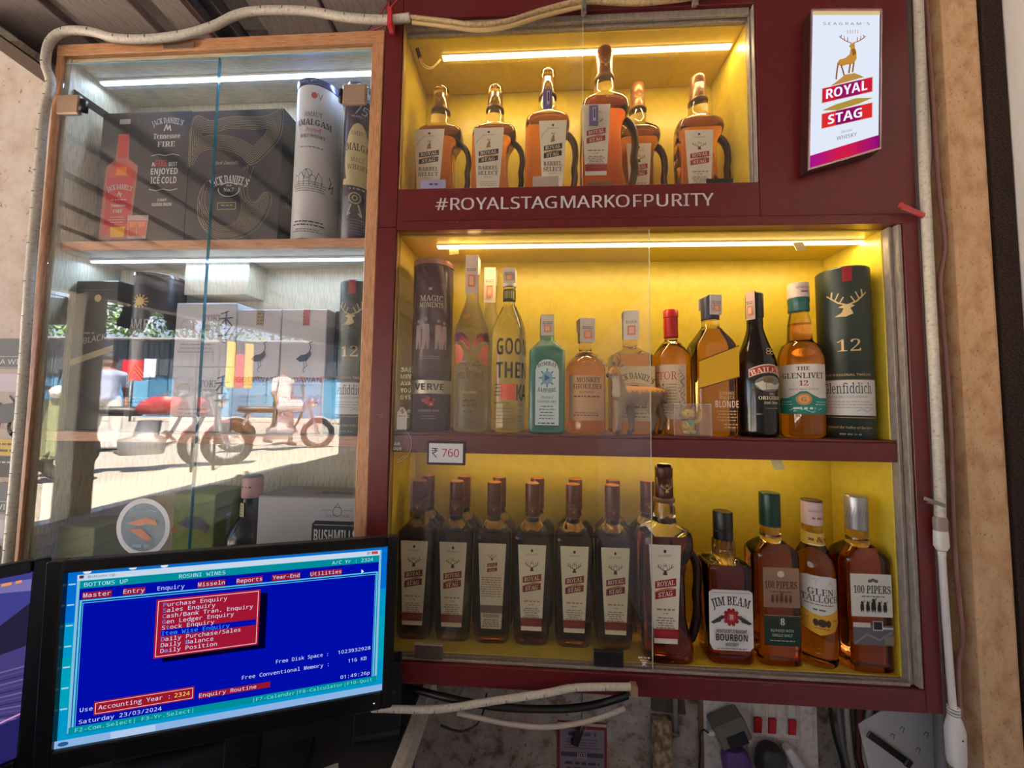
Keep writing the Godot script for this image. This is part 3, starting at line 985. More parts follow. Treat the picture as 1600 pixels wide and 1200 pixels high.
# the tapered whisky label, 150 units wide at the top and 442 high; kind: "front", "back", "barrel"
func rs_label(kind: String, paper: Color, red: Color) -> void:
	poly([Vector2(-54, 0), Vector2(54, 0), Vector2(75, 442), Vector2(-75, 442)], paper)
	var dk := c8(62, 52, 46)
	if kind == "back":
		stag(0, 355, 0.75, c8(110, 40, 30))
		poly([Vector2(-26, 318), Vector2(28, 326), Vector2(28, 344), Vector2(-26, 336)], red)
		poly([Vector2(-26, 292), Vector2(28, 300), Vector2(28, 318), Vector2(-26, 310)], red)
		txt("ROYAL", 1, 325, 9, paper, "R", {"rise": 0.15})
		txt("STAG", 1, 299, 9, paper, "R", {"rise": 0.15})
		fine(-62, 60, 262, 9, 12, 5, c8(120, 112, 100), 3)
		fine(-46, -42, 340, 6, 9, 4, c8(120, 112, 100), 4)
		poly([Vector2(-58, 82), Vector2(58, 82), Vector2(61, 122), Vector2(-60, 122)], c8(104, 92, 74))
		for i in 22: rect(-44 + i * 4, 60, -44 + i * 4 + [1.2, 2.4, 1.8][i % 3], 78, dk)
		fine(-48, 46, 46, 4, 11, 5, c8(110, 100, 90), 6)
		return
	ell(0, 412, 7, 8, dk, 12)
	txt("SEAGRAM'S", 0, 388, 9, c8(110, 100, 88), "r", {"w": 62})
	if kind == "barrel":
		line([Vector2(-62, 330), Vector2(-50, 360), Vector2(-28, 384)], 5, c8(190, 180, 150))
		poly([Vector2(-12, 300), Vector2(14, 306), Vector2(8, 318), Vector2(10, 340), Vector2(2, 350), Vector2(-6, 330)], c8(150, 110, 50))
		line([Vector2(-8, 350), Vector2(-2, 362), Vector2(4, 350), Vector2(12, 364)], 3, c8(110, 80, 40))
	else:
		stag(0, 308, 1.15, dk)
	var bc := red if kind == "front" else c8(48, 38, 30)
	poly([Vector2(-48, 244), Vector2(50, 258), Vector2(50, 294), Vector2(-48, 276)], bc)
	poly([Vector2(-48, 195), Vector2(48, 213), Vector2(48, 247), Vector2(-48, 229)], bc)
	poly([Vector2(-46, 233), Vector2(-10, 233), Vector2(46, 252), Vector2(10, 250)], c8(176, 120, 70))
	txt("ROYAL", 1, 258, 21, paper, "R", {"w": 82, "rise": 0.16})
	txt("STAG", 0, 210, 21, paper, "R", {"w": 66, "rise": 0.17})
	if kind == "barrel":
		txt("BARREL", 0, 148, 26, c8(60, 52, 44), "R", {"w": 98})
		txt("SELECT", 0, 112, 26, c8(60, 52, 44), "R", {"w": 98})
		txt("WHISKY", 0, 92, 9, c8(130, 120, 110), "s", {"w": 42})
		fine(-40, 40, 62, 3, 12, 4, c8(150, 140, 128), 7)
		return
	fine(-46, 46, 148, 1, 10, 8, c8(170, 120, 90), 8)
	fine(-16, 16, 132, 1, 10, 5, c8(150, 140, 128), 9)
	fine(-44, 44, 112, 5, 11, 5, c8(128, 118, 106), 10)
	poly([Vector2(-55, 24), Vector2(55, 24), Vector2(57, 66), Vector2(-57, 66)], red)
	line([Vector2(-30, 40), Vector2(-18, 50), Vector2(-8, 40), Vector2(4, 50), Vector2(12, 42), Vector2(30, 48)], 4, c8(150, 60, 50))

func magnum(label: String, at: Vector3, h: float, kind: String, liquid: Color, capm: Material, off := -0.02, wf := 0.165, lw := 0.05, ltop := 0.58, lh := 0.43) -> Node3D:
	var t := thing("handled_bottle", label, "bottle", at)
	var rz := h * 0.098
	var w := h * wf
	var R := [[0.0, -w * 0.86, w * 0.84, rz * 0.86, 4.0], [0.003, -w * 0.95, w * 0.93, rz * 0.96, 4.0], [0.012, -w * 0.98, w * 0.96, rz, 4.0], [0.08 * h, -w * 0.98, w * 0.92, rz, 4.0], [0.14 * h, -w, w * 0.78, rz, 4.0], [0.22 * h, -w, w * 0.66, rz, 4.0], [0.42 * h, -w, w * 0.62, rz, 4.0], [0.49 * h, -w, w * 0.70, rz, 4.0], [0.545 * h, -w, w * 0.92, rz, 4.0], [0.58 * h, -w, w * 0.99, rz, 4.0], [0.62 * h, -w * 0.985, w * 0.985, rz * 0.97, 3.6], [0.645 * h, -w * 0.93, w * 0.93, rz * 0.9, 3.2], [0.665 * h, -w * 0.8, w * 0.8, rz * 0.8, 2.6], [0.68 * h, -w * 0.58, w * 0.58, rz * 0.72, 2.2], [0.69 * h, -w * 0.46, w * 0.46, w * 0.46, 2.0], [0.72 * h, -w * 0.43, w * 0.43, w * 0.43, 2.0], [0.76 * h, -w * 0.42, w * 0.42, w * 0.42, 2.0], [0.785 * h, -w * 0.37, w * 0.37, w * 0.37, 2.0], [0.80 * h, -w * 0.36, w * 0.36, w * 0.36, 2.0]]
	glass_parts(t, R, 0.635 * h, glass(liquid), glass(c8(246, 236, 214)), 40)
	obj("neck_ring", lathe([[w * 0.36, 0.795 * h], [w * 0.42, 0.80 * h], [w * 0.42, 0.815 * h], [w * 0.36, 0.82 * h]], 24), mat(c8(120, 84, 54), 0.35), t)
	var cr := w * 0.345
	var c := obj("cap", lathe([[cr, 0.82 * h], [cr * 1.01, 0.83 * h, true], [cr * 1.01, 0.925 * h], [cr * 0.97, 0.926 * h, true], [cr * 0.99, 0.935 * h], [cr, 0.975 * h], [cr * 0.9, 0.995 * h], [cr * 0.6, h]], 28), capm, t)
	if capm is StandardMaterial3D and capm.refraction_enabled:
		obj("gold_stopper", lathe([[cr * 0.72, 0.822 * h], [cr * 0.8, 0.826 * h, true], [cr * 0.8, 0.93 * h, true], [cr * 0.5, 0.935 * h]], 24), mat(c8(188, 150, 84), 0.3, 0.5), t)
	begin(0.001)
	player = 1
	stag(0, (0.855 * h) * 1000, 0.30, c8(212, 176, 110))
	obj("cap_print", print_mesh({"k": "cyl", "r": cr * 1.012}, 0, 99), ink, c)
	var hp := [V(w * 0.72, 0.555 * h, 0), V(w * 1.0, 0.53 * h, 0), V(w * 1.22, 0.47 * h, 0), V(w * 1.27, 0.38 * h, 0), V(w * 1.21, 0.31 * h, 0), V(w * 1.25, 0.24 * h, 0), V(w * 1.16, 0.16 * h, 0), V(w * 1.0, 0.09 * h, 0), V(w * 0.86, 0.075 * h, 0)]
	obj("handle", tb(smooth_path(hp, 0.006), h * 0.021, 10, h * 0.028), mat(c8(44, 24, 14), 0.4), t)
	begin(h * lh / 442.0, Vector2(off, h * (ltop - lh)), (lw / 150.0) / (h * lh / 442.0))
	rs_label(kind, c8(222, 214, 196), c8(150, 26, 34))
	put_label(t, {"k": "flat", "z": rz + 0.0006})
	return t

func build_upper_bottles() -> void:
	var y := 1.8062
	var amber := c8(222, 146, 72)
	var clear_cap := glass(c8(230, 208, 160), 0.08)
	var brown_cap := mat(c8(150, 100, 62), 0.3, 0.35)
	magnum("handled amber bottle with black banners against the brass-edged side of the upper compartment", V(-0.180, y, -0.062), 0.243, "barrel", amber, clear_cap, -0.014, 0.178, 0.056, 0.60, 0.49)
	magnum("handled amber bottle with black banners, second from the brass-edged side", V(-0.077, y, -0.062), 0.242, "barrel", amber, clear_cap, -0.008, 0.170, 0.055, 0.60, 0.49)
	magnum("handled amber bottle with black banners behind the overlap of the sliding panes", V(0.0215, y, -0.068), 0.276, "barrel", amber, clear_cap, 0.009, 0.150, 0.050, 0.57, 0.46)
	magnum("tallest handled amber bottle with red banners and brown cap in the upper compartment", V(0.1240, y, -0.0520), 0.298, "front", c8(224, 124, 48), mat(c8(128, 74, 46), 0.3, 0.35), -0.020, 0.145, 0.050, 0.57, 0.43)
	magnum("handled amber bottle with red banners, shaded label, between two taller neighbours", V(0.199, y, -0.106), 0.276, "front", amber, brown_cap, -0.006, 0.145, 0.046, 0.50, 0.43)
	magnum("handled amber bottle with red banners beside the plain yellow side panel", V(0.298, y, -0.070), 0.255, "front", amber, brown_cap, -0.010, 0.160, 0.050, 0.53, 0.46)
	# price holders and lock tags stuck on the panes
	var tag := func(label, at: Vector3, w, h, col: Color, words):
		var t := thing("price_holder", label, "price tag", at)
		obj("plate", bx(V(0, 0, 0.0008), V(w, h, 0.0014), 0.0004), mat(col, 0.4), t)
		begin()
		player = 1
		if words: fine(-0.008, 0.01, -0.002, 1, 0.004, 0.003, c8(70, 66, 90), 4)
		rect(-w * 0.46, h * 0.34, w * 0.46, h * 0.38, col.lightened(0.15))
		obj("print", print_mesh({"k": "flat", "z": 0.0016}, 0, 9), ink, t)
	tag.call("pale lilac price holder at the foot of the pane with small writing", V(-0.1745, 1.8260, -0.0035), 0.044, 0.0155, c8(150, 146, 176), true)
	tag.call("blank grey price holder at the foot of the pane", V(0.017, 1.8268, -0.0035), 0.043, 0.018, c8(160, 144, 132), false)
	tag.call("small dark brown price holder in front of the tallest bottle", V(0.1095, 1.8222, -0.0100), 0.042, 0.0125, c8(108, 78, 62), false)
	tag.call("black price holder near the plain yellow side panel", V(0.3040, 1.8222, -0.0100), 0.043, 0.0145, c8(54, 46, 44), false)
	for k in 2:
		var t := thing("pane_lock", ["violet pane lock in front of the pale-capped bottle", "violet pane lock in front of the white label of the tallest bottle"][k], "lock", [V(0.0195, 1.9717, -0.0035), V(0.0979, 1.9453, -0.0100)][k])
		obj("plate", bx(V(0, 0, 0.0012), V(0.0158, 0.0365, 0.0024), 0.0008), mat(c8(108, 98, 138), 0.35), t)
		obj("keyhole_plate", bx(V(0.001, 0.001, 0.003), V(0.005, 0.024, 0.0012), 0.0005), mat(c8(186, 180, 196), 0.3, 0.5), t)
		obj("slot", bx(V(0.001, 0.002, 0.0037), V(0.0022, 0.016, 0.0006)), mat(c8(72, 52, 60), 0.5), t)
	var w := thing("strip_wire", "thin pale wire with a black plug hanging from the strip light", "wire", V(-0.218, 2.1, -0.03))
	obj("lead", tb(smooth_path([V(0.006, -0.016, 0), V(0.012, -0.026, -0.004), V(0.022, -0.018, -0.018), V(0.036, 0.004, -0.024)], 0.004), 0.0007, 6), mat(c8(214, 180, 120), 0.5), w)
	obj("lead", tb(smooth_path([V(0.003, -0.016, 0), V(0.010, -0.030, -0.004), V(0.022, -0.021, -0.018), V(0.037, 0.003, -0.025)], 0.004), 0.0007, 6), mat(c8(214, 180, 120), 0.5), w)
	obj("plug", bx(V(0.002, -0.008, 0), V(0.007, 0.018, 0.006), 0.001, Basis(Vector3.BACK, 0.3)), mat(c8(60, 44, 34), 0.5), w)

# ------------------------------------------------------------------ middle shelf
func build_shelf_bottles() -> void:
	var y := 1.4048
	var t: Node3D
	# purple vodka tube
	t = thing("gift_tube", "dark purple cylindrical gift tube with a silver band", "tube", V(-0.1835, y, -0.056))
	var r := 0.0358
	obj("tube_body", lathe([[r - 0.001, 0], [r, 0.001], [r, 0.29, true], [r - 0.0006, 0.2905]], 48), mat(c8(66, 40, 54), 0.22), t)
	obj("lid", lathe([[r - 0.0002, 0.2906], [r + 0.0006, 0.2912, true], [r + 0.0006, 0.3, true], [r - 0.002, 0.3008]], 48), mat(c8(150, 104, 92), 0.25, 0.3), t)
	obj("silver_band", lathe([[r, 0.0635], [r + 0.0004, 0.064, true], [r + 0.0004, 0.0865, true], [r, 0.087]], 48), mat(c8(190, 178, 160), 0.3, 0.8), t)
	begin(0.001)
	player = 1
	txt("M", -2, 243, 4.5, c8(214, 196, 190), "R")
	txt("MAGIC", 0, 224, 9.5, c8(232, 214, 196), "r", {"w": 40})
	txt("MOMENTS", 0, 213, 8.5, c8(232, 214, 196), "r", {"w": 42})
	var sil := c8(176, 154, 160)
	for f in [[-22, 1.0], [-8, 1.15], [13, 1.05], [24, 0.95]]:
		var X: float = f[0]
		var k: float = f[1]
		ell(X, 188 * 1.0 + (k - 1) * 30, 2.6 * k, 3.2 * k, sil, 12)
		poly([Vector2(X - 5 * k, 160), Vector2(X - 4.6 * k, 182 * k - (k - 1) * 170), Vector2(X + 4.6 * k, 182 * k - (k - 1) * 170), Vector2(X + 6 * k, 162), Vector2(X + 5 * k, 140), Vector2(X + 2 * k, 140), Vector2(X + 1 * k, 156), Vector2(X - 1.5 * k, 140), Vector2(X - 5 * k, 140)], sil)
	fine(-20, 20, 127, 2, 3.5, 1.4, c8(170, 150, 160), 3)
	txt("VERVE", 0, 70, 11, c8(52, 36, 48), "S", {"w": 52})
	for f in [[-3, 50, 4.5], [4, 46, 5], [-1, 56, 3.6], [8, 53, 3], [-9, 52, 3]]: ell(f[0], f[1], f[2], f[2], c8(176, 52, 62), 16)
	ell(4, 46, 2, 2, c8(222, 150, 150), 10)
	txt("CRANBERRY TEASE", 0, 33, 3.6, c8(214, 196, 200), "s", {"w": 36})
	fine(-14, 14, 25, 2, 4, 1.2, c8(170, 150, 160), 4)
	obj("print", print_mesh({"k": "cyl", "r": r + 0.0005, "a": 0.17}, 0, 99), ink, t)
	# frosted vodka pair
	for k in 2:
		t = thing("frosted_bottle", ["tall frosted glass bottle with a purple and coral palm pattern", "tall frosted glass bottle with a duty strip, half hidden behind its neighbour"][k], "bottle", [V(-0.1115, y, -0.056), V(-0.0860, y, -0.116)][k])
		var R := bottle_rings(0.0602 if k == 0 else 0.05, 0.0602 if k == 0 else 0.048, 2.0, 0.178, 0.236, 0.0112, 0.28, "slope")
		obj("frosted_body", lofted(R, 40), glass(c8(236, 232, 214), 0.42), t)
		cap(t, 0.0125, 0.2802, 0.312, mat(c8(206, 196, 184), 0.4))
		strip_tag(t, 0.0125, 0.312, 0.0225, 0.244, c8(222, 204, 190))
		if k == 1: continue
		begin(0.001)
		player = 1
		txt("VODKA", -8, 196, 5, c8(230, 104, 84), "s", {"w": 18, "arc": -60})
		for s in [-1, 1]:
			poly([Vector2(s * 36, 112), Vector2(s * 16, 120), Vector2(s * 13, 134), Vector2(s * 20, 148), Vector2(s * 36, 152)], c8(236, 116, 82))
			for i in 11:
				var a := -0.35 + i * 0.36
				var o := Vector2(s * 25, 158)
				line([o, o + Vector2(-s * cos(a) * 9, sin(a) * 11 + 1), o + Vector2(-s * cos(a) * 17, sin(a) * 17 - 3), o + Vector2(-s * cos(a) * 21, sin(a) * 18 - 9)], 2.6, c8(108, 40, 104) if i > 2 else c8(206, 72, 84))
		fine(-22, 24, 118, 3, 6, 3.0, c8(160, 132, 104), 5)
		txt("BELVEDERE", 0, 90, 10.5, c8(96, 76, 60), "R", {"w": 46})
		txt("VODKA", 0, 81, 3.6, c8(120, 100, 80), "r", {"w": 16})
		txt("Summer", -2, 65, 5.4, c8(206, 172, 106), "R", {"w": 26, "sk": 0.25})
		fine(-14, 14, 52, 3, 9, 1.8, c8(120, 104, 84), 6)
		obj("print", print_mesh({"k": "cyl", "r": 0.0305, "a": 0.15}, 0, 99), ink, t)
	# clear vodka bottle with tall black letters
	t = thing("vodka_bottle", "clear vodka bottle with tall black stencil letters and a coral square", "bottle", V(-0.0443, y, -0.054))
	glass_parts(t, bottle_rings(0.0605, 0.0605, 2.0, 0.165, 0.225, 0.0105, 0.256, "round"), 0.232, glass(c8(236, 234, 196)), glass(c8(246, 244, 224)), 40)
	cap(t, 0.0120, 0.2565, 0.288, mat(c8(214, 200, 184), 0.4))
	strip_tag(t, 0.0120, 0.2882, 0.0215, 0.262, c8(216, 206, 194))
	var nb := band(t, 0.0112, 0.232, 0.252, mat(c8(58, 56, 40), 0.4))
	begin(0.001)
	player = 1
	for i in 6: rect(-9 + i * 3.2, 235, -7.6 + i * 3.2, 248, c8(196, 180, 110))
	obj("band_print", print_mesh({"k": "cyl", "r": 0.0117}, 0, 99), ink, nb)
	begin(0.001)
	player = 1
	txt("GOON", 5, 132, 28, c8(40, 36, 30), "S", {"w": 62})
	txt("THEN", 5, 92, 27, c8(40, 36, 30), "S", {"w": 62})
	txt("KA", 22, 54, 27, c8(40, 36, 30), "S", {"w": 24})
	rect(-18, 55, 9, 82, c8(232, 92, 60))
	fine(-30, -14, 80, 4, 6, 2, c8(90, 84, 60), 7)
	rect(-30, 49, 0, 50.4, c8(80, 70, 44))
	for i in 4: line([Vector2(13, 46 - i * 9), Vector2(24, 46 - i * 9)], 0.8, c8(120, 112, 60))
	fine(-28, 8, 40, 5, 6, 1.4, c8(140, 132, 80), 8)
	obj("print", print_mesh({"k": "cyl", "r": 0.0308, "a": 0.2}, 0, 99), ink, t)
	# teal gin bottle
	t = thing("gin_bottle", "square teal glass gin bottle with an arched white label", "bottle", V(0.0229, y, -0.040))
	glass_parts(t, bottle_rings(0.061, 0.046, 7.0, 0.138, 0.160, 0.0125, 0.171, "slope"), 0.156, glass(c8(64, 146, 138), 0.03, 0.05, 0.5), glass(c8(110, 180, 172), 0.03, 0.05, 0.35), 40)
	cap(t, 0.0122, 0.1712, 0.2, mat(c8(84, 92, 92), 0.35))
	strip_tag(t, 0.0122, 0.2003, 0.0225, 0.166, c8(206, 200, 192))
	begin(0.001)
	var arch := [Vector2(-21, 12), Vector2(21, 12), Vector2(21, 108)]
	for i in 9: arch.append(Vector2(19 * cos(PI * i / 8.0) * 1.05, 108 + 17 * sin(PI * i / 8.0)))
	arch.append(Vector2(-21, 108))
	poly(arch, c8(34, 58, 66))
	var ar2 := []
	for p: Vector2 in arch: ar2.append(Vector2(p.x * 0.93, 68 + (p.y - 68) * 0.972))
	poly(ar2, c8(206, 226, 226))
	txt("BOMBAY", 0, 113, 6.4, c8(34, 46, 60), "R", {"w": 30, "arc": 26})
	for i in 8: line([Vector2(0, 92), Vector2(13 * cos(TAU * i / 8.0), 92 + 15 * sin(TAU * i / 8.0))], 2.4, c8(90, 120, 150))
	ell(0, 92, 9, 11, c8(120, 170, 200))
	poly([Vector2(-4, 87), Vector2(5, 92), Vector2(-4, 98)], c8(32, 84, 150))
	txt("SAPPHIRE", 0, 68, 6.2, c8(34, 46, 60), "R", {"w": 32, "arc": -60})
	txt("Distilled", 0, 58, 3.6, c8(60, 76, 90), "r", {"sk": 0.2})
	txt("LONDON DRY", 0, 51, 3.2, c8(50, 64, 76), "R")
	fine(-13, 13, 44, 5, 5, 1.5, c8(86, 100, 112), 9)
	fine(-18, 18, 16, 1, 5, 2, c8(60, 76, 90), 9)
	put_label(t, {"k": "flat", "z": 0.0234})
	# amber malt with round shoulders
	t = thing("whisky_bottle", "round-shouldered amber malt bottle with a cream label and duty strip, beside the teal bottle", "bottle", V(0.0915, y, -0.058))
	glass_parts(t, bottle_rings(0.0695, 0.0695, 2.0, 0.108, 0.142, 0.0112, 0.158, "round", 0.0105), 0.139, glass(c8(238, 172, 84)), glass(c8(246, 232, 190)), 44)
	cap(t, 0.0132, 0.1582, 0.198, mat(c8(92, 84, 74), 0.4))
	strip_tag(t, 0.0132, 0.1984, 0.0265, 0.157, c8(212, 204, 196), 0.12)
	begin(0.001)
	rect(-33, 22, 34, 98, c8(206, 160, 116))
	txt("MONKEY", 3, 86, 8.2, c8(84, 52, 34), "R", {"w": 42})
	txt("SHOULDER", 2, 75, 8.2, c8(84, 52, 34), "R", {"w": 52})
	txt("BLENDED", 0, 68, 3, c8(110, 72, 50), "s", {"w": 24})
	fine(-28, 28, 61, 1, 4, 2.2, c8(90, 60, 40), 11)
	for i in 6: line([Vector2(-28, 56 - i * 3.6), Vector2(28, 56 - i * 3.6)], 0.5, c8(150, 106, 72))
	fine(-26, 24, 34, 2, 4, 1.6, c8(110, 76, 52), 12)
	line([Vector2(-33, 24.5), Vector2(34, 24.5)], 1, c8(180, 120, 70))
	put_label(t, {"k": "cyl", "r": 0.0352, "a": -0.05})
	# three small seals on the shoulder
	for k in 3:
		var st := ST()
		box(st, V(0, 0, 0), V(0.010, 0.008, 0.0012), 0.0005)
		var o := obj("metal_seal", st, mat(c8(120, 92, 56), 0.35, 0.8), t)
		o.position = V(0.014 + 0.0075 * k, 0.1325 - 0.0075 * k, 0.0225 + 0.0028 * k)
		o.rotation = V(-0.75, 0.5, -0.5)
	# honey coloured square bottle
	t = thing("whisky_bottle", "square honey-coloured whiskey bottle with a pale label behind the toy deer", "bottle", V(0.1725, y, -0.070))
	glass_parts(t, bottle_rings(0.072, 0.060, 6.0, 0.134, 0.152, 0.0135, 0.166, "slope", 0.0125), 0.136, glass(c8(238, 186, 92)), glass(c8(246, 226, 160)), 40)
	cap(t, 0.0135, 0.1662, 0.214, mat(c8(60, 54, 46), 0.4))
	strip_tag(t, 0.0135, 0.2144, 0.0265, 0.164, c8(214, 206, 196), -0.1)
	begin(0.001)
	rect(-34, 22, 34, 116, c8(206, 190, 142))
	txt("JACK DANIEL'S", 0, 94, 10, c8(58, 48, 34), "R", {"w": 62, "arc": 46})
	ell(0, 78, 28, 9, c8(190, 172, 122))
	for i in 3: line([Vector2(-6 + i * 2, 82 - i * 3), Vector2(6 - i * 2, 82 - i * 3)], 1.2, c8(70, 58, 40))
	fine(-24, 24, 60, 3, 8, 3, c8(110, 94, 64), 13)
	fine(-24, 24, 34, 2, 6, 2, c8(120, 100, 70), 14)
	put_label(t, {"k": "flat", "z": 0.0304})
	# red capped bottle
	t = thing("whiskey_bottle", "amber whiskey bottle with a red wax cap and pale wraparound label", "bottle", V(0.2424, y, -0.064))
	glass_parts(t, bottle_rings(0.0625, 0.0625, 2.0, 0.126, 0.164, 0.0110, 0.170, "round"), 0.156, glass(c8(238, 180, 92)), glass(c8(246, 230, 176)), 40)
	var cp := mat(c8(176, 28, 22), 0.3)
	obj("wax_cap", lathe([[0.0105, 0.1672], [0.0122, 0.169, true], [0.0122, 0.2015, true], [0.0116, 0.202], [0.0116, 0.2035], [0.0126, 0.2042, true], [0.0126, 0.2165], [0.0105, 0.2185]], 28), cp, t)
	begin(0.001)
	rect(-44, 26, 34, 118, c8(206, 184, 156))
	txt("DOCTOR", -12, 93, 13, c8(184, 52, 36), "r", {"w": 58})
	fine(-30, -2, 82, 2, 7, 4.0, c8(70, 58, 66), 34)
	txt("11", -8, 58, 10, c8(160, 50, 36), "r")
	fine(0, 18, 84, 9, 5, 1.2, c8(130, 104, 84), 15)
	for i in 16: line([Vector2(20 + (i % 4) * 3.2, 110 - i * 4.6), Vector2(24 + (i % 3) * 3.4, 104 - i * 4.6), Vector2(19 + (i % 5) * 2.4, 101 - i * 4.6)], 0.8, c8(112, 84, 66))
	fine(-36, 10, 46, 3, 5, 1.3, c8(130, 104, 84), 16)
	put_label(t, {"k": "cyl", "r": 0.0316, "a": -0.62})
	# blonde whisky
	t = thing("whisky_bottle", "square whisky bottle with a slanted yellow label and navy cap", "bottle", V(0.3085, y, -0.060))
	glass_parts(t, bottle_rings(0.0665, 0.056, 6.0, 0.152, 0.188, 0.0142, 0.198, "slope", 0.0135), 0.18, glass(c8(238, 184, 84)), glass(c8(246, 232, 176)), 40)
	cap(t, 0.0146, 0.1985, 0.239, mat(c8(38, 42, 78), 0.35))
	strip_tag(t, 0.0146, 0.2394, 0.0215, 0.206, c8(214, 208, 204), 0.15)
	begin(0.001)
	poly([Vector2(-34, 78), Vector2(34.5, 98), Vector2(34.5, 150), Vector2(-34, 124)], c8(226, 176, 30))
	line([Vector2(-34, 78), Vector2(34.5, 98)], 1.6, c8(92, 66, 24))
	line([Vector2(-34, 124), Vector2(34.5, 150)], 1.6, c8(92, 66, 24))
	txt("JOHNNIE", 12, 68, 5, c8(236, 206, 156), "r", {"w": 26})
	txt("WALKER", 12, 61, 5, c8(236, 206, 156), "r", {"w": 26})
	txt("BLONDE", 12, 47, 11, c8(242, 222, 190), "S", {"w": 40})
	fine(-6, 30, 40, 4, 5, 1.6, c8(230, 190, 120), 17)
	fine(4, 32, 18, 2, 5, 2, c8(230, 190, 120), 18)
	narrow(0.94)
	put_label(t, {"k": "flat", "z": 0.0284})
	# black cream liqueur
	t = thing("liqueur_bottle", "black glossy cream liqueur bottle with a red arched banner", "bottle", V(0.3770, y, -0.048))
	obj("black_body", lofted(bottle_rings(0.0618, 0.0618, 2.0, 0.118, 0.182, 0.0122, 0.238, "slope", 0.0115), 44), mat(c8(20, 14, 14), 0.12), t)
	cap(t, 0.0134, 0.2, 0.242, mat(c8(22, 17, 16), 0.3))
	strip_tag(t, 0.0134, 0.2423, 0.014, 0.196, c8(212, 178, 160), -0.9)
	begin(0.001)
	var A := []
	for i in 9: A.append(Vector2(-26 + i * 7.0, 96 + 8 * sin(PI * i / 8.0)))
	for i in 9: A.append(Vector2(30 - i * 7.0, 110 + 8 * sin(PI * (8 - i) / 8.0)))
	poly(A, c8(214, 190, 170))
	var B := []
	for p: Vector2 in A: B.append(Vector2(2 + (p.x - 2) * 0.95, 107 + (p.y - 107) * 0.82))
	poly(B, c8(160, 30, 26))
	txt("BAILEYS", 3, 104.5, 8.5, c8(230, 206, 186), "R", {"w": 50, "arc": 60})
	ell(4, 86, 22, 13, c8(116, 116, 112))
	poly([Vector2(-18, 86), Vector2(-4, 92), Vector2(12, 84), Vector2(26, 88), Vector2(20, 78), Vector2(-8, 76)], c8(206, 198, 184))
	ell(2, 92, 9, 5, c8(112, 96, 60), 16)
	txt("THE", 6, 68, 3, c8(206, 190, 160), "r")
	txt("ORIGINAL", 6, 60.5, 5.4, c8(230, 214, 186), "R", {"w": 38})
	txt("Irish Cream", 6, 53.5, 4.2, c8(230, 214, 186), "r", {"w": 24, "sk": 0.25})
	fine(-8, 20, 46, 1, 5, 1, c8(150, 130, 100), 19)
	fine(-24, -6, 36, 1, 4, 2, c8(140, 120, 90), 20)
	put_label(t, {"k": "cyl", "r": 0.0312, "a": -0.02})
	begin(0.001)
	player = 1
	for q in [[6, 142], [13, 142], [6, 137], [13, 137]]: ring(q[0], q[1], 3.4, 2.2, 1.0, c8(206, 176, 120), 14)
	obj("gold_emblem", print_mesh({"k": "cyl", "r": 0.0272, "a": -0.05}, 0, 99), ink_metal, t)
	# tall amber single malt
	t = thing("whisky_bottle", "tall amber single malt bottle with a white and teal label", "bottle", V(0.4523, y, -0.052))
	var GR := [[0.0, -0.034, 0.034, 0.034, 2.0], [0.0015, -0.0375, 0.0375, 0.0375, 2.0], [0.006, -0.0388, 0.0388, 0.0388, 2.0], [0.06, -0.0388, 0.0388, 0.0388, 2.0], [0.118, -0.0396, 0.0396, 0.0396, 2.0], [0.132, -0.039, 0.039, 0.039, 2.0], [0.144, -0.0355, 0.0355, 0.0355, 2.0], [0.153, -0.0285, 0.0285, 0.0285, 2.0], [0.1575, -0.0225, 0.0225, 0.0225, 2.0], [0.162, -0.0196, 0.0196, 0.0196, 2.0], [0.176, -0.019, 0.019, 0.019, 2.0], [0.19, -0.0182, 0.0182, 0.0182, 2.0], [0.2, -0.0165, 0.0165, 0.0165, 2.0], [0.212, -0.0142, 0.0142, 0.0142, 2.0], [0.224, -0.0138, 0.0138, 0.0138, 2.0]]
	for g in GR:
		for q in [1, 2, 3]: g[q] *= 0.82 if g[0] < 0.15 else 0.90
	glass_parts(t, GR, 0.19, glass(c8(238, 178, 88)), glass(c8(244, 226, 160)), 44)
	obj("teal_capsule", lathe([[0.0138, 0.2105], [0.0152, 0.212, true], [0.0148, 0.226], [0.0155, 0.2275, true], [0.0155, 0.2345]], 32), mat(c8(34, 92, 86), 0.35), t)
	obj("capsule_sleeve", lathe([[0.0148, 0.2347], [0.0156, 0.235, true], [0.0152, 0.2595, true], [0.013, 0.2605]], 32), mat(c8(212, 190, 180), 0.5), t)
	begin(0.001)
	player = 1
	txt("MAHARASHTRA", 0, 249, 3.4, c8(130, 100, 110), "s", {"w": 24})
	fine(-6, 6, 242, 1, 4, 3, c8(130, 100, 110), 35)
	obj("sleeve_print", print_mesh({"k": "cyl", "r": 0.0159}, 0, 99), ink, t)
	begin(0.001)
	var LB := [Vector2(-38, 38), Vector2(38, 38), Vector2(38, 119), Vector2(-38, 119)]
	poly(LB, c8(214, 208, 198))
	poly([Vector2(-38, 38), Vector2(38, 38), Vector2(38, 64), Vector2(22, 64), Vector2(12, 69), Vector2(4, 75), Vector2(-4, 75), Vector2(-12, 69), Vector2(-22, 64), Vector2(-38, 64)], c8(26, 126, 116))
	txt("THE", 0, 109, 6, c8(54, 44, 44), "R", {"w": 17})
	txt("GLENLIVET", 0, 96, 8.6, c8(54, 44, 44), "R", {"w": 60})
	txt("12", 0, 84, 8.5, c8(150, 52, 42), "R")
	for i in 4:
		line([Vector2(-34, 91 - i * 2.6), Vector2(-12, 91 - i * 2.6)], 0.5, c8(130, 120, 112))
		line([Vector2(12, 91 - i * 2.6), Vector2(34, 91 - i * 2.6)], 0.5, c8(130, 120, 112))
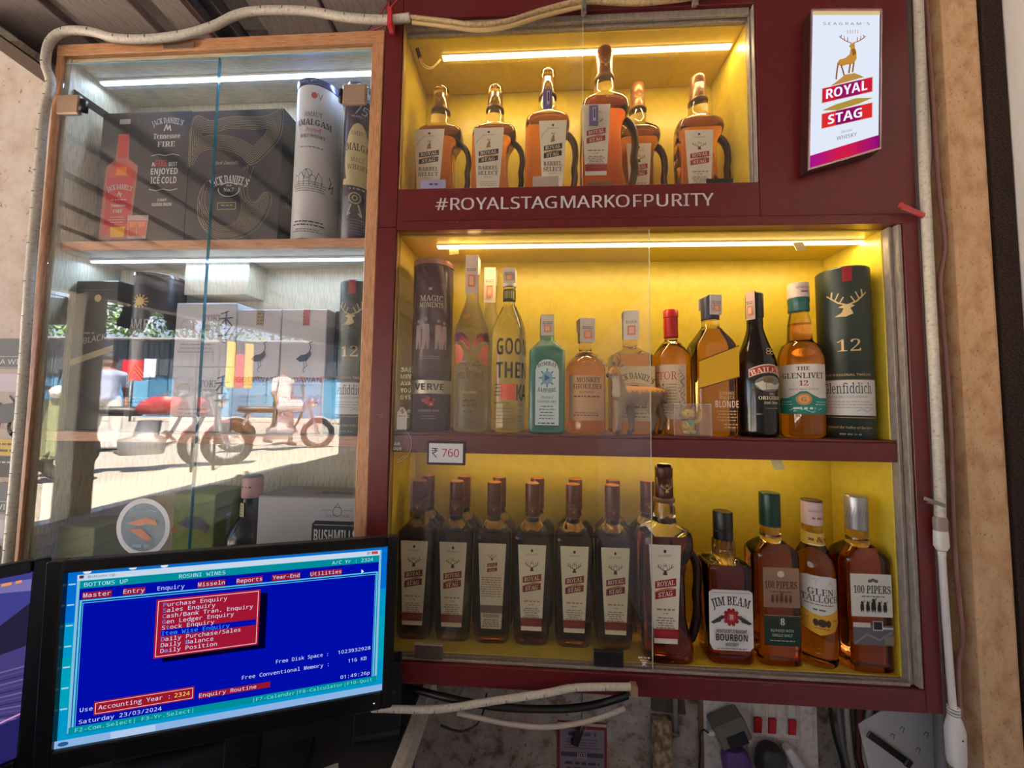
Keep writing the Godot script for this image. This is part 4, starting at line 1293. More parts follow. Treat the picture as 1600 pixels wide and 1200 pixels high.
	txt("SINGLE MALT SCOTCH", 0, 77, 2.8, c8(80, 70, 66), "r", {"w": 40})
	ell(0, 62, 10.5, 9.5, c8(196, 132, 76))
	ell(0, 62, 7.5, 6.8, c8(214, 158, 98))
	txt("G", 0, 58.5, 6.5, c8(150, 92, 44), "R")
	fine(-15, 15, 46, 1, 4, 3.0, c8(220, 226, 214), 31)
	line([Vector2(-20, 44), Vector2(-10, 48), Vector2(-14, 42), Vector2(0, 46), Vector2(10, 41), Vector2(24, 47)], 0.7, c8(206, 226, 214))
	fine(-34, -14, 57, 2, 4, 1.2, c8(180, 214, 204), 21)
	fine(14, 34, 57, 2, 4, 1.2, c8(180, 214, 204), 22)
	put_label(t, {"k": "cyl", "r": 0.0328, "a": -0.5})
	begin(0.001)
	ell(3, 0, 17, 7.5, c8(214, 150, 46))
	ell(3, 0, 14.5, 6, c8(232, 176, 70))
	fine(-6, 12, -1.5, 1, 3, 2.4, c8(190, 126, 40), 4)
	var sg := obj("gold_seal", print_mesh({"k": "cyl", "r": 0.0285, "a": -0.5}, 0, 99), ink_metal, t)
	sg.position = V(0, 0.1385, 0)
	# green tube
	green_tube(V(0.5230, y, -0.050), 0.0354, 0.279, "large dark green gift tube with a golden stag beside the yellow side panel", -0.52)
	# toy deer
	build_deer(V(0.167, y, -0.0265))
	build_cat(V(0.2565, y, -0.031))
	# price card on the pane
	t = thing("price_card", "small framed price card reading 760 on the sliding pane", "price tag", V(-0.1408, 1.3712, -0.0042))
	obj("card_frame", bx(V(0, 0, 0.0008), V(0.0635, 0.0385, 0.0014), 0.0004), mat(c8(54, 48, 62), 0.5), t)
	begin(0.001)
	rect(-28.5, -15.5, 27.5, 15.5, c8(214, 214, 216))
	txt("760", 7, -6, 12.5, c8(170, 40, 48), "s", {"w": 28})
	var rp := c8(40, 40, 46)
	line([Vector2(-24, 7), Vector2(-14, 7)], 1.3, rp)
	line([Vector2(-24, 3.5), Vector2(-14, 3.5)], 1.3, rp)
	line([Vector2(-21, 7), Vector2(-17.5, 5.8), Vector2(-17, 3), Vector2(-18.5, 0.5), Vector2(-23, 0), Vector2(-16, -7)], 1.4, rp)
	put_label(t, {"k": "flat", "z": 0.0014}, null, "card")
	# stickers on the pane near the maroon stile
	t = thing("pane_sticker", "tall clear sticker with faint pale capitals at the edge of the pane", "sticker", V(-0.2115, 1.47, -0.0041))
	begin(0.001)
	player = 1
	var row := 0
	for s in ["3AE", "MEV", "AVA", "YOO", "OYS"]:
		txt(s, 0, 34 - row * 11.5, 7, c8(196, 186, 150), "S", {"w": 18})
		row += 1
	txt("OV O", 0, -34, 5, c8(196, 186, 150), "S", {"w": 18})
	txt("OOD", 0, -43, 5, c8(196, 186, 150), "S", {"w": 16})
	obj("lettering", print_mesh({"k": "flat", "z": 0.0}, 0, 99, 0.0002), ink, t)
	t = thing("pane_sticker", "small white paper sticker with a round mark at the edge of the pane", "sticker", V(-0.2165, 1.4265, -0.0041))
	begin(0.001)
	poly([Vector2(-8.5, -18), Vector2(8.5, -18), Vector2(8.5, 10), Vector2(4.5, 14), Vector2(3.5, 18), Vector2(-3.5, 18), Vector2(-4.5, 14), Vector2(-8.5, 10)], c8(190, 186, 178))
	ell(0, 12, 3.6, 3.8, c8(110, 60, 100), 16)
	fine(-6, 6, 3, 1, 4, 1.8, c8(90, 80, 90), 3)
	put_label(t, {"k": "flat", "z": 0.0}, null, "sticker_paper")
	t = thing("pane_sticker", "round clear sticker with a pale ring at the edge of the pane", "sticker", V(-0.2215, 1.384, -0.0041))
	begin(0.001)
	player = 1
	var arc := []
	var arc2 := []
	for i in 21:
		arc.append(Vector2(-9 + 31 * cos(-1.35 + 2.7 * i / 20.0), 31 * sin(-1.35 + 2.7 * i / 20.0)))
		arc2.append(Vector2(-9 + 27 * cos(-1.3 + 2.6 * i / 20.0), 27 * sin(-1.3 + 2.6 * i / 20.0)))
	line(arc, 0.8, c8(186, 180, 176))
	line(arc2, 0.5, c8(170, 164, 160))
	txt("AR", -2, -2, 5, c8(190, 186, 180), "S", {"w": 11})
	txt("OUR", -1, -10, 5, c8(190, 186, 180), "S", {"w": 14})
	obj("lettering", print_mesh({"k": "flat", "z": 0.0}, 0, 99, 0.0002), ink, t)
	# scraps of tape by the strip lights
	for k in 3:
		t = thing("tape_scrap", ["pale scrap of paper tape hanging from the strip light above the bottles", "pale scrap of paper tape hanging below the maroon shelf", "yellowed scrap of tape beside the end of the strip light"][k], "tape", [V(0.4533, 1.7385, -0.047), V(0.3965, 1.3695, -0.03), V(-0.1465, 1.7385, -0.052)][k])
		var st := ST()
		box(st, V(0, -0.009, 0.001), V(0.017, 0.017, 0.0007), 0.0, Basis(Vector3.RIGHT, -0.35) * Basis(Vector3.BACK, 0.12))
		obj("scrap", st, mat([c8(226, 206, 160), c8(226, 214, 150), c8(206, 186, 110)][k], 0.7), t)

# golden stag's head for the green tubes
func stag_gold(x, y, k, col: Color) -> void:
	poly([Vector2(x - 2 * k, y), Vector2(x + 6 * k, y + 4 * k), Vector2(x + 3 * k, y + 12 * k), Vector2(x + 8 * k, y + 15 * k), Vector2(x + 2 * k, y + 18 * k), Vector2(x - 4 * k, y + 17 * k), Vector2(x - 10 * k, y + 14 * k), Vector2(x - 4 * k, y + 12 * k), Vector2(x - 6 * k, y + 6 * k), Vector2(x - 14 * k, y + 1 * k)], col)
	for s in [-1, 1]:
		line([Vector2(x + s * 2 * k, y + 17 * k), Vector2(x + s * 10 * k, y + 21 * k), Vector2(x + s * 17 * k, y + 28 * k), Vector2(x + s * 16 * k, y + 37 * k)], 2.0 * k, col)
		for q in [[8, 20, 4, 28], [13, 24, 9, 34], [16, 27, 22, 33]]:
			line([Vector2(x + s * q[0] * k, y + q[1] * k), Vector2(x + s * q[2] * k, y + q[3] * k)], 1.5 * k, col)

func green_tube(at: Vector3, r: float, h: float, label: String, a := 0.0) -> void:
	var t := thing("gift_tube", label, "tube", at)
	obj("tube_body", lathe([[r - 0.001, 0], [r, 0.001], [r, h - 0.001, true], [r - 0.0012, h]], 56), mat(c8(36, 48, 40), 0.42), t)
	var lid := obj("lid", lathe([[r - 0.003, h + 0.0002], [r - 0.0016, h + 0.0006], [r - 0.003, h + 0.0014]], 48), mat(c8(44, 58, 48), 0.35, 0.4), t)
	var k := h / 279.0
	begin(k)
	rect(-46, 37, 40, 93, c8(204, 202, 198))
	rect(-46, 93, 40, 94.2, c8(170, 140, 90))
	rect(-46, 33, 40, 34, c8(170, 140, 90))
	txt("Glenfiddich", -3, 72, 16, c8(44, 48, 50), "r", {"w": 64})
	txt("SINGLE MALT SCOTCH WHISKY", -3, 65, 3.0, c8(90, 90, 90), "s", {"w": 50})
	fine(-36, 32, 58, 3, 4.5, 1.2, c8(140, 138, 134), 23)
	line([Vector2(6, 44), Vector2(14, 47), Vector2(20, 43), Vector2(30, 48)], 0.7, c8(110, 110, 120))
	rect(-5, 254, 7, 278.5, c8(150, 24, 34))
	for i in 3: ring(1, 273 - i * 6.5, 2.2, 2.0, 0.7, c8(96, 12, 22), 10)
	stag_gold(0, 196, 1.15, c8(206, 182, 128))
	txt("12", 0, 140, 19, c8(206, 176, 130), "r", {"w": 29})
	txt("OUR ORIGINAL TWELVE", -3, 100, 3.6, c8(176, 150, 106), "S", {"w": 62})
	txt("Named the Valley of the Deer", -2, 16, 3.6, c8(196, 168, 116), "r", {"w": 56, "sk": 0.2})
	fine(-18, 14, 6, 1, 4, 2.4, c8(120, 120, 110), 33)
	put_label(t, {"k": "cyl", "r": r + 0.0003, "a": a}, null, "label")

func build_deer(at: Vector3) -> void:
	var t := thing("toy_deer", "small toy deer figurine, tawny back and greyish belly, on the maroon shelf", "figurine", at)
	t.scale = V(1.18, 1.18, 1.05)
	# one skin from joints: distances to tapered capsules, meshed as surface nets
	var J := [
		[V(-0.006, 0.054, 0), 0.0135, V(0.026, 0.055, 0), 0.0125], [V(-0.006, 0.054, 0), 0.0135, V(-0.018, 0.058, 0), 0.0115],
		[V(-0.018, 0.058, 0), 0.0110, V(-0.024, 0.082, 0.001), 0.0062], [V(-0.024, 0.082, 0.001), 0.0068, V(-0.026, 0.089, 0.002), 0.0068],
		[V(-0.026, 0.088, 0.002), 0.0064, V(-0.036, 0.083, 0.005), 0.0040], [V(-0.022, 0.094, -0.004), 0.0020, V(-0.012, 0.100, -0.007), 0.0024], [V(-0.026, 0.094, 0.006), 0.0020, V(-0.030, 0.101, 0.012), 0.0024],
		[V(0.036, 0.056, 0), 0.0095, V(0.044, 0.046, 0), 0.0030],
		[V(-0.016, 0.052, 0.007), 0.0078, V(-0.018, 0.030, 0.007), 0.0045], [V(-0.018, 0.030, 0.007), 0.0045, V(-0.022, 0.006, 0.007), 0.0036], [V(-0.022, 0.006, 0.007), 0.0038, V(-0.025, 0.003, 0.007), 0.0034],
		[V(-0.008, 0.050, -0.007), 0.0078, V(-0.002, 0.028, -0.007), 0.0045], [V(-0.002, 0.028, -0.007), 0.0045, V(-0.002, 0.006, -0.007), 0.0036], [V(-0.002, 0.006, -0.007), 0.0038, V(-0.005, 0.003, -0.007), 0.0034],
		[V(0.026, 0.054, 0.006), 0.0105, V(0.022, 0.034, 0.008), 0.0056], [V(0.022, 0.034, 0.008), 0.0052, V(0.027, 0.020, 0.008), 0.0040], [V(0.027, 0.020, 0.008), 0.0040, V(0.023, 0.004, 0.008), 0.0036],
		[V(0.032, 0.054, -0.006), 0.0105, V(0.036, 0.034, -0.008), 0.0056], [V(0.036, 0.034, -0.008), 0.0052, V(0.043, 0.022, -0.008), 0.0040], [V(0.043, 0.022, -0.008), 0.0040, V(0.038, 0.004, -0.008), 0.0036]]
	var cols := func(p: Vector3) -> Color:
		# dyed patches: tawny back, nape and brow, grey-brown below, pale throat, dark nose and hooves
		var n := sin(p.x * 900.0) * 0.0015 + sin(p.z * 700.0 + p.x * 400.0) * 0.0015
		if p.x < -0.0365: return c8(40, 30, 24)
		if p.y < 0.006: return c8(70, 52, 40)
		if p.y > 0.060 + n and p.x > -0.012: return c8(190, 132, 48)
		if p.y > 0.084 + n and p.y < 0.096: return c8(186, 128, 52)
		if p.x < -0.0215 and p.y > 0.052 and p.y < 0.082: return c8(176, 158, 140)
		return c8(124, 98, 74)
	obj("body", skin(J, 0.0021, 0.003, cols), ink, t)
	for s in [-1, 1]:
		var e := ST()
		ball(e, V(-0.0300, 0.0895, 0.002 + s * 0.0056), V(0.0011, 0.0013, 0.0009), 10)
		obj("eye", e, m_black, t)
		var an := ST()
		tube(an, [V(-0.022, 0.096, s * 0.002), V(-0.019, 0.104, s * 0.006), V(-0.021, 0.112, s * 0.010)], [0.0011, 0.0009, 0.0005], 6)
		tube(an, [V(-0.0195, 0.103, s * 0.0055), V(-0.025, 0.108, s * 0.007)], [0.0008, 0.0005], 6)
		obj("antler", an, mat(c8(92, 70, 52), 0.6), t)

# smooth-minimum field of tapered capsules, meshed as surface nets
func skin(J: Array, cell: float, blend: float, cols: Callable) -> ArrayMesh:
	var vals := {}
	var f := func(p: Vector3) -> float:
		var d := 1e9
		for j in J:
			var a: Vector3 = j[0]
			var ba: Vector3 = j[2] - a
			var h: float = clampf((p - a).dot(ba) / ba.length_squared(), 0.0, 1.0)
			var e: float = (p - a - ba * h).length() - lerpf(j[1], j[3], h)
			var k := clampf(0.5 + 0.5 * (e - d) / blend, 0.0, 1.0)
			d = lerpf(e, d, k) - blend * k * (1.0 - k)
		return d
	var cells := {}
	for j in J:
		var rr: float = maxf(j[1], j[3]) + cell * 2
		var lo: Vector3 = Vector3(minf(j[0].x, j[2].x), minf(j[0].y, j[2].y), minf(j[0].z, j[2].z)) - Vector3.ONE * rr
		var hi: Vector3 = Vector3(maxf(j[0].x, j[2].x), maxf(j[0].y, j[2].y), maxf(j[0].z, j[2].z)) + Vector3.ONE * rr
		var a := Vector3i((lo / cell).floor())
		var b := Vector3i((hi / cell).ceil())
		for x in range(a.x, b.x + 1):
			for y in range(a.y, b.y + 1):
				for z in range(a.z, b.z + 1): cells[Vector3i(x, y, z)] = true
	var at := func(g: Vector3i) -> float:
		if not vals.has(g): vals[g] = f.call(Vector3(g) * cell)
		return vals[g]
	var cor := [Vector3i(0, 0, 0), Vector3i(1, 0, 0), Vector3i(0, 1, 0), Vector3i(1, 1, 0), Vector3i(0, 0, 1), Vector3i(1, 0, 1), Vector3i(0, 1, 1), Vector3i(1, 1, 1)]
	var ed := [[0, 1], [2, 3], [4, 5], [6, 7], [0, 2], [1, 3], [4, 6], [5, 7], [0, 4], [1, 5], [2, 6], [3, 7]]
	var idx := {}
	var vs := PackedVector3Array()
	for g: Vector3i in cells:
		var v := []
		var neg := 0
		for c in cor:
			var q: float = at.call(g + c)
			v.append(q)
			if q < 0.0: neg += 1
		if neg == 0 or neg == 8: continue
		var s := Vector3.ZERO
		var n := 0
		for e in ed:
			if (v[e[0]] < 0.0) != (v[e[1]] < 0.0):
				var k: float = v[e[0]] / (v[e[0]] - v[e[1]])
				s += Vector3(g + cor[e[0]]).lerp(Vector3(g + cor[e[1]]), k)
				n += 1
		idx[g] = vs.size()
		vs.append(s / n * cell)
	var ns := PackedVector3Array()
	var cs := PackedColorArray()
	for p in vs:
		var e := cell * 0.5
		var d := Vector3(f.call(p + V(e, 0, 0)) - f.call(p - V(e, 0, 0)), f.call(p + V(0, e, 0)) - f.call(p - V(0, e, 0)), f.call(p + V(0, 0, e)) - f.call(p - V(0, 0, e)))
		ns.append(d.normalized())
		cs.append(cols.call(p).srgb_to_linear())
	var ix := PackedInt32Array()
	for g: Vector3i in idx:
		for a in 3:
			var u := Vector3i.ZERO
			var w := Vector3i.ZERO
			var m := Vector3i.ZERO
			m[a] = 1; u[(a + 1) % 3] = 1; w[(a + 2) % 3] = 1
			var s0: float = at.call(g)
			var s1: float = at.call(g + m)
			if (s0 < 0.0) == (s1 < 0.0): continue
			if not (idx.has(g - u) and idx.has(g - w) and idx.has(g - u - w)): continue
			var q := [idx[g], idx[g - u], idx[g - u - w], idx[g - w]]
			if s0 < 0.0: q.reverse()
			for k in [0, 1, 2, 0, 2, 3]: ix.append(q[k])
	var arr := []
	arr.resize(Mesh.ARRAY_MAX)
	arr[Mesh.ARRAY_VERTEX] = vs
	arr[Mesh.ARRAY_NORMAL] = ns
	arr[Mesh.ARRAY_COLOR] = cs
	arr[Mesh.ARRAY_INDEX] = ix
	var out := ArrayMesh.new()
	out.add_surface_from_arrays(Mesh.PRIMITIVE_TRIANGLES, arr)
	return out

func build_cat(at: Vector3) -> void:
	var t := thing("cat_figurine", "golden beckoning cat figurine in a small clear box", "figurine", at + V(0, 0.0008, 0))
	t.scale = V(1.26, 1.26, 1.26)
	var gold := mat(c8(206, 176, 92), 0.3, 0.35)
	var st := ST()
	ball(st, V(0, 0.0115, 0), V(0.0082, 0.0105, 0.0075), 18)
	ball(st, V(-0.0045, 0.0045, 0.0045), V(0.0042, 0.0038, 0.0045), 12)
	ball(st, V(0.0045, 0.0045, 0.0045), V(0.0042, 0.0038, 0.0045), 12)
	obj("body", st, gold, t)
	st = ST()
	ball(st, V(0, 0.0268, 0.001), V(0.0088, 0.0074, 0.0072), 18)
	var head := obj("head", st, gold, t)
	for s in [-1, 1]:
		obj("ear", ext([Vector2(s * 0.0028, 0.0318), Vector2(s * 0.0082, 0.0296), Vector2(s * 0.0075, 0.0372)], -0.001, 0.0022), gold, t)
		obj("inner_ear", ext([Vector2(s * 0.0040, 0.0322), Vector2(s * 0.0074, 0.0308), Vector2(s * 0.0070, 0.0356)], 0.0022, 0.0026), mat(c8(206, 110, 110), 0.5), t)
	obj("raised_arm", tb(smooth_path([V(0.006, 0.0165, 0.001), V(0.0125, 0.019, 0.002), V(0.0138, 0.026, 0.003), V(0.0128, 0.0312, 0.005)], 0.003), 0.0026, 10), gold, t)
	obj("resting_arm", tb(smooth_path([V(-0.006, 0.016, 0.003), V(-0.0072, 0.011, 0.006), V(-0.0035, 0.0085, 0.0085)], 0.003), 0.0024, 10), gold, t)
	obj("collar", lathe([[0.0066, 0.0188], [0.0078, 0.0194], [0.0066, 0.0208]], 20), mat(c8(160, 40, 36), 0.5), t)
	obj("bib", ext([Vector2(-0.005, 0.0198), Vector2(0.005, 0.0198), Vector2(0, 0.0128)], 0.0064, 0.0088), mat(c8(70, 160, 140), 0.5), t)
	begin(0.001)
	player = 1
	for s in [-1, 1]: line([Vector2(s * 2.0, 27.6), Vector2(s * 3.4, 28.6), Vector2(s * 4.8, 27.8)], 0.7, c8(50, 40, 30))
	poly([Vector2(-0.9, 26.2), Vector2(0.9, 26.2), Vector2(0, 25.2)], c8(190, 80, 80))
	line([Vector2(-2.6, 23.6), Vector2(-1.2, 22.8), Vector2(0, 24), Vector2(1.2, 22.8), Vector2(2.6, 23.6)], 0.8, c8(190, 60, 56))
	obj("face", print_mesh({"k": "flat", "z": 0.0083}, 0, 99), ink, head)
	# clear box
	var b := thing("acrylic_box", "small clear acrylic box around the golden cat figurine", "box", at)
	var m := pane(c8(230, 230, 220), 0.03)
	for s in [[V(0, 0.0258, 0.0185), V(0.059, 0.0505, 0.001)], [V(0, 0.0258, -0.0185), V(0.059, 0.0505, 0.001)], [V(-0.029, 0.0258, 0), V(0.001, 0.0505, 0.036)], [V(0.029, 0.0258, 0), V(0.001, 0.0505, 0.036)], [V(0, 0.0515, 0), V(0.059, 0.001, 0.038)]]:
		obj("clear_panel", bx(s[0], s[1]), m, b)
	var fr := ST()
	for s in [-1, 1]:
		for z in [-1, 1]: box(fr, V(s * 0.029, 0.0258, z * 0.0185), V(0.0014, 0.0516, 0.0014))
		box(fr, V(0, 0.0515, s * 0.0185), V(0.059, 0.0014, 0.0014))
		box(fr, V(s * 0.029, 0.0515, 0), V(0.0014, 0.0014, 0.038))
	obj("polished_edges", fr, pane(c8(225, 215, 190), 0.35), b)
	obj("base_plate", bx(V(0, 0.0003, 0), V(0.06, 0.0006, 0.039)), mat(c8(52, 40, 34), 0.4), b)
	for q in [V(0.019, 0.004, 0.008), V(0.024, 0.0035, 0.005)]:
		pass

# ------------------------------------------------------------------ bottom compartment
func rs_bottle(label: String, at: Vector3, kind: String, group := "") -> Node3D:
	var t := thing("whisky_bottle", label, "bottle", at, group)
	var a := 0.0320
	var b := 0.0232
	var R := [[0.0, -a * 0.80, a * 0.80, b * 0.82, 5.0], [0.002, -a * 0.86, a * 0.86, b * 0.9, 5.0], [0.010, -a * 0.93, a * 0.93, b * 0.98, 5.0], [0.02, -a * 0.96, a * 0.96, b, 5.0], [0.1, -a * 0.98, a * 0.98, b, 5.0], [0.172, -a, a, b, 5.0], [0.1775, -a * 0.985, a * 0.985, b * 0.98, 4.6], [0.181, -a * 0.93, a * 0.93, b * 0.95, 4.0], [0.1995, -a * 0.43, a * 0.43, b * 0.60, 2.4], [0.204, -0.0112, 0.0112, 0.0112, 2.0], [0.212, -0.0106, 0.0106, 0.0106, 2.0]]
	glass_parts(t, R, 0.188, glass(c8(128, 58, 28)), glass(c8(236, 206, 140)), 40)  # low light of this compartment is put into the dark liquid colour
	var c := obj("cap", lathe([[0.0115, 0.2085], [0.0128, 0.2095, true], [0.0128, 0.2335, true], [0.0122, 0.234], [0.0122, 0.2352], [0.0128, 0.2358, true], [0.0128, 0.2625], [0.0120, 0.2655]], 28), mat(c8(92, 46, 28), 0.32, 0.2), t)
	obj("cap_top", lathe([[0.0119, 0.2656], [0.0116, 0.2662, true], [0.0108, 0.2664]], 24), mat(c8(176, 104, 52), 0.35), t)
	begin(0.001)
	player = 1
	stag(0, 219, 0.22, c8(170, 120, 70))
	line([Vector2(-16, 234.6), Vector2(16, 234.6)], 0.7, c8(196, 150, 96))
	line([Vector2(-16, 211.5), Vector2(16, 211.5)], 0.6, c8(196, 150, 96))
	obj("cap_print", print_mesh({"k": "cyl", "r": 0.0129}, 0, 99), ink, c)
	begin(0.1405 / 442.0, Vector2(0, 0.0265))
	rs_label(kind, c8(216, 206, 174) if kind == "front" else c8(206, 192, 160), c8(118, 22, 26))
	put_label(t, {"k": "flat", "z": b + 0.0005})
	t.set_meta("base_name", "whisky_bottle")
	return t

func build_lower_bottles() -> void:
	var y := 1.0474
	var xs := [-0.2025, -0.1347, -0.0670, 0.0008, 0.0722, 0.1402]
	var g1 := "dark whisky bottles in the front row on the cabinet floor"
	var nth := ["first", "second", "third", "fourth", "fifth", "sixth", "seventh"]
	var L := "dark front-row whisky bottle with a cream label, %s counted from the wooden cabinet"
	var first := rs_bottle(L % nth[0], V(xs[0], y, -0.068), "front", g1)
	for i in range(1, 6):
		if i == 2: rs_bottle("dark whisky bottle in the front row turned to show its printed back label", V(xs[2], y, -0.068), "back")
		else: copy_of(first, V(xs[i], y, -0.068), L % nth[i])
	var bx_ := [-0.2013, -0.1310, -0.0626, 0.0099, 0.0815, 0.1518, 0.2150]
	for i in 7:
		copy_of(first, V(bx_[i], y, -0.1165), "dark rear-row whisky bottle with a tan-topped cap, %s counted from the wooden cabinet" % nth[i], "dark whisky bottles in the rear row on the cabinet floor")
	# big handled bottle at the edge of the pane
	magnum("large dark amber handled bottle with red banners at the edge of the pane", V(0.2215, y, -0.046), 0.3085, "front", c8(166, 74, 30), mat(c8(74, 34, 22), 0.3, 0.25), -0.010, 0.135, 0.050, 0.60, 0.49)
	var t: Node3D
	# square bourbon
	t = thing("bourbon_bottle", "squat bourbon bottle with a white label, red seal and black cap", "bottle", V(0.3185, y, -0.050))
	glass_parts(t, bottle_rings(0.0700, 0.054, 6.0, 0.146, 0.160, 0.0165, 0.186, "round", 0.0145), 0.152, glass(c8(178, 92, 40)), glass(c8(236, 214, 160)), 40)
	var fl := ST()
	for i in 12:
		var a := TAU * i / 12.0
		tube(fl, [V(sin(a) * 0.0166, 0.1625, cos(a) * 0.0166), V(sin(a) * 0.0148, 0.186, cos(a) * 0.0148)], 0.0018, 6)
	obj("neck_flutes", fl, glass(c8(236, 214, 160)), t)
	obj("cap", lathe([[0.0138, 0.1862], [0.0150, 0.187, true], [0.0150, 0.2, true], [0.0145, 0.2005], [0.0145, 0.202], [0.0150, 0.2025, true], [0.0150, 0.2295], [0.014, 0.2315]], 28), mat(c8(22, 20, 20), 0.35), t)
	begin(0.001)
	poly([Vector2(-36, 34), Vector2(-30, 24), Vector2(30, 24), Vector2(36, 30), Vector2(36, 112), Vector2(30, 116), Vector2(-30, 116), Vector2(-36, 112)], c8(216, 214, 212))
	txt("JIM BEAM", 0, 93, 13, c8(30, 26, 28), "R", {"w": 60, "arc": 90})
	for s in [-1, 1]:
		for i in 6: line([Vector2(s * 10, 74), Vector2(s * (16 + i * 3.2), 76 - i * 2.0), Vector2(s * (18 + i * 2.0), 68 - i * 0.6)], 2.4, c8(60, 62, 70))
	ell(0, 75, 11, 11, c8(150, 26, 32), 18)
	for i in 10: ell(11 * cos(TAU * i / 10.0), 75 + 11 * sin(TAU * i / 10.0), 3.0, 3.0, c8(150, 26, 32), 10)
	ell(0, 75, 7, 7, c8(176, 60, 60), 16)
	txt("B", 0, 71.5, 7, c8(226, 200, 196), "R")
	txt("KENTUCKY STRAIGHT", 0, 51, 5, c8(40, 38, 44), "S", {"w": 50})
	txt("BOURBON", 0, 39, 10, c8(24, 22, 28), "S", {"w": 52})
	txt("WHISKEY", 0, 31, 5, c8(40, 38, 44), "S", {"w": 22})
	fine(-28, 28, 26.5, 1, 4, 1.4, c8(110, 100, 100), 3)
	line([Vector2(-32, 112), Vector2(32, 112)], 0.6, c8(120, 110, 108))
	narrow(0.93)
	put_label(t, {"k": "flat", "z": 0.0274, "x": -0.0035})
	begin(0.001)
	player = 1
	line([Vector2(-22, 201.2), Vector2(22, 201.2)], 0.6, c8(120, 110, 90))
	obj("cap_line", print_mesh({"k": "cyl", "r": 0.0151}, 0, 9), ink, t)
	# green capped blend
	t = thing("whisky_bottle", "amber whisky bottle with a dark green cap and a copper and green label", "bottle", V(0.3945, y, -0.050))
	pipers(t, c8(206, 124, 52))
	cap(t, 0.0152, 0.2105, 0.2645, mat(c8(24, 58, 46), 0.3, 0.2))
	begin(0.001)
	rect(-26, 92, 35, 153, c8(150, 116, 92))
	ell(4, 143, 6, 5, c8(206, 186, 160), 14)
	txt("100 PIPERS", 4, 121, 11, c8(58, 34, 24), "R", {"w": 54})
	fine(-20, 28, 115, 1, 4, 1.6, c8(90, 62, 44), 4)
	piper_row(4, 98, 0.8, c8(88, 56, 38))
	narrow(0.90)
	put_label(t, {"k": "flat", "z": 0.0264, "x": -0.0055})
	begin(0.001)
	rect(-26, 34, 35, 80, c8(22, 46, 36))
	rect(-26, 79, 35, 80.4, c8(150, 122, 70))
	ell(5, 70, 7, 7.5, c8(44, 66, 56), 16)
	txt("8", 5, 65.5, 10, c8(226, 220, 206), "R")
	txt("BLENDED WITH", 4, 55, 4, c8(206, 214, 196), "s", {"w": 38})
	txt("SINGLE MALT", 4, 48, 4, c8(206, 214, 196), "s", {"w": 34})
	fine(-20, 28, 41, 1, 4, 1.6, c8(150, 170, 140), 5)
	narrow(0.90)
	put_label(t, {"k": "flat", "z": 0.0264, "x": -0.0055})
	# pale blend
	t = thing("whisky_bottle", "golden whisky bottle with a white and yellow label and a yellow neck band", "bottle", V(0.4630, y, -0.052))
	glass_parts(t, bottle_rings(0.0560, 0.0560, 2.0, 0.146, 0.186, 0.0140, 0.214, "round", 0.0135), 0.19, glass(c8(228, 160, 66)), glass(c8(240, 220, 150)), 40)
	var nb := band(t, 0.0150, 0.183, 0.203, mat(c8(206, 172, 60), 0.4))
	begin(0.001)
	player = 1
	txt("&", 0, 189, 9, c8(150, 60, 40), "R")
	fine(-16, -7, 191, 1, 4, 4, c8(150, 60, 40), 37)
	fine(7, 16, 191, 1, 4, 4, c8(150, 60, 40), 38)
	rect(-16, 184.5, 16, 186, c8(236, 226, 190))
	obj("band_print", print_mesh({"k": "cyl", "r": 0.0156}, 0, 9), ink, nb)
	cap(t, 0.0145, 0.2142, 0.252, mat(c8(206, 178, 172), 0.5))
	obj("cap_rim", lathe([[0.0144, 0.2521], [0.0148, 0.2526, true], [0.0146, 0.2538], [0.012, 0.2542]], 28), mat(c8(60, 34, 28), 0.4), t)
	begin(0.001)
	player = 1
	txt("MAHARASHTRA", 0, 236, 4.2, c8(150, 90, 110), "s", {"w": 26})
	fine(-11, 11, 225, 1, 4, 3, c8(140, 90, 110), 36)
	obj("cap_print", print_mesh({"k": "cyl", "r": 0.0147}, 0, 9), ink, t)
	begin(0.001)
	var sh := [Vector2(-31, 70), Vector2(-22, 58), Vector2(0, 51), Vector2(22, 58), Vector2(31, 70), Vector2(31, 136), Vector2(15, 141), Vector2(-15, 141), Vector2(-31, 136)]
	poly(sh, c8(212, 210, 206))
	poly([Vector2(-31, 70), Vector2(-22, 58), Vector2(0, 51), Vector2(22, 58), Vector2(31, 70), Vector2(31, 91), Vector2(14, 84), Vector2(0, 81), Vector2(-14, 84), Vector2(-31, 91)], c8(214, 160, 44))
	line([Vector2(-31, 91), Vector2(-14, 84), Vector2(0, 81), Vector2(14, 84), Vector2(31, 91)], 1, c8(150, 110, 50))
	for i in 4: line([Vector2(-18 + i * 3, 124 + i * 3.5), Vector2(-4 + i, 128 + i * 3), Vector2(10 + i * 2, 125 + i * 3), Vector2(22 - i, 122 + i * 3)], 0.7, c8(150, 150, 156))
	txt("GLEN", 3, 112, 9.5, c8(92, 68, 62), "R", {"w": 34})
	txt("TALLOCH", 3, 101, 9.5, c8(92, 68, 62), "R", {"w": 52})
	fine(-24, 26, 96.5, 1, 4, 1.5, c8(130, 100, 90), 6)
	fine(-8, 8, 88, 1, 4, 2.6, c8(120, 90, 80), 39)
	ell(3, 70, 6, 6, c8(50, 40, 30), 14)
	for s in [-1, 1]:
		ell(3 + s * 8, 70, 3.6, 5.5, c8(60, 48, 34), 12)
	fine(-8, 14, 61, 1, 4, 1.2, c8(110, 80, 30), 7)
	fine(-26, -12, 74, 1, 4, 1.4, c8(130, 92, 34), 8)
	fine(16, 28, 74, 1, 4, 1.4, c8(130, 92, 34), 9)
	put_label(t, {"k": "cyl", "r": 0.0284, "a": -0.42})
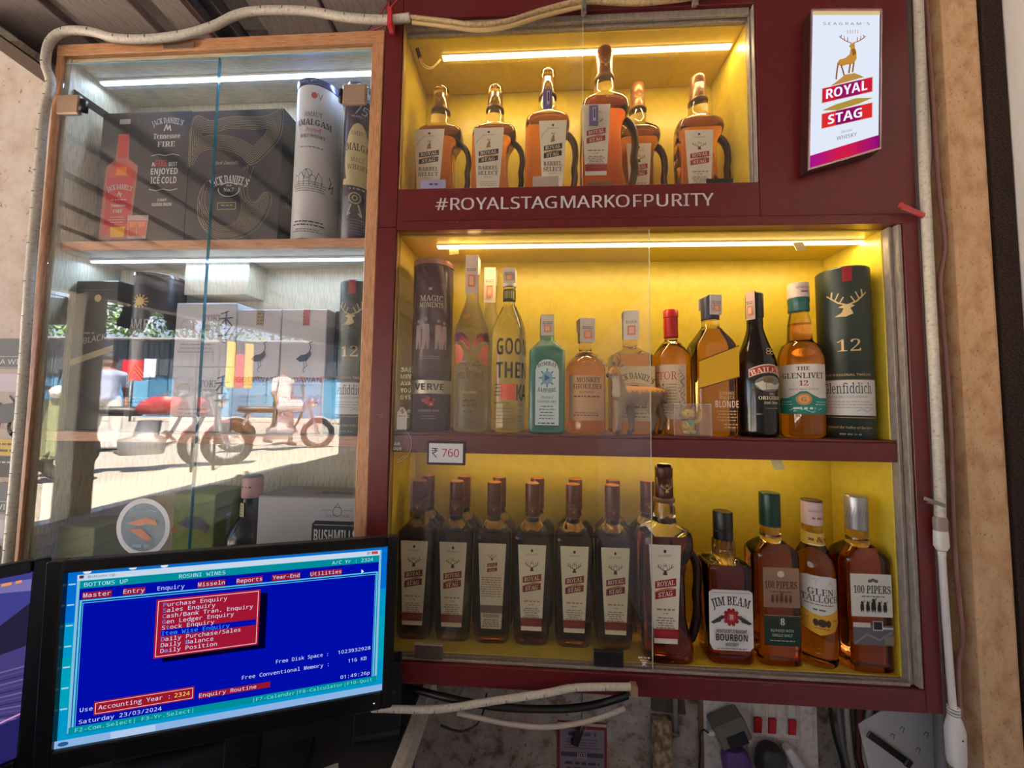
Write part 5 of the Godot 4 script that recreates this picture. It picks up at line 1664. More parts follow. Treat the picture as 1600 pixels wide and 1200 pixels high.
	# silver capped blend
	t = thing("whisky_bottle", "dark amber whisky bottle with a silver cap and a pale label of small figures", "bottle", V(0.5280, y, -0.046))
	pipers(t, c8(200, 112, 46))
	cap(t, 0.0152, 0.2105, 0.2645, mat(c8(166, 162, 160), 0.3, 0.7))
	begin(0.001)
	player = 1
	for i in 12: line([Vector2(-24 + i * 4, 226), Vector2(-20 + i * 4, 246)], 0.6, c8(120, 118, 120))
	fine(-12, 16, 217, 1, 4, 1.8, c8(80, 76, 76), 5)
	obj("cap_print", print_mesh({"k": "cyl", "r": 0.0153}, 0, 9), ink, t)
	begin(0.001)
	rect(-32, 86, 35, 150, c8(204, 204, 194))
	for s in [-1, 0, 1]: ell(5 + s * 5, 141 - absf(s) * 1.5, 3.4, 2.6, c8(96, 96, 90), 12)
	txt("100 PIPERS", 3, 121, 11.5, c8(44, 38, 36), "R", {"w": 60})
	fine(-18, 26, 115.5, 1, 4, 1.6, c8(90, 86, 80), 10)
	piper_row(4, 92, 1.0, c8(26, 24, 26))
	narrow(0.90)
	put_label(t, {"k": "flat", "z": 0.0264, "x": -0.0055})
	begin(0.001)
	rect(-30, 44, 35, 74, c8(96, 92, 98))
	rect(-30, 70, -2, 77, c8(196, 190, 184))
	rect(18, 68, 35, 71, c8(196, 190, 184))
	line([Vector2(-28, 46), Vector2(-8, 60), Vector2(12, 52), Vector2(32, 64)], 3, c8(126, 122, 130))
	rect(2, 66, 18, 80, c8(206, 200, 190))
	rect(3.2, 67.2, 16.8, 78.8, c8(34, 32, 32))
	rect(20, 46, 35, 58, c8(128, 122, 100))
	narrow(0.90)
	put_label(t, {"k": "flat", "z": 0.0264, "x": -0.0055})
	# pull pads on the pane
	for k in 2:
		t = thing("pane_pull", ["worn steel pull pad at the foot of the sliding pane", "black pull pad at the foot of the sliding pane"][k], "handle", [V(-0.1610, 1.0590, -0.0040), V(0.1200, 1.0625, -0.0040)][k])
		obj("pad", bx(V(0, 0, 0.003), V(0.0455, 0.0225, 0.006), 0.002), mat([c8(96, 80, 74), c8(22, 22, 24)][k], 0.3, [0.5, 0.0][k]), t)
		obj("pad_rim", bx(V(0, 0.0122, 0.003), V(0.0455, 0.0018, 0.0066), 0.0006), mat([c8(180, 164, 148), c8(54, 52, 54)][k], 0.3, 0.4), t)
	t = thing("pane_sticker", "tiny white maker's mark etched in the corner of the pane", "sticker", V(0.1745, 1.0625, -0.0041))
	begin(0.001)
	player = 1
	fine(-10, 10, 2, 1, 4, 2.0, c8(206, 204, 196), 3)
	fine(-8, 8, -1.5, 1, 2, 1.2, c8(206, 204, 196), 4)
	poly([Vector2(-4, -3), Vector2(4, -3), Vector2(2, -6), Vector2(4, -10), Vector2(0, -8), Vector2(-4, -10), Vector2(-2, -6)], c8(206, 204, 196))
	obj("lettering", print_mesh({"k": "flat", "z": 0.0}, 0, 99, 0.0002), ink, t)

func pipers(t: Node3D, liquid: Color) -> void:
	var R := bottle_rings(0.0690, 0.052, 4.5, 0.166, 0.190, 0.0150, 0.2105, "round", 0.0148)
	glass_parts(t, R, 0.186, glass(liquid), glass(c8(240, 216, 150)), 40)

func piper_row(x, y, k, col: Color) -> void:
	for i in 5:
		var X: float = x + (i - 2) * 9.2 * k
		var q: float = k * (1.25 if i == 2 else 1.0)
		ell(X, y + 15 * q, 1.9 * q, 2.2 * q, col, 10)
		poly([Vector2(X - 3.2 * q, y + 6 * q), Vector2(X - 2.6 * q, y + 13 * q), Vector2(X + 2.6 * q, y + 13 * q), Vector2(X + 3.2 * q, y + 6 * q), Vector2(X + 1.5 * q, y), Vector2(X + 0.3 * q, y + 4 * q), Vector2(X - 1.5 * q, y)], col)
		line([Vector2(X + 1 * q, y + 12 * q), Vector2(X + 4 * q, y + 18 * q)], 1.0 * q, col)

# ------------------------------------------------------------------ goods in the wooden cabinet
func carton(called: String, label: String, cat: String, at: Vector3, s: Vector3, col: Color, rough := 0.45) -> Node3D:
	var t := thing(called, label, cat, at)
	obj("carton_body", bx(V(0, s.y / 2, 0), s, 0.0012), mat(col, rough), t)
	# lid seam
	var l := ST()
	box(l, V(0, s.y + 0.0002, 0), V(s.x * 0.985, 0.0005, s.z * 0.96))
	obj("lid_flap", l, mat(col.lightened(0.06), rough), t)
	return t

func build_wood_goods() -> void:
	var y := 1.7389
	var t: Node3D
	var wh := c8(214, 212, 214)
	# black carton with a red bottle printed on it
	t = carton("gift_box", "wide black carton printed with a red bottle and two filled glasses", "box", V(-0.749, y, -0.0735), V(0.182, 0.268, 0.064), c8(34, 34, 44), 0.3)
	begin(0.001, Vector2(0, 0))
	rect(-90.5, 1, 90.5, 266, c8(34, 34, 44))
	rect(-17, 1, -16.2, 267, c8(74, 74, 88))
	# printed bottle
	var X := -45.0
	poly([Vector2(X - 35, 22), Vector2(X - 32, 16), Vector2(X + 24, 16), Vector2(X + 28, 22), Vector2(X + 34, 150), Vector2(X + 33, 160), Vector2(X + 14, 174), Vector2(X + 12, 224), Vector2(X - 10, 224), Vector2(X - 13, 174), Vector2(X - 30, 160), Vector2(X - 32, 150)], c8(176, 92, 88))
	poly([Vector2(X - 27, 26), Vector2(X + 23, 26), Vector2(X + 28, 148), Vector2(X + 10, 166), Vector2(X - 9, 166), Vector2(X - 27, 148)], c8(206, 66, 52))
	poly([Vector2(X - 26, 46), Vector2(X + 24, 46), Vector2(X + 27, 138), Vector2(X - 27, 138)], c8(186, 26, 40))
	poly([Vector2(X - 10, 142), Vector2(X + 12, 142), Vector2(X + 11, 158), Vector2(X - 8, 158)], c8(232, 132, 36))
	poly([Vector2(X - 12, 20), Vector2(X + 16, 20), Vector2(X + 17, 40), Vector2(X - 13, 40)], c8(236, 176, 40))
	rect(X - 9, 176, X + 11, 222, c8(190, 44, 46))
	rect(X - 10, 224, X + 12, 244, c8(40, 28, 28))
	rect(X - 10, 244, X + 12, 254, c8(206, 200, 196))
	txt("JACK DANIEL'S", X, 114, 9.5, wh, "R", {"w": 48, "arc": 60})
	line([Vector2(X - 3, 101), Vector2(X, 109), Vector2(X + 3, 100), Vector2(X + 5, 106)], 1.6, wh)
	fine(X - 18, X + 18, 92, 1, 5, 2, c8(230, 190, 190), 3)
	txt("Tennessee", X, 79, 6, wh, "R", {"w": 30})
	txt("FIRE", X, 68, 6, wh, "R", {"w": 20})
	fine(X - 18, X + 18, 58, 3, 5, 1.6, c8(230, 170, 170), 4)
	for g in [[-14, 10, 17], [4, 12, 17]]:
		var gx: float = g[0]
		poly([Vector2(gx - 7, 16), Vector2(gx + g[1], 16), Vector2(gx + g[1] + 3, 62), Vector2(gx - 10, 62)], c8(196, 170, 166))
		poly([Vector2(gx - 6, 22), Vector2(gx + g[1] - 1, 22), Vector2(gx + g[1] + 1, 52), Vector2(gx - 8, 52)], c8(206, 88, 56))
		poly([Vector2(gx - 4, 38), Vector2(gx + g[1] - 3, 40), Vector2(gx + g[1] - 2, 50), Vector2(gx - 6, 50)], c8(226, 136, 106))
	# printed words
	txt("JACK DANIEL'S", 44, 243, 11, wh, "R", {"w": 60, "arc": 70})
	line([Vector2(38, 228), Vector2(42, 240), Vector2(45, 230), Vector2(49, 238), Vector2(51, 228)], 2.6, wh)
	txt("Tennessee", 44, 212, 10, wh, "R", {"w": 54})
	txt("FIRE", 44, 196, 10, wh, "R", {"w": 36})
	line([Vector2(16, 178), Vector2(30, 181), Vector2(44, 178), Vector2(58, 181), Vector2(72, 178)], 1.4, wh)
	txt("A", 21, 157, 8, wh, "S")
	txt("FIRE", 37, 157, 12, c8(196, 34, 44), "S", {"w": 23})
	txt("BEST", 61, 157, 8, wh, "S", {"w": 17})
	txt("ENJOYED", 44, 141, 12, wh, "S", {"w": 54})
	txt("ICE COLD", 44, 123, 13, wh, "S", {"w": 52})
	line([Vector2(16, 112), Vector2(30, 109), Vector2(44, 112), Vector2(58, 109), Vector2(72, 112)], 1.4, wh)
	txt("2 SHOT", 44, 88, 5, wh, "S", {"w": 18})
	txt("GLASSES INSIDE", 44, 79, 6, wh, "S", {"w": 40})
	fine(-44, -20, 4, 1, 4, 2.6, c8(150, 150, 160), 3)
	put_label(t, {"k": "flat", "z": 0.0322}, ink_gloss, "front_print")
	# black carton with fine golden lines
	t = carton("gift_box", "black carton with fine golden contour lines and white lettering", "box", V(-0.5610, y, -0.0715), V(0.1815, 0.2615, 0.072), c8(32, 32, 44), 0.3)
	begin(0.001)
	rect(-90, 1, 90, 260, c8(32, 32, 44))
	var gold := c8(160, 150, 116)
	# contour lines filling a swirling outline, with a dotted border
	for O in [[[705, 605], [705, 330], [750, 240], [860, 280], [1000, 255], [1200, 265], [1300, 248], [1382, 215], [1378, 400], [1290, 520], [1180, 600], [1100, 540], [1000, 500], [880, 488], [800, 510], [750, 590]], [[1200, 620], [1165, 760], [1190, 850], [1240, 862], [1300, 800], [1345, 830], [1330, 930], [1250, 1050], [1120, 1110], [980, 1110], [870, 1040], [820, 930], [830, 800], [885, 720], [870, 860], [920, 960], [1010, 1030], [1100, 1010], [1140, 950], [1140, 860], [1120, 760], [1150, 640]]]:
		var ctl := []
		for q in O: ctl.append(V((q[0] - 1042) * 0.265, (1140 - q[1]) * 0.278, 0))
		ctl.append(ctl[0])
		var outp := PackedVector2Array()
		for q in smooth_path(ctl, 4.0): outp.append(Vector2(q.x, q.y))
		outp.remove_at(outp.size() - 1)
		for i in outp.size():
			var e := outp[i].lerp(outp[(i + 1) % outp.size()], 0.45)
			line([outp[i], e], 1.2, gold)
		for k in range(1, 9):
			for pl in Geometry2D.offset_polygon(outp, -3.3 * k):
				var ln := []
				for q in pl: ln.append(q)
				ln.append(pl[0])
				line(ln, 0.8, gold)
	txt("Jack Daniel's", -6, 146, 6, c8(176, 166, 130), "r", {"w": 44, "sk": 0.3})
	poly([Vector2(-44, 104), Vector2(38, 104), Vector2(34, 134), Vector2(-30, 134)], c8(32, 32, 44))
	txt("JACK DANIEL'S", 2, 110, 15, wh, "R", {"w": 68, "arc": 66})
	ring(2, 98, 20, 13, 1.6, wh, 24)
	poly([Vector2(-16, 94), Vector2(20, 94), Vector2(22, 106), Vector2(-18, 106)], c8(32, 32, 44))
	txt("OLD", 2, 104, 3.4, wh, "R")
	txt("No.7", 2, 94, 7, wh, "R", {"w": 20})
	rect(-18, 60, 18, 74, gold)
	rect(-16.5, 61.5, 16.5, 72.5, c8(32, 32, 44))
	fine(-12, 12, 67, 1, 4, 2.4, gold, 3)
	put_label(t, {"k": "flat", "z": 0.0362}, ink_gloss, "front_print")
	begin(0.001)
	player = 1
	txt("JACK", 0, 96, 10, c8(130, 130, 140), "S", {"w": 34})
	txt("DANIEL'S", 0, 78, 10, c8(130, 130, 140), "S", {"w": 40})
	var sp := obj("side_print", print_mesh({"k": "flat", "z": 0.0908}, 0, 9), ink, t)
	sp.rotation.y = PI / 2
	# white tube
	t = thing("gift_tube", "tall white cylindrical gift tube with dark lettering and a blue rim", "tube", V(-0.4154, y, -0.0605))
	var r := 0.0398
	obj("tube_body", lathe([[r - 0.001, 0.004], [r, 0.0045], [r, 0.292, true], [r - 0.001, 0.2925]], 56), mat(c8(206, 202, 200), 0.35), t)
	obj("foot_ring", lathe([[r - 0.002, 0], [r + 0.0002, 0.0005, true], [r + 0.0002, 0.0042, true], [r - 0.002, 0.0045]], 56), mat(c8(40, 40, 52), 0.4), t)
	obj("lid", lathe([[r - 0.0005, 0.2926], [r + 0.0008, 0.293, true], [r + 0.0008, 0.305], [r - 0.002, 0.3062]], 56), mat(c8(52, 66, 116), 0.25, 0.4), t)
	begin(0.001)
	player = 1
	ell(-16, 272, 5, 6, c8(176, 44, 52), 14)
	line([Vector2(-10, 277), Vector2(-6, 266), Vector2(-3, 277)], 1.2, c8(110, 100, 100))
	txt("AMRUT", -17, 232, 8, c8(70, 66, 84), "r", {"w": 31})
	txt("AMALGAM", -17, 215, 11, c8(56, 52, 70), "R", {"w": 64})
	txt("Peated", -17, 203, 7, c8(176, 60, 70), "r", {"w": 26, "sk": 0.25})
	txt("MALT WHISKY", -17, 192, 5.6, c8(70, 66, 84), "R", {"w": 44})
	line([Vector2(-44, 178), Vector2(10, 178)], 0.8, c8(110, 106, 116))
	fine(-40, 6, 173, 1, 4, 1.6, c8(90, 86, 96), 3)
	for i in 5: line([Vector2(-48 + i * 10, 112 + (i % 2) * 8), Vector2(-44 + i * 10, 122 + (i % 3) * 5), Vector2(-38 + i * 10, 118), Vector2(-38 + i * 10, 102)], 0.8, c8(80, 74, 80))
	fine(-50, 12, 108, 5, 4.2, 1.4, c8(110, 104, 108), 4)
	ring(-22, 124, 8, 8, 0.8, c8(90, 84, 90), 14)
	line([Vector2(14, 126), Vector2(18, 118), Vector2(14, 104), Vector2(22, 112), Vector2(20, 98)], 1.4, c8(66, 58, 62))
	fine(-46, 10, 34, 2, 6, 2.2, c8(70, 66, 76), 5)
	fine(-44, 6, 20, 2, 4, 1.5, c8(110, 106, 116), 6)
	obj("print", print_mesh({"k": "cyl", "r": r + 0.0002, "a": 0.68}, 0, 99), ink, t)
	# dark tube with a clear dome
	t = thing("gift_tube", "slim dark tube with a cream oval label and a clear domed top", "tube", V(-0.3305, y, -0.0440))
	r = 0.0246
	obj("tube_body", lathe([[r - 0.001, 0], [r, 0.001], [r, 0.262, true], [r - 0.001, 0.2625]], 44), mat(c8(58, 40, 62), 0.25), t)
	obj("clear_dome", lathe([[r - 0.001, 0.2627], [r, 0.263], [r, 0.288], [r - 0.002, 0.296], [r - 0.008, 0.301], [r - 0.02, 0.303]], 40), glass(c8(206, 226, 246)), t)
	begin(0.001)
	ell(2, 150, 23, 66, c8(206, 190, 140), 30)
	poly([Vector2(-24, 88), Vector2(28, 88), Vector2(28, 112), Vector2(-24, 112)], c8(206, 190, 140))
	poly([Vector2(-24, 80), Vector2(28, 80), Vector2(28, 102), Vector2(16, 99), Vector2(2, 98), Vector2(-12, 99), Vector2(-24, 102)], c8(58, 40, 62))
	txt("75", 4, 233, 17, c8(214, 206, 216), "s", {"w": 22, "sk": 0.2})
	line([Vector2(-10, 250), Vector2(20, 250), Vector2(22, 240)], 1.2, c8(214, 206, 216))
	txt("YEARS", -2, 226, 4, c8(206, 196, 206), "s", {"w": 18})
	txt("AMRUT", 3, 193, 8, c8(128, 54, 64), "r", {"w": 30})
	line([Vector2(-14, 184), Vector2(20, 184)], 0.8, c8(150, 120, 80))
	txt("AMALGAM", 3, 164, 13, c8(52, 40, 44), "R", {"w": 58})
	line([Vector2(-14, 156), Vector2(20, 156)], 0.8, c8(150, 120, 80))
	txt("MALT", 2, 143, 8, c8(140, 70, 70), "r", {"w": 22})
	txt("WHISKY", 3, 129, 8.5, c8(60, 44, 48), "r", {"w": 36})
	fine(-12, 20, 92, 1, 4, 3, c8(176, 150, 160), 3)
	ell(0, 76, 11, 11, c8(176, 158, 110), 14)
	ell(0, 76, 8.5, 8.5, c8(66, 46, 62), 14)
	ring(0, 76, 4, 4.5, 1.4, c8(196, 178, 130), 12)
	line([Vector2(-6, 64), Vector2(-12, 44), Vector2(-7, 48)], 3, c8(186, 170, 160))
	line([Vector2(6, 64), Vector2(12, 44), Vector2(7, 48)], 3, c8(186, 170, 160))
	fine(-14, 18, 36, 6, 5, 1.4, c8(150, 120, 150), 7)
	put_label(t, {"k": "cyl", "r": r + 0.0003, "a": 0.40})
	# ---- second shelf
	y = 1.3943
	t = carton("gift_box", "black carton with a small gold crest on the second shelf", "box", V(-0.8195, y, -0.0725), V(0.085, 0.279, 0.07), c8(30, 29, 32), 0.35)
	begin(0.001)
	player = 1
	ell(4, 246, 7, 7, c8(196, 176, 116), 14)
	line([Vector2(-34, 262), Vector2(34, 262)], 1.0, c8(120, 104, 70))
	poly([Vector2(-42, 118), Vector2(42, 146), Vector2(42, 158), Vector2(-42, 130)], c8(176, 164, 128))
	fine(-20, 4, 178, 1, 4, 4, c8(150, 144, 130), 3)
	txt("BLACK", 4, 164, 11, c8(196, 190, 176), "s", {"w": 44, "rise": 0.2})
	poly([Vector2(-34, 30), Vector2(34, 30), Vector2(34, 52), Vector2(-34, 52)], c8(60, 56, 54))
	obj("front_print", print_mesh({"k": "flat", "z": 0.0352}, 0, 9), ink, t)
	t = thing("gift_tube", "wide black tube with a golden sun on the second shelf", "tube", V(-0.7175, y, -0.0615))
	r = 0.0378
	obj("tube_body", lathe([[r - 0.001, 0], [r, 0.001], [r, 0.284, true], [r - 0.001, 0.2845]], 56), mat(c8(34, 31, 36), 0.3), t)
	obj("lid", lathe([[r - 0.0005, 0.2846], [r + 0.0006, 0.285, true], [r + 0.0006, 0.291], [r - 0.002, 0.292]], 56), mat(c8(30, 28, 32), 0.25, 0.4), t)
	begin(0.001)
	player = 1
	for i in 12: line([Vector2(-6, 236), Vector2(-6 + 13 * cos(TAU * i / 12.0), 236 + 13 * sin(TAU * i / 12.0))], 2.4, c8(206, 170, 96))
	ell(-6, 236, 7.5, 7.5, c8(224, 190, 120), 16)
	txt("AMRUT", 4, 186, 18, c8(176, 172, 168), "S", {"w": 60})
	for k in 3: line([Vector2(-20, 86 + k * 7), Vector2(-6, 108 + k * 7), Vector2(8, 90 + k * 7), Vector2(16, 92 + k * 7)], 2.2, c8(206, 176, 106))
	fine(-30, 20, 60, 3, 6, 2.4, c8(150, 140, 120), 8)
	obj("print", print_mesh({"k": "cyl", "r": r + 0.0003, "a": 0.2}, 0, 99), ink, t)
	# stacked white cartons with a brush character
	for k in 2:
		t = carton("gift_box", ["lower white carton with a blue-black brush character, under its twin", "upper white carton with a blue-black brush character, stacked on its twin"][k], "box", V(-0.6055, y + k * 0.1192, -0.0735), V(0.118, 0.1186, 0.062), c8(196, 190, 190), 0.4)
		begin(0.001)
		player = 1
		txt("TOKI", 12, 82 if k == 0 else 84, 12, c8(140, 90, 106) if k == 1 else c8(90, 80, 104), "r", {"w": 32})
		txt("SUNTORY", 12, 73, 5, c8(120, 110, 124), "r", {"w": 28})
		txt("WHISKY", 12, 65, 5, c8(120, 110, 124), "r", {"w": 22})
		var bc := c8(62, 66, 98)
		line([Vector2(30, 98), Vector2(44, 103)], 2.2, bc)
		line([Vector2(28, 89), Vector2(52, 91)], 2.4, bc)
		line([Vector2(40, 102), Vector2(40, 72)], 2.6, bc)
		line([Vector2(39, 88), Vector2(29, 76)], 2.2, bc)
		line([Vector2(41, 88), Vector2(52, 76)], 2.6, bc)
		line([Vector2(32, 70), Vector2(48, 71), Vector2(41, 62), Vector2(42, 44), Vector2(36, 46)], 2.4, bc)
		line([Vector2(27, 57), Vector2(54, 60)], 2.2, bc)
		fine(-50, 20, 40, 3, 7, 2, c8(150, 146, 150), 9 + k)
		ring(-34, 76, 12, 12, 1.0, c8(170, 160, 160), 18)
		obj("front_print", print_mesh({"k": "flat", "z": 0.0312}, 0, 99), ink, t)
	# tall cartons with a wading bird
	for k in 2:
		var c1: Color = [c8(172, 122, 66), c8(216, 150, 134)][k]
		t = carton("gift_box", ["tall grey and ochre carton with a wading bird and green numerals", "tall grey and pink carton with a wading bird and orange numerals"][k], "box", [V(-0.5025, y, -0.0765), V(-0.4155, y, -0.0745)][k], V(0.084, 0.2255, 0.068), c8(190, 184, 186), 0.4)
		begin(0.001)
		rect(-41.5, 1, 41.5, 68, c1)
		poly([Vector2(-41.5, 67), Vector2(41.5, 67), Vector2(41.5, 104), Vector2(20, 99), Vector2(0, 103), Vector2(-20, 98), Vector2(-41.5, 102)], c1)
		rect(-41.5, 68, 41.5, 90, c8(190, 182, 180) if k == 0 else c8(206, 178, 172))
		rect(-5 if k == 0 else -2, 196, 8 if k == 0 else 10, 224.5, [c8(166, 146, 116), c8(176, 84, 90)][k])
		fine(-3, 6, 216, 4, 6, 2.4, c8(120, 90, 70), 12 + k)
		# bird
		var bk := c8(58, 56, 70)
		poly([Vector2(-12, 134), Vector2(-4, 141), Vector2(6, 143), Vector2(14, 150), Vector2(16, 142), Vector2(8, 131), Vector2(-4, 129)], bk)
		line([Vector2(12, 146), Vector2(15, 156), Vector2(12, 163), Vector2(17, 166)], 1.6, bk)
		line([Vector2(2, 130), Vector2(4, 120), Vector2(2, 112), Vector2(6, 111)], 1.0, bk)
		line([Vector2(6, 131), Vector2(9, 122), Vector2(4, 118)], 1.0, bk)
		txt("GODAWAN", 0, 92, 9, c8(58, 50, 62), "s", {"w": 74})
		txt("ARTISAN SINGLE MALT", 0, 86, 3, c8(110, 100, 104), "s", {"w": 50})
		txt(["01", "02"][k], 26, 52, 18, [c8(54, 140, 110), c8(226, 92, 54)][k], "s", {"w": 22})
		fine(-36, 8, 64, 4, 8, 1.6, c8(110, 84, 84), 14 + k)
		line([Vector2(-36, 38), Vector2(-22, 42), Vector2(-10, 37), Vector2(4, 41)], 0.8, c8(110, 80, 80))
		put_label(t, {"k": "flat", "z": 0.0342}, null, "front_print")
	t = carton("gift_box", "narrow plain black carton squeezed beside the green tube", "box", V(-0.3680, y, -0.088), V(0.0095, 0.228, 0.044), c8(28, 27, 30), 0.4)
	green_tube(V(-0.3260, y, -0.0625), 0.0322, 0.276, "slim dark green gift tube with a golden stag in the wooden cabinet", 0.05)
	# ---- bottom shelf
	y = 1.0627
	t = carton("gift_box", "apple green carton with a grey bird and faded white lettering", "box", V(-0.6035, y, -0.0755), V(0.0775, 0.2215, 0.07), c8(124, 142, 40), 0.45)
	begin(0.001)
	player = 1
	poly([Vector2(-30, 168), Vector2(-10, 182), Vector2(14, 180), Vector2(32, 166), Vector2(26, 152), Vector2(10, 160), Vector2(-6, 160)], c8(96, 92, 84))
	ell(-35, 158, 5, 5, c8(196, 96, 60), 12)
	txt("JACK DANIEL'S", 8, 108, 11, c8(206, 212, 176), "R", {"w": 44, "arc": 50})
	ring(4, 96, 7, 6, 1.6, c8(206, 212, 176), 14)
	txt("TENNESSEE", 8, 82, 6, c8(206, 212, 176), "S", {"w": 36})
	txt("APPLE", 8, 72, 7, c8(206, 212, 176), "S", {"w": 32})
	obj("front_print", print_mesh({"k": "flat", "z": 0.0352}, 0, 9), ink, t)
	begin(0.001)
	player = 1
	txt("TENNESSEE", 0, 0, 8, c8(206, 220, 190), "S", {"w": 62, "rot": PI / 2})
	var s2 := obj("side_print", print_mesh({"k": "flat", "z": 0.039}, 0, 9), ink, t)
	s2.rotation.y = PI / 2
	s2.position.y = 0.15
	carton("gift_box", "plain olive green carton in the outer corner of the bottom shelf", "box", V(-0.8260, y, -0.0755), V(0.072, 0.156, 0.07), c8(132, 134, 40), 0.45)
	# black bottle with pink sleeve
	t = thing("liqueur_bottle", "black bottle with a pink sleeved cap and slim cream neck label", "bottle", V(-0.5145, y, -0.064))
	obj("black_body", lofted(bottle_rings(0.074, 0.074, 2.0, 0.135, 0.185, 0.0150, 0.24, "round", 0.0145), 40), mat(c8(22, 20, 28), 0.1), t)
	obj("pink_sleeve", lathe([[0.0150, 0.2135], [0.0166, 0.214, true], [0.0166, 0.2495, true], [0.014, 0.2505]], 32), mat(c8(206, 150, 150), 0.5), t)
	obj("cap_disc", lathe([[0.0139, 0.2506], [0.015, 0.251, true], [0.0148, 0.2525], [0.012, 0.253]], 28), mat(c8(96, 96, 112), 0.4), t)
	begin(0.001)
	player = 1
	fine(-10, 10, 232, 1, 4, 3.4, c8(120, 70, 80), 3)
	obj("sleeve_print", print_mesh({"k": "cyl", "r": 0.0168}, 0, 9), ink, t)
	begin(0.001)
	poly([Vector2(-10, 172), Vector2(-2, 164), Vector2(6, 172), Vector2(4, 180), Vector2(3, 206), Vector2(-7, 206), Vector2(-8, 180)], c8(206, 196, 160))
	ell(-2, 172, 5, 5, c8(186, 150, 90), 12)
	fine(-5, 1, 200, 4, 5, 1.6, c8(90, 80, 60), 3)
	put_label(t, {"k": "cyl", "r": 0.0172, "a": -0.25})
	# white carton
	t = carton("gift_box", "large off-white carton with a black lettered badge beside the black bottle", "box", V(-0.3855, y, -0.0685), V(0.182, 0.2235, 0.078), c8(186, 184, 188), 0.55)
	begin(0.001, Vector2(0, 0.0135))
	player = 1
	poly([Vector2(8, 126), Vector2(14, 122), Vector2(86, 122), Vector2(90.5, 126), Vector2(90.5, 168), Vector2(86, 172), Vector2(14, 172), Vector2(8, 166)], c8(30, 30, 34))
	line([Vector2(12, 129), Vector2(86, 129)], 1.0, c8(196, 194, 196))
	line([Vector2(12, 165), Vector2(86, 165)], 1.0, c8(196, 194, 196))
	txt("BUSHMILLS", 49, 138, 19, c8(224, 222, 226), "S", {"w": 74})
	txt("SINCE 1608", 52, 178, 5, c8(96, 94, 100), "r", {"w": 42})
	ring(52, 188, 8, 8, 1.2, c8(96, 94, 100), 16)
	line([Vector2(44, 190), Vector2(52, 202), Vector2(60, 190)], 1.0, c8(96, 94, 100))
	line([Vector2(24, 190), Vector2(42, 190)], 0.8, c8(110, 108, 112))
	line([Vector2(62, 190), Vector2(80, 190)], 0.8, c8(110, 108, 112))
	line([Vector2(26, 174.5), Vector2(80, 174.5)], 0.8, c8(110, 108, 112))
	obj("front_print", print_mesh({"k": "flat", "z": 0.0392}, 0, 9), ink, t)
	begin(0.001)
	player = 1
	line([Vector2(-4, -14), Vector2(84, -14), Vector2(88, 4), Vector2(4, 4), Vector2(-4, -14)], 1.4, c8(60, 64, 72))
	txt("BUSHMILLS", 42, -10, 9, c8(60, 64, 72), "S", {"w": 72})
	var tp := obj("top_print", print_mesh({"k": "flat", "z": 0.2242}, 0, 9), ink, t)
	tp.rotation.x = -PI / 2
	# round sticker on the door glass
	t = thing("door_sticker", "round pale sticker with orange streaks on the glass door", "sticker", V(-0.6490, 1.2385, 0.004))
	obj("rim", washer(0.0395, 0.0475, 0.0004), mat(c8(206, 206, 214), 0.5), t)
	var disc := obj("clear_disc", lathe([[0.0005, -0.0002], [0.0393, -0.0002, true], [0.0393, 0.0002, true], [0.0005, 0.0002]], 40), pane(c8(190, 214, 226), 0.3), t)
	disc.rotation.x = PI / 2
	begin(0.001)
	player = 1
	poly([Vector2(-30, 6), Vector2(4, 16), Vector2(22, 12), Vector2(26, 4), Vector2(6, 6), Vector2(-8, 2)], c8(214, 146, 106))
	poly([Vector2(-26, -4), Vector2(-2, -2), Vector2(18, -18), Vector2(10, -22), Vector2(-8, -14)], c8(206, 138, 98))
	line([Vector2(-24, 26), Vector2(0, 31), Vector2(22, 27)], 2.2, c8(150, 176, 190))
	fine(-18, 14, -33, 1, 5, 5, c8(140, 170, 186), 3)
	obj("print", print_mesh({"k": "flat", "z": 0.0004}, 0, 9), ink, t)

# ------------------------------------------------------------------ desk and monitors
func monitor_case(t: Node3D, w: float, h: float) -> void:
	# hollow bezel round the screen, in front of a shell
	var bz := [-w / 2 - 0.016, w / 2 + 0.014, -h / 2 - 0.024, h / 2 + 0.0145]
	var st := ST()
	box(st, V((bz[0] - w / 2) / 2, (bz[2] + bz[3]) / 2, 0.001), V(-w / 2 - bz[0], bz[3] - bz[2], 0.012), 0.0015)
	box(st, V((bz[1] + w / 2) / 2, (bz[2] + bz[3]) / 2, 0.001), V(bz[1] - w / 2, bz[3] - bz[2], 0.012), 0.0015)
	box(st, V(0, (bz[3] + h / 2) / 2, 0.001), V(w, bz[3] - h / 2, 0.012), 0.0015)
	box(st, V(0, (bz[2] - h / 2) / 2, 0.001), V(w, -h / 2 - bz[2], 0.012), 0.0015)
	obj("bezel", st, mat(c8(13, 13, 15), 0.28), t)
	obj("rear_shell", bx(V(0, -0.004, -0.016), V(w + 0.02, h + 0.024, 0.022), 0.006), mat(c8(18, 18, 20), 0.5), t)

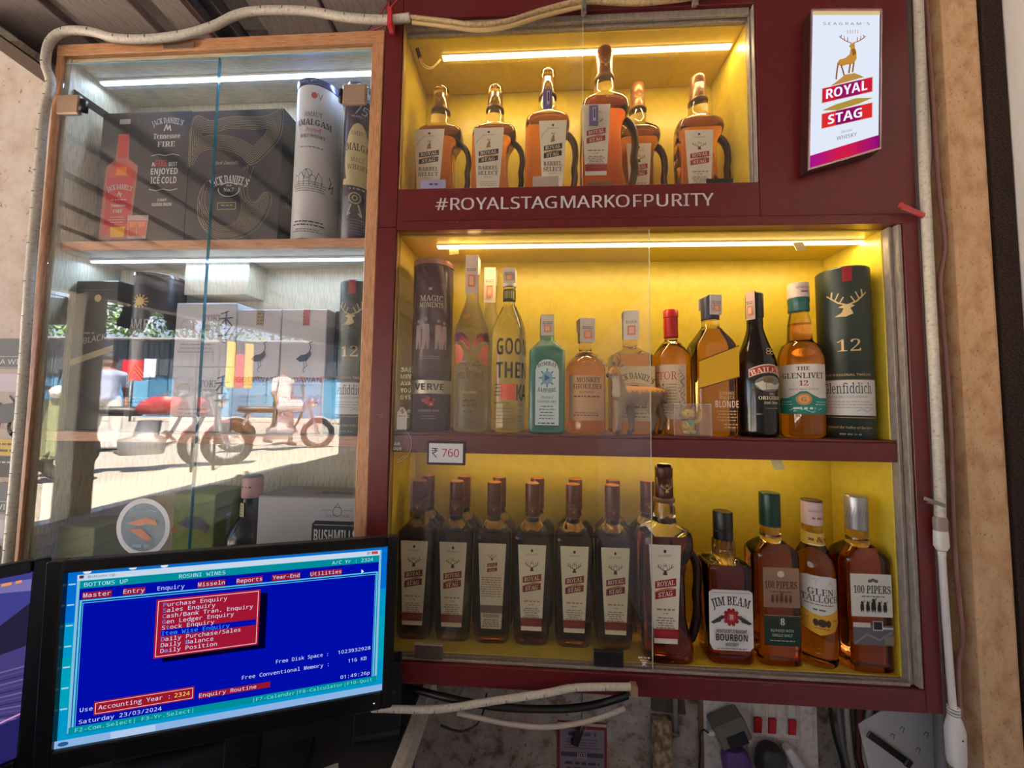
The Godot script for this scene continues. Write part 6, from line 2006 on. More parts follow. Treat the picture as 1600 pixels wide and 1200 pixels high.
func build_monitors() -> void:
	var desk := thing("desk", "dark desk with a pale worn edge strip under the monitors", "desk", V(-0.6, 0, 0.17))
	obj("desk_top", b2(V(-0.285, 0.90, -0.30), V(0.405, 0.938, 0.30), 0.002), mat(c8(40, 36, 36), 0.6), desk)
	obj("edge_strip", b2(V(0.4055, 0.90, -0.30), V(0.4225, 0.9405, 0.30), 0.002), m_conduit, desk)
	obj("side_panel", b2(V(0.36, 0, -0.28), V(0.39, 0.8995, 0.28), 0.002), mat(c8(58, 44, 40), 0.6), desk)
	obj("side_panel", b2(V(-0.28, 0, -0.28), V(-0.25, 0.8995, 0.28), 0.002), mat(c8(58, 44, 40), 0.6), desk)
	var w := 0.36
	var h := 0.2025
	var t := thing("monitor", "black monitor showing a blue accounting menu screen", "monitor", V(-0.3801, 1.1447, 0.1182))
	t.rotation_degrees = V(1.52, 19.24, -0.37)
	monitor_case(t, w, h)
	obj("neck", b2(V(-0.022, -0.196, -0.04), V(0.02, -0.11, -0.0275), 0.002), m_black, t)
	obj("foot", b2(V(-0.085, -0.2035, -0.062), V(0.085, -0.1965, 0.05), 0.003), m_black, t)
	obj("power_light", bx(V(0.17, -0.114, 0.0072), V(0.002, 0.0012, 0.0004)), glow(c8(210, 230, 250), 1.0), t)
	begin(0.001)
	var blue := c8(10, 14, 168)
	var teal := c8(0, 140, 156)
	var cy := c8(90, 200, 220)
	var red := c8(150, 22, 48)
	var tx := c8(206, 216, 246)
	rect(-180, -101.2, 180, 101.2, c8(0, 150, 200))
	rect(-180, 40, 180, 101.2, c8(0, 110, 206))
	rect(-180, -60, 180, 0, c8(0, 160, 186))
	for i in 7: rect(-179, 84 - i * 24, -172.5, 85.6 - i * 24, c8(170, 210, 235))
	for q in [[-162, 98], [-118, 98.5], [-86, 98]]: ell(q[0], q[1], 4, 2.2, c8(220, 226, 236), 10)
	rect(-171, -88, 172, 95.5, c8(130, 190, 214))
	rect(-171, 88.5, 170, 95.5, c8(196, 214, 232))
	rect(-169, 91, -165, 94.5, c8(60, 60, 70))
	txt("Bottoms Up", -148, 90.8, 3, c8(90, 100, 116), "s", {"w": 26})
	rect(152, 90.5, 157, 94.5, c8(150, 170, 196)); rect(158.5, 90.5, 167, 94.5, c8(206, 70, 60))
	rect(-168, -83.5, 169, 88, blue)
	rect(-168, 79, 169, 88.2, teal)
	txt("BOTTOMS UP", -143, 81, 4.6, c8(176, 232, 236), "m", {"w": 42})
	txt("ROSHNI WINES", -45, 81, 4.6, c8(176, 232, 236), "m", {"w": 50})
	txt("A/C Yr : 2324", 134, 81, 4.6, c8(176, 232, 236), "m", {"w": 54})
	for m in [["Master", -151, 26, 1], ["Entry", -115, 21, 1], ["Enquiry", -77.5, 28, 0], ["Misseln", -34.5, 29, 1], ["Reports", 8, 29, 1], ["Year-End", 51, 32, 1], ["Utilities", 100, 39, 1]]:
		if m[3]: rect(m[1] - m[2] / 2 - 1, 66.5, m[1] + m[2] / 2 + 1, 74.5, red)
		txt(m[0], m[1], 68.4, 4.8, tx, "m", {"w": m[2]})
	for q in [[-166.6, 64.2, 168, 65.8], [-166.6, -84.2, 170, -82.4], [-166.6, -83, -164.6, 65], [166.2, -83, 168.2, 65], [-164, 61.8, 166, 62.6], [-163.6, -81, -163, 62], [164.8, -81, 165.4, 62]]: rect(q[0], q[1], q[2], q[3], cy)
	# drop-down list
	rect(-82, -20, 30, 52, c8(4, 6, 40))
	rect(-91.5, -14.5, 21.5, 57.6, c8(160, 24, 50))
	for q in [[-89.6, 54.8, 19.6, 55.6], [-89.6, -12.6, 19.6, -11.8], [-89.6, -12.6, -88.9, 55.6], [18.9, -12.6, 19.6, 55.6]]: rect(q[0], q[1], q[2], q[3], c8(240, 200, 206))
	rect(-85, 11.8, 18, 19.4, blue)
	var items := ["Purchase Enquiry", "Sales Enquiry", "Cash/Bank Tran. Enquiry", "Gen Ledger Enquiry", "Stock Enquiry", "Item Wise Enquiry", "Daily Purchase/Sales", "Daily Balance", "Daily Position"]
	var hot := [0, 0, 0, 0, 1, -1, 0, 6, 1]
	for i in 9:
		var s: String = items[i]
		var yy := 48.0 - i * 7.0
		txt(s, -84, yy, 4.8, c8(60, 150, 250) if i == 5 else tx, "m", {"w": s.length() * 4.25, "al": "l"})
		if hot[i] >= 0: txt(s[hot[i]], -84 + hot[i] * 4.28 + 0.1, yy, 4.8, c8(40, 130, 240), "m", {"w": 3.2, "al": "l"})
	txt("Free Disk Space :", 75.5, -42, 4.6, tx, "m", {"w": 63})
	txt("1023932928", 141, -42, 4.6, tx, "m", {"w": 42})
	txt("Free Conventional Memory :", 57, -56, 4.6, tx, "m", {"w": 103})
	txt("116 KB", 145.5, -55.6, 4.6, tx, "m", {"w": 24})
	txt("01:49:26p", 143.5, -76.4, 4.6, tx, "m", {"w": 38})
	txt("Use", -153, -64, 4.6, tx, "m", {"w": 12})
	rect(-146, -70.4, -46, -54.6, c8(156, 22, 44))
	for q in [[-144.6, -56.8, -47.4, -56.2], [-144.6, -69, -47.4, -68.4], [-144.6, -69, -144, -56.2], [-48, -69, -47.4, -56.2]]: rect(q[0], q[1], q[2], q[3], c8(244, 206, 206))
	txt("Accounting Year :", -106.5, -64.6, 5, tx, "m", {"w": 70})
	txt("2324", -58.5, -64.6, 5, c8(250, 226, 110), "m", {"w": 16})
	rect(-41, -71.2, 38.5, -64, red)
	txt("Enquiry Routine", -9, -69.6, 4.6, tx, "m", {"w": 63})
	txt("Saturday 23/03/2024", -119, -77.4, 4.6, tx, "m", {"w": 80})
	rect(-168, -88, 172, -79.5, teal)
	txt("F2-Com.Select| F3-Yr.Select|", -104, -86, 4.2, c8(120, 220, 226), "m", {"w": 116})
	txt("|F7-Calender|F8-Calculator|F10-Quit", 93, -86, 4.2, c8(120, 220, 226), "m", {"w": 146})
	rect(-180, -101.2, 180, -92.5, c8(140, 178, 226))
	ell(-172, -97, 5, 2.6, c8(40, 90, 150), 12)
	rect(-128, -101, -84, -93, c8(176, 200, 236))
	poly([Vector2(146, 72), Vector2(146, 66), Vector2(149.5, 68.5)], c8(240, 240, 250))
	obj("screen_display", print_mesh({"k": "flat", "z": -0.0015}, 0, 0), ink_lit, t)
	obj("screen_picture", print_mesh({"k": "flat", "z": -0.0015}, 1, 9999), ink_lit, t)
	screen_light(t, Vector2(w, h), Color(0.5, 0.6, 1.0))
	# second monitor, turned towards the till: only its edge is in view
	var a := deg_to_rad(50.0)
	var rt := V(-0.5965, 1.2556, 0.16)
	var w2 := 0.30
	var h2 := 0.215
	var mid := rt + V(-cos(a), 0, sin(a)) * (w2 / 2 + 0.014) + V(0, -h2 / 2 - 0.0145, 0)
	t = thing("monitor", "black monitor turned sideways with a violet camera picture", "monitor", mid, "", a)
	monitor_case(t, w2, h2)
	obj("neck", b2(V(-0.022, -0.188, -0.04), V(0.02, -0.11, -0.0275), 0.002), m_black, t)
	obj("foot", b2(V(-0.08, -0.1945, -0.07), V(0.08, -0.188, 0.03), 0.003), m_black, t)
	begin(0.001)
	rect(-150, -107.5, 150, 107.5, c8(70, 62, 120))
	rect(-150, 40, 150, 107.5, c8(66, 64, 140))
	poly([Vector2(60, 40), Vector2(100, 66), Vector2(128, 50), Vector2(150, 70), Vector2(150, 20), Vector2(80, 10)], c8(40, 38, 62))
	poly([Vector2(20, 80), Vector2(90, 96), Vector2(150, 84), Vector2(150, 98), Vector2(70, 104)], c8(120, 112, 170))
	for i in 14: line([Vector2(-40 + i * 6, -10 - i * 4), Vector2(40 + i * 6, 2 - i * 4), Vector2(150, -4 - i * 5)], 1.6, [c8(118, 96, 150), c8(88, 74, 128), c8(58, 48, 96)][i % 3])
	poly([Vector2(30, -70), Vector2(150, -62), Vector2(150, -107), Vector2(30, -107)], c8(40, 34, 96))
	line([Vector2(100, -66), Vector2(150, -58)], 2, c8(206, 150, 200))
	fine(112, 144, 96, 1, 4, 3.4, c8(230, 150, 90), 3)
	obj("screen_display", print_mesh({"k": "flat", "z": -0.0015}, 0, 0), ink_lit, t)
	obj("screen_picture", print_mesh({"k": "flat", "z": -0.0015}, 1, 9999), ink_lit, t)
	screen_light(t, Vector2(w2, h2), Color(0.6, 0.55, 1.0))
	# clutter on the desk behind the screens
	t = thing("shopping_bag", "folded black bag with a white letter on the desk", "bag", V(-0.545, 0.9455, 0.025), "", 0.35)
	obj("bag_body", bx(V(0, 0.012, 0), V(0.12, 0.024, 0.10), 0.008, Basis(Vector3.RIGHT, 0.12)), mat(c8(24, 24, 26), 0.45), t)
	begin(0.001)
	player = 1
	ell(0, 0, 28, 24, c8(206, 204, 202), 24)
	ell(0, 0, 25, 21, c8(24, 24, 26), 24)
	txt("S", 0, -13, 26, c8(206, 204, 202), "S")
	var pb := obj("print", print_mesh({"k": "flat", "z": 0.0258}, 0, 9), ink, t)
	pb.rotation.x = -PI / 2 + 0.12
	t = thing("router_box", "black upright power box on the desk behind the screen", "box", V(-0.236, 0.9385, 0.008), "", 0.28)
	obj("case", bx(V(0, 0.056, 0), V(0.068, 0.112, 0.03), 0.003), mat(c8(20, 20, 22), 0.45), t)
	obj("lower_ridge", bx(V(0, 0.011, 0.0158), V(0.068, 0.006, 0.0015), 0.0005), mat(c8(40, 40, 44), 0.4), t)
	obj("port", bx(V(0.022, 0.07, 0.0153), V(0.009, 0.004, 0.0006)), mat(c8(70, 70, 74), 0.4), t)
	t = thing("black_cables", "tangled black cables on the desk behind the screen", "cables", V(-0.32, 0.941, -0.035))
	for k in 4:
		obj("cable", tb(smooth_path([V(-0.09 + k * 0.03, 0.004, 0.03), V(-0.05 + k * 0.03, 0.03 + k * 0.008, 0.02 - k * 0.01), V(-0.01 + k * 0.014, 0.05, 0.0), V(0.02 - k * 0.008, 0.075 + k * 0.004, -0.02), V(0.03, 0.09, -0.03)], 0.008), 0.0024, 8), m_black, t)
	t = thing("paper_scrap", "torn white paper on the desk among black cables", "paper", V(-0.285, 0.9388, 0.085), "", 0.5)
	obj("sheet", bx(V(0, 0.0006, 0), V(0.05, 0.0012, 0.035), 0.0003), mat(c8(196, 190, 184), 0.8), t)
	t = thing("white_carton", "white carton with small print standing between the two monitors", "box", V(-0.72, 0.9385, 0.075), "", 0.6)
	obj("carton_body", bx(V(0, 0.07, 0), V(0.09, 0.14, 0.05), 0.001), mat(c8(206, 204, 198), 0.6), t)
	begin(0.001)
	player = 1
	fine(-36, 36, 60, 5, 8, 2.4, c8(90, 90, 96), 5)
	ell(8, 90, 9, 6, c8(70, 74, 110), 14)
	obj("print", print_mesh({"k": "flat", "z": 0.0252}, 0, 9), ink, t)

func screen_light(t: Node3D, size: Vector2, col: Color) -> void:
	var l := AreaLight3D.new()
	l.name = "screen_area_light"
	t.add_child(l)
	l.area_size = size
	l.position = V(0, 0, 0.009)
	l.rotation.y = PI
	l.light_color = col
	l.light_energy = 0.0003
	l.shadow_enabled = true

# ------------------------------------------------------------------ cables and conduits
func wire(called: String, label: String, pts: Array, r: float, m: Material, ry := 0.0, category := "cable", marks := false) -> Node3D:
	var t := thing(called, label, category, pts[0])
	var q := []
	for p in pts: q.append(p - pts[0])
	var sp := smooth_path(q, 0.009)
	obj("sheath", tb(sp, r, 10, ry), m, t)
	return t

func build_wires() -> void:
	var z0 := 0.011
	var P := [V(-0.858, 1.100, z0), V(-0.858, 1.175, z0), V(-0.860, 1.454, z0), V(-0.865, 1.655, z0), V(-0.866, 1.817, z0), V(-0.867, 1.960, z0), V(-0.879, 2.021, z0), V(-0.893, 2.061, z0), V(-0.888, 2.102, z0), V(-0.861, 2.121, z0), V(-0.810, 2.118, z0), V(-0.759, 2.103, z0), V(-0.698, 2.099, z0), V(-0.637, 2.103, z0), V(-0.578, 2.117, z0), V(-0.532, 2.137, z0), V(-0.485, 2.142, z0), V(-0.403, 2.137, z0), V(-0.333, 2.122, z0), V(-0.264, 2.114, z0), V(-0.219, 2.116, z0)]
	for i in P.size():
		P[i].x -= 0.020 if i < 6 else 0.0
	var t := wire("flat_conduit", "dusty white flexible conduit along the edge and top of the wooden cabinet", P, 0.0062, m_conduit, 0.0075, "conduit")
	var mk := mat(c8(70, 62, 56), 0.8)
	var sp := smooth_path(P, 0.03)
	for i in range(2, sp.size() - 1):
		if i % 2 == 0 and (i / 7) % 3 == 2: continue
		var d: Vector3 = (sp[i + 1] - sp[i - 1]).normalized()
		obj("printed_mark", bx(sp[i] - P[0] + V(0, 0, 0.0063), V(0.0011, 0.0045, 0.0006), 0.0, Basis(Vector3.BACK, atan2(d.y, d.x))), mk, t)
	wire("flat_conduit", "yellowish conduit sagging across the top of the lit upper compartment", [V(-0.219, 2.116, z0), V(-0.152, 2.105, z0), V(-0.108, 2.097, z0), V(-0.053, 2.100, z0), V(0.012, 2.118, z0), V(0.076, 2.130, z0), V(0.171, 2.123, z0), V(0.275, 2.131, z0), V(0.36, 2.15, z0)], 0.0036, textured(noise_tex(0.05, [[0.0, c8(110, 84, 56)], [0.4, c8(186, 160, 118)], [1.0, c8(206, 184, 146)]], 41), V(6, 6, 6), 0.4), 0.0048, "conduit")  # carries on the white conduit run in yellow-brown tones
	wire("conduit", "pale twin conduit below the yellowish one over the upper compartment", [V(-0.215, 2.108, 0.010), V(-0.150, 2.097, 0.010), V(-0.105, 2.089, 0.010), V(-0.053, 2.092, 0.010), V(0.010, 2.109, 0.010), V(0.074, 2.122, 0.010)], 0.0030, mat(c8(196, 168, 120), 0.4), 0.0, "conduit")
	var c := func(label, at: Vector3, s: Vector3, col: Color, rot := 0.0):
		var o := thing("tape_band", label, "tape", at)
		obj("band", bx(V(0, 0, 0), s, 0.0006, Basis(Vector3.BACK, rot)), mat(col, 0.4), o)
		obj("loose_end", bx(V(0.001, -s.y * 0.56, 0.0012), V(s.x * 0.9, s.y * 0.3, 0.0008), 0.0002, Basis(Vector3.BACK, rot + 0.15)), mat(col.lerp(c8(160, 130, 120), 0.5), 0.5), o)
	c.call("red tape band tying the white conduit at the cabinet joint", V(-0.2515, 2.111, 0.012), V(0.0075, 0.034, 0.017), c8(200, 48, 56))
	c.call("grey clip holding the conduit over the upper compartment", V(0.0785, 2.124, 0.009), V(0.007, 0.022, 0.014), c8(120, 112, 108))
	c.call("grey clip holding the conduit near the top of the sign panel", V(0.262, 2.128, 0.009), V(0.007, 0.018, 0.014), c8(128, 118, 112))
	c.call("red and clear tape across the corner of the maroon frame", V(0.5815, 1.7600, 0.0105), V(0.040, 0.0075, 0.0035), c8(190, 60, 62), -0.5)
	c.call("grey tape tying the conduit to the lower maroon stile", V(0.5900, 1.3170, 0.0135), V(0.030, 0.0055, 0.003), c8(130, 122, 112), -0.35)
	# right hand side of the maroon cabinet
	wire("flat_conduit", "worn white conduit down the outer edge of the maroon cabinet", [V(0.616, 2.18, 0.004), V(0.612, 2.002, 0.004), V(0.608, 1.896, 0.006), V(0.605, 1.756, 0.008), V(0.6045, 1.570, 0.008), V(0.6045, 1.453, 0.008), V(0.6035, 1.339, 0.008), V(0.602, 1.293, 0.008)], 0.0062, m_conduit, 0.0062, "conduit")
	t = thing("cable_joint", "white inline cable connector at the end of the conduit", "connector", V(0.6005, 1.263, 0.009))
	obj("sleeve", lofted([[0.012, -0.008, 0.008, 0.0055, 3.0], [0.028, -0.0085, 0.0085, 0.006, 3.0], [0.032, -0.007, 0.007, 0.005, 3.0]], 20), mat(c8(150, 136, 128), 0.4), t)
	obj("joint_body", lofted([[-0.016, -0.0055, 0.0055, 0.0045, 3.0], [-0.010, -0.0088, 0.0088, 0.006, 3.0], [0.0118, -0.0082, 0.0082, 0.0058, 3.0]], 20), m_white, t)
	for k in 3: obj("strain_ring", lathe([[0.0042, -0.0182 - k * 0.003], [0.0050, -0.0176 - k * 0.003], [0.0042, -0.0170 - k * 0.003]], 16), m_white, t)
	wire("white_cable", "smooth white cable hanging beside the maroon cabinet", [V(0.6005, 1.246, 0.009), V(0.6010, 1.181, 0.009), V(0.602, 1.118, 0.009), V(0.6045, 1.028, 0.009)], 0.0042, mat(c8(216, 208, 204), 0.4))
	t = thing("cable_plug", "white moulded cable plug hanging at the end of the white cable", "plug", V(0.6055, 0.985, 0.009))
	obj("plug_body", lofted([[-0.036, -0.009, 0.009, 0.008, 2.6], [-0.028, -0.0105, 0.0105, 0.0085, 2.6], [0.012, -0.0115, 0.0115, 0.0085, 2.6], [0.026, -0.008, 0.008, 0.007, 2.4], [0.032, -0.0062, 0.0062, 0.006, 2.0]], 24), m_white, t)
	for k in 3: obj("strain_ring", lathe([[0.0058, 0.0335 + k * 0.0042], [0.0072, 0.0345 + k * 0.0042], [0.0058, 0.0355 + k * 0.0042]], 18), m_white, t)
	obj("screw_mark", bx(V(0.001, 0.004, 0.0088), V(0.002, 0.002, 0.0004)), m_black, t)
	wire("cable", "thin pinkish cable wandering down the dark gap", [V(0.640, 2.15, -0.01), V(0.644, 1.821, -0.01), V(0.649, 1.716, -0.01), V(0.638, 1.654, -0.01), V(0.640, 1.573, -0.01), V(0.642, 1.433, -0.01), V(0.639, 1.307, -0.01), V(0.639, 1.203, -0.01), V(0.643, 1.111, -0.01), V(0.634, 1.060, -0.01), V(0.634, 0.86, -0.01)], 0.0028, mat(c8(150, 104, 98), 0.5))
	wire("cable", "grey cable in the dark gap behind the pinkish cable", [V(0.660, 2.15, -0.06), V(0.650, 1.970, -0.06), V(0.646, 1.763, -0.06), V(0.650, 1.575, -0.06), V(0.652, 1.393, -0.06), V(0.654, 1.199, -0.06), V(0.650, 0.86, -0.06)], 0.0052, mat(c8(96, 88, 88), 0.5))
	wire("cable", "thin black cable beside the tan post", [V(0.668, 2.15, -0.066), V(0.664, 1.806, -0.066), V(0.668, 1.595, -0.066), V(0.664, 1.443, -0.066), V(0.660, 1.335, -0.066), V(0.668, 1.200, -0.066), V(0.660, 0.86, -0.066)], 0.003, m_black)
	wire("conduit", "tall grey conduit behind the edge of the sign panel", [V(0.628, 2.19, -0.03), V(0.627, 1.9, -0.03), V(0.625, 1.5, -0.03), V(0.624, 0.9, -0.03)], 0.007, mat(c8(112, 106, 106), 0.6), 0.0, "conduit")
	wire("conduit", "slim white conduit close to the tan post top", [V(0.650, 2.19, -0.025), V(0.648, 2.0, -0.025), V(0.646, 1.86, -0.025), V(0.650, 1.78, -0.05)], 0.0035, mat(c8(196, 188, 182), 0.5), 0.0, "conduit")
	# under the maroon cabinet
	var U := [V(-0.30, 0.980, 0.02), V(-0.262, 0.983, 0.02), V(-0.230, 0.986, 0.02), V(-0.143, 0.990, 0.02), V(-0.065, 1.005, 0.02), V(0.021, 1.022, 0.02), V(0.068, 1.033, 0.02), V(0.148, 1.0385, 0.02)]
	t = wire("flat_conduit", "dusty white conduit below the maroon bottom rail", U, 0.0052, m_conduit, 0.0052, "conduit")
	sp = smooth_path(U, 0.028)
	for i in range(2, sp.size() - 1):
		var d: Vector3 = (sp[i + 1] - sp[i - 1]).normalized()
		obj("printed_mark", bx(sp[i] - U[0] + V(0, 0, 0.0052), V(0.0010, 0.0036, 0.0006), 0.0, Basis(Vector3.BACK, atan2(d.y, d.x))), mk, t)
	c.call("tan tape wrapped round the end of the conduit below the bottom rail", V(0.152, 1.0355, 0.02), V(0.010, 0.014, 0.013), c8(150, 124, 96))
	wire("black_cable", "thick black cable sagging under the maroon bottom rail", [V(-0.20, 0.990, -0.02), V(-0.128, 0.997, 0.006), V(-0.048, 0.988, 0.006), V(0.041, 0.990, 0.006), V(0.100, 1.000, 0.006), V(0.146, 1.020, 0.011)], 0.0052, m_black)
	wire("cable", "pale grey cable sagging below the black one", [V(-0.11, 0.984, 0.016), V(-0.028, 0.974, 0.018), V(0.031, 0.974, 0.018), V(0.089, 0.986, 0.018), V(0.140, 1.006, 0.018)], 0.0036, mat(c8(176, 164, 154), 0.5))
	wire("cable", "thin black wire looping on the wall under the cabinet", [V(-0.071, 0.98, -0.03), V(-0.075, 0.955, -0.03), V(-0.085, 0.932, -0.03), V(-0.112, 0.918, -0.03), V(-0.146, 0.926, -0.03)], 0.0016, m_black)
	wire("red_wire", "thin red wires above the wooden cabinet near the red tape", [V(-0.42, 2.110, -0.06), V(-0.40, 2.128, -0.05), V(-0.37, 2.140, -0.045), V(-0.33, 2.146, -0.04), V(-0.28, 2.150, -0.03), V(-0.25, 2.165, -0.02)], 0.0014, mat(c8(190, 56, 70), 0.5))
	wire("red_wire", "stiff red wire curling over the corner of the maroon cabinet", [V(-0.31, 2.128, -0.02), V(-0.28, 2.152, -0.01), V(-0.262, 2.16, 0.0), V(-0.258, 2.14, 0.006), V(-0.24, 2.158, 0.006), V(-0.215, 2.172, 0.004)], 0.0012, mat(c8(170, 60, 64), 0.5))
	wire("black_cable", "bunched black cable lying on top of the wooden cabinet", [V(-0.50, 2.110, -0.09), V(-0.45, 2.118, -0.08), V(-0.38, 2.116, -0.07), V(-0.33, 2.128, -0.05), V(-0.29, 2.126, -0.03)], 0.0045, m_black)
	wire("black_cable", "thin black cable arching over the top board", [V(-0.44, 2.112, -0.07), V(-0.425, 2.145, -0.06), V(-0.40, 2.152, -0.06), V(-0.375, 2.13, -0.06), V(-0.36, 2.112, -0.06)], 0.002, m_black)

# ------------------------------------------------------------------ the wall below the cabinet, posters
func build_below() -> void:
	var zw := -0.155
	var t: Node3D
	# hanging calendar with a bulldog clip
	t = thing("tear_off_calendar", "small red-edged tear-off calendar hanging on the wall", "calendar", V(0.1, 0.79, zw))
	obj("backing", bx(V(0, 0, 0.0016), V(0.094, 0.112, 0.003), 0.0006), mat(c8(120, 26, 34), 0.6), t)
	begin(0.001)
	rect(-42, -56, 42, 44, c8(130, 120, 136))
	rect(-46, 50, 46, 55, c8(176, 166, 160))
	fine(-30, 30, 32, 1, 8, 7, c8(80, 74, 104), 3)
	fine(-36, 36, 24, 4, 5, 2, c8(84, 78, 104), 4)
	rect(-40, -6, 40, 2, c8(70, 60, 84))
	txt("[03]", 0, -7, 8, c8(206, 200, 206), "s")
	for r in 4:
		fine(-36, 36, -20 - r * 10, 1, 8, 5, c8(66, 60, 84), 8 + r)
	put_label(t, {"k": "flat", "z": 0.0031}, null, "leaf")
	var cl := thing("bulldog_clip", "steel clip gripping the tear-off calendar", "clip", V(0.098, 0.846, zw + 0.006))
	obj("jaw", bx(V(-0.008, -0.022, 0.004), V(0.014, 0.03, 0.005), 0.001, Basis(Vector3.BACK, -0.35)), mat(c8(60, 62, 66), 0.3, 0.6), cl)
	obj("lever", tb(smooth_path([V(-0.004, -0.012, 0.006), V(0.002, 0.004, 0.008), V(0.008, 0.002, 0.008), V(0.002, -0.014, 0.007)], 0.004), 0.0011, 6), mat(c8(170, 166, 160), 0.3, 0.8), cl)
	obj("hanging_string", tb([V(0.0, 0.004, 0.006), V(0.001, 0.07, 0.004), V(0.0, 0.13, 0.0)], 0.0009, 6), mat(c8(70, 56, 48), 0.8), cl)
	# rusty bracket, bolt and pipe
	t = thing("steel_bracket", "dark steel bracket plate with a hanging bolt", "bracket", V(0.262, 0.90, zw))
	obj("plate", ext([Vector2(-0.032, -0.022), Vector2(0.031, -0.026), Vector2(0.024, 0.045), Vector2(-0.028, 0.045)], 0.001, 0.007), textured(noise_tex(0.05, [[0.0, c8(44, 40, 38)], [0.6, c8(74, 66, 58)], [1.0, c8(108, 82, 58)]], 45), V(8, 8, 8), 0.6), t)
	obj("bolt_shank", lathe([[0.0045, -0.05], [0.005, -0.048], [0.005, 0.04], [0.004, 0.042]], 16, 0.009, 0.013), mat(c8(150, 144, 136), 0.35, 0.7), t)
	obj("bolt_head", lathe([[0.006, -0.058], [0.0075, -0.056], [0.0075, -0.051], [0.006, -0.0502]], 6, 0.009, 0.013), mat(c8(120, 112, 104), 0.4, 0.7), t)
	t = thing("rusty_pipe", "peeling rusty yellow pipe box on the wall under the bracket", "pipe", V(0.246, 0.62, zw))
	obj("pipe_box", bx(V(0, 0.125, 0.010), V(0.034, 0.25, 0.018), 0.002), textured(noise_tex(0.04, [[0.0, c8(84, 62, 46)], [0.4, c8(124, 100, 76)], [0.65, c8(160, 142, 116)], [1.0, c8(176, 160, 136)]], 46, FastNoiseLite.TYPE_SIMPLEX_SMOOTH, 5), V(3, 2, 3), 0.85), t)
	t = thing("pipe", "brown stained slim pipe beside the switchboard", "pipe", V(0.322, 0.55, zw))
	obj("pipe_run", lathe([[0.0065, 0], [0.007, 0.002], [0.007, 0.43], [0.0065, 0.432]], 14, 0, 0.0085), mat(c8(112, 84, 64), 0.7), t)
	# switchboard
	t = thing("switchboard", "grimy white switchboard with three red rocker switches", "switchboard", V(0.421, 0.808, zw))
	var grime := textured(noise_tex(0.03, [[0.0, c8(150, 138, 130)], [0.3, c8(182, 174, 170)], [1.0, c8(204, 200, 198)]], 47, FastNoiseLite.TYPE_SIMPLEX_SMOOTH, 5), V(4, 4, 4), 0.6)
	obj("board", bx(V(0, 0, 0.011), V(0.2, 0.25, 0.02), 0.003), grime, t)
	var xs := [-0.008, 0.0165, 0.0515]
	for k in 3:
		var sw := obj("switch_frame", bx(V(xs[k], 0.083, 0.0222), V(0.0165, 0.056, 0.003), 0.0008), grime, t)
		obj("rocker", bx(V(xs[k], 0.070, 0.0245), V(0.0135, 0.028, 0.005), 0.001, Basis(Vector3.RIGHT, 0.12)), mat(c8(170, 22, 26), 0.35), sw)
		obj("rocker_top", bx(V(xs[k], 0.098, 0.0235), V(0.0135, 0.024, 0.003), 0.001, Basis(Vector3.RIGHT, -0.1)), mat(c8(186, 180, 172), 0.4), sw)
	for k in 2: obj("socket_plate", bx(V(-0.005 + k * 0.052, 0.022, 0.0222), V(0.042, 0.05, 0.0024), 0.001), grime, t)
	obj("blank_plate", bx(V(0.078, 0.078, 0.0222), V(0.022, 0.06, 0.0024), 0.001), grime, t)
	# plugs
	t = thing("power_adaptor", "grey boxy power adaptor plugged in at a slant", "adaptor", V(0.354, 0.884, zw + 0.040))
	obj("case", bx(V(0, 0, 0), V(0.056, 0.040, 0.034), 0.003, Basis(Vector3.BACK, 0.42)), mat(c8(104, 98, 92), 0.5), t)
	obj("dark_face", bx(V(0.006, -0.008, 0.0178), V(0.034, 0.021, 0.0012), 0.0005, Basis(Vector3.BACK, 0.42)), m_black, t)
	obj("cord", tb(smooth_path([V(-0.022, -0.01, 0), V(-0.034, -0.012, 0.002), V(-0.044, -0.006, 0.002), V(-0.050, -0.016, 0.0), V(-0.048, -0.045, -0.004), V(-0.05, -0.10, -0.01)], 0.005), 0.0018, 8), m_black, t)
	obj("cord_guard", bx(V(-0.031, -0.0115, 0.001), V(0.012, 0.007, 0.007), 0.0015, Basis(Vector3.BACK, 0.2)), m_white, t)
	var plug := func(label, at: Vector3, col: Color, s: Vector3, rot: float):
		var p := thing("wall_plug", label, "plug", at)
		p.rotation.z = rot
		obj("plug_body", lofted([[-s.y, -s.x * 0.6, s.x * 0.6, s.z * 0.7, 3.0], [-s.y * 0.4, -s.x, s.x, s.z, 3.4], [s.y * 0.4, -s.x, s.x, s.z, 3.4], [s.y * 0.8, -s.x * 0.86, s.x * 0.86, s.z * 0.9, 3.0], [s.y, -s.x * 0.6, s.x * 0.6, s.z * 0.7, 2.4]], 24), mat(col, 0.5), p)
		obj("lead", tb(smooth_path([V(0, -s.y, 0), V(0.004, -s.y - 0.03, 0.004), V(0.0, -s.y - 0.09, 0.002)], 0.01), 0.003, 8), mat(col.darkened(0.2), 0.5), p)
	plug.call("purple moulded plug on the switchboard", V(0.366, 0.822, zw + 0.040), c8(76, 44, 110), V(0.023, 0.028, 0.016), 0.15)
	plug.call("black moulded plug on the switchboard", V(0.422, 0.829, zw + 0.044), c8(40, 39, 38), V(0.022, 0.030, 0.018), -0.1)
	plug.call("white moulded plug on the switchboard, slanted", V(0.470, 0.826, zw + 0.038), c8(190, 186, 192), V(0.010, 0.034, 0.010), 0.55)
	# loose wiring to the right of the board
	t = thing("wire_tangle", "tangle of grey and black wires hanging beside the switchboard", "wires", V(0.56, 0.85, zw + 0.02))
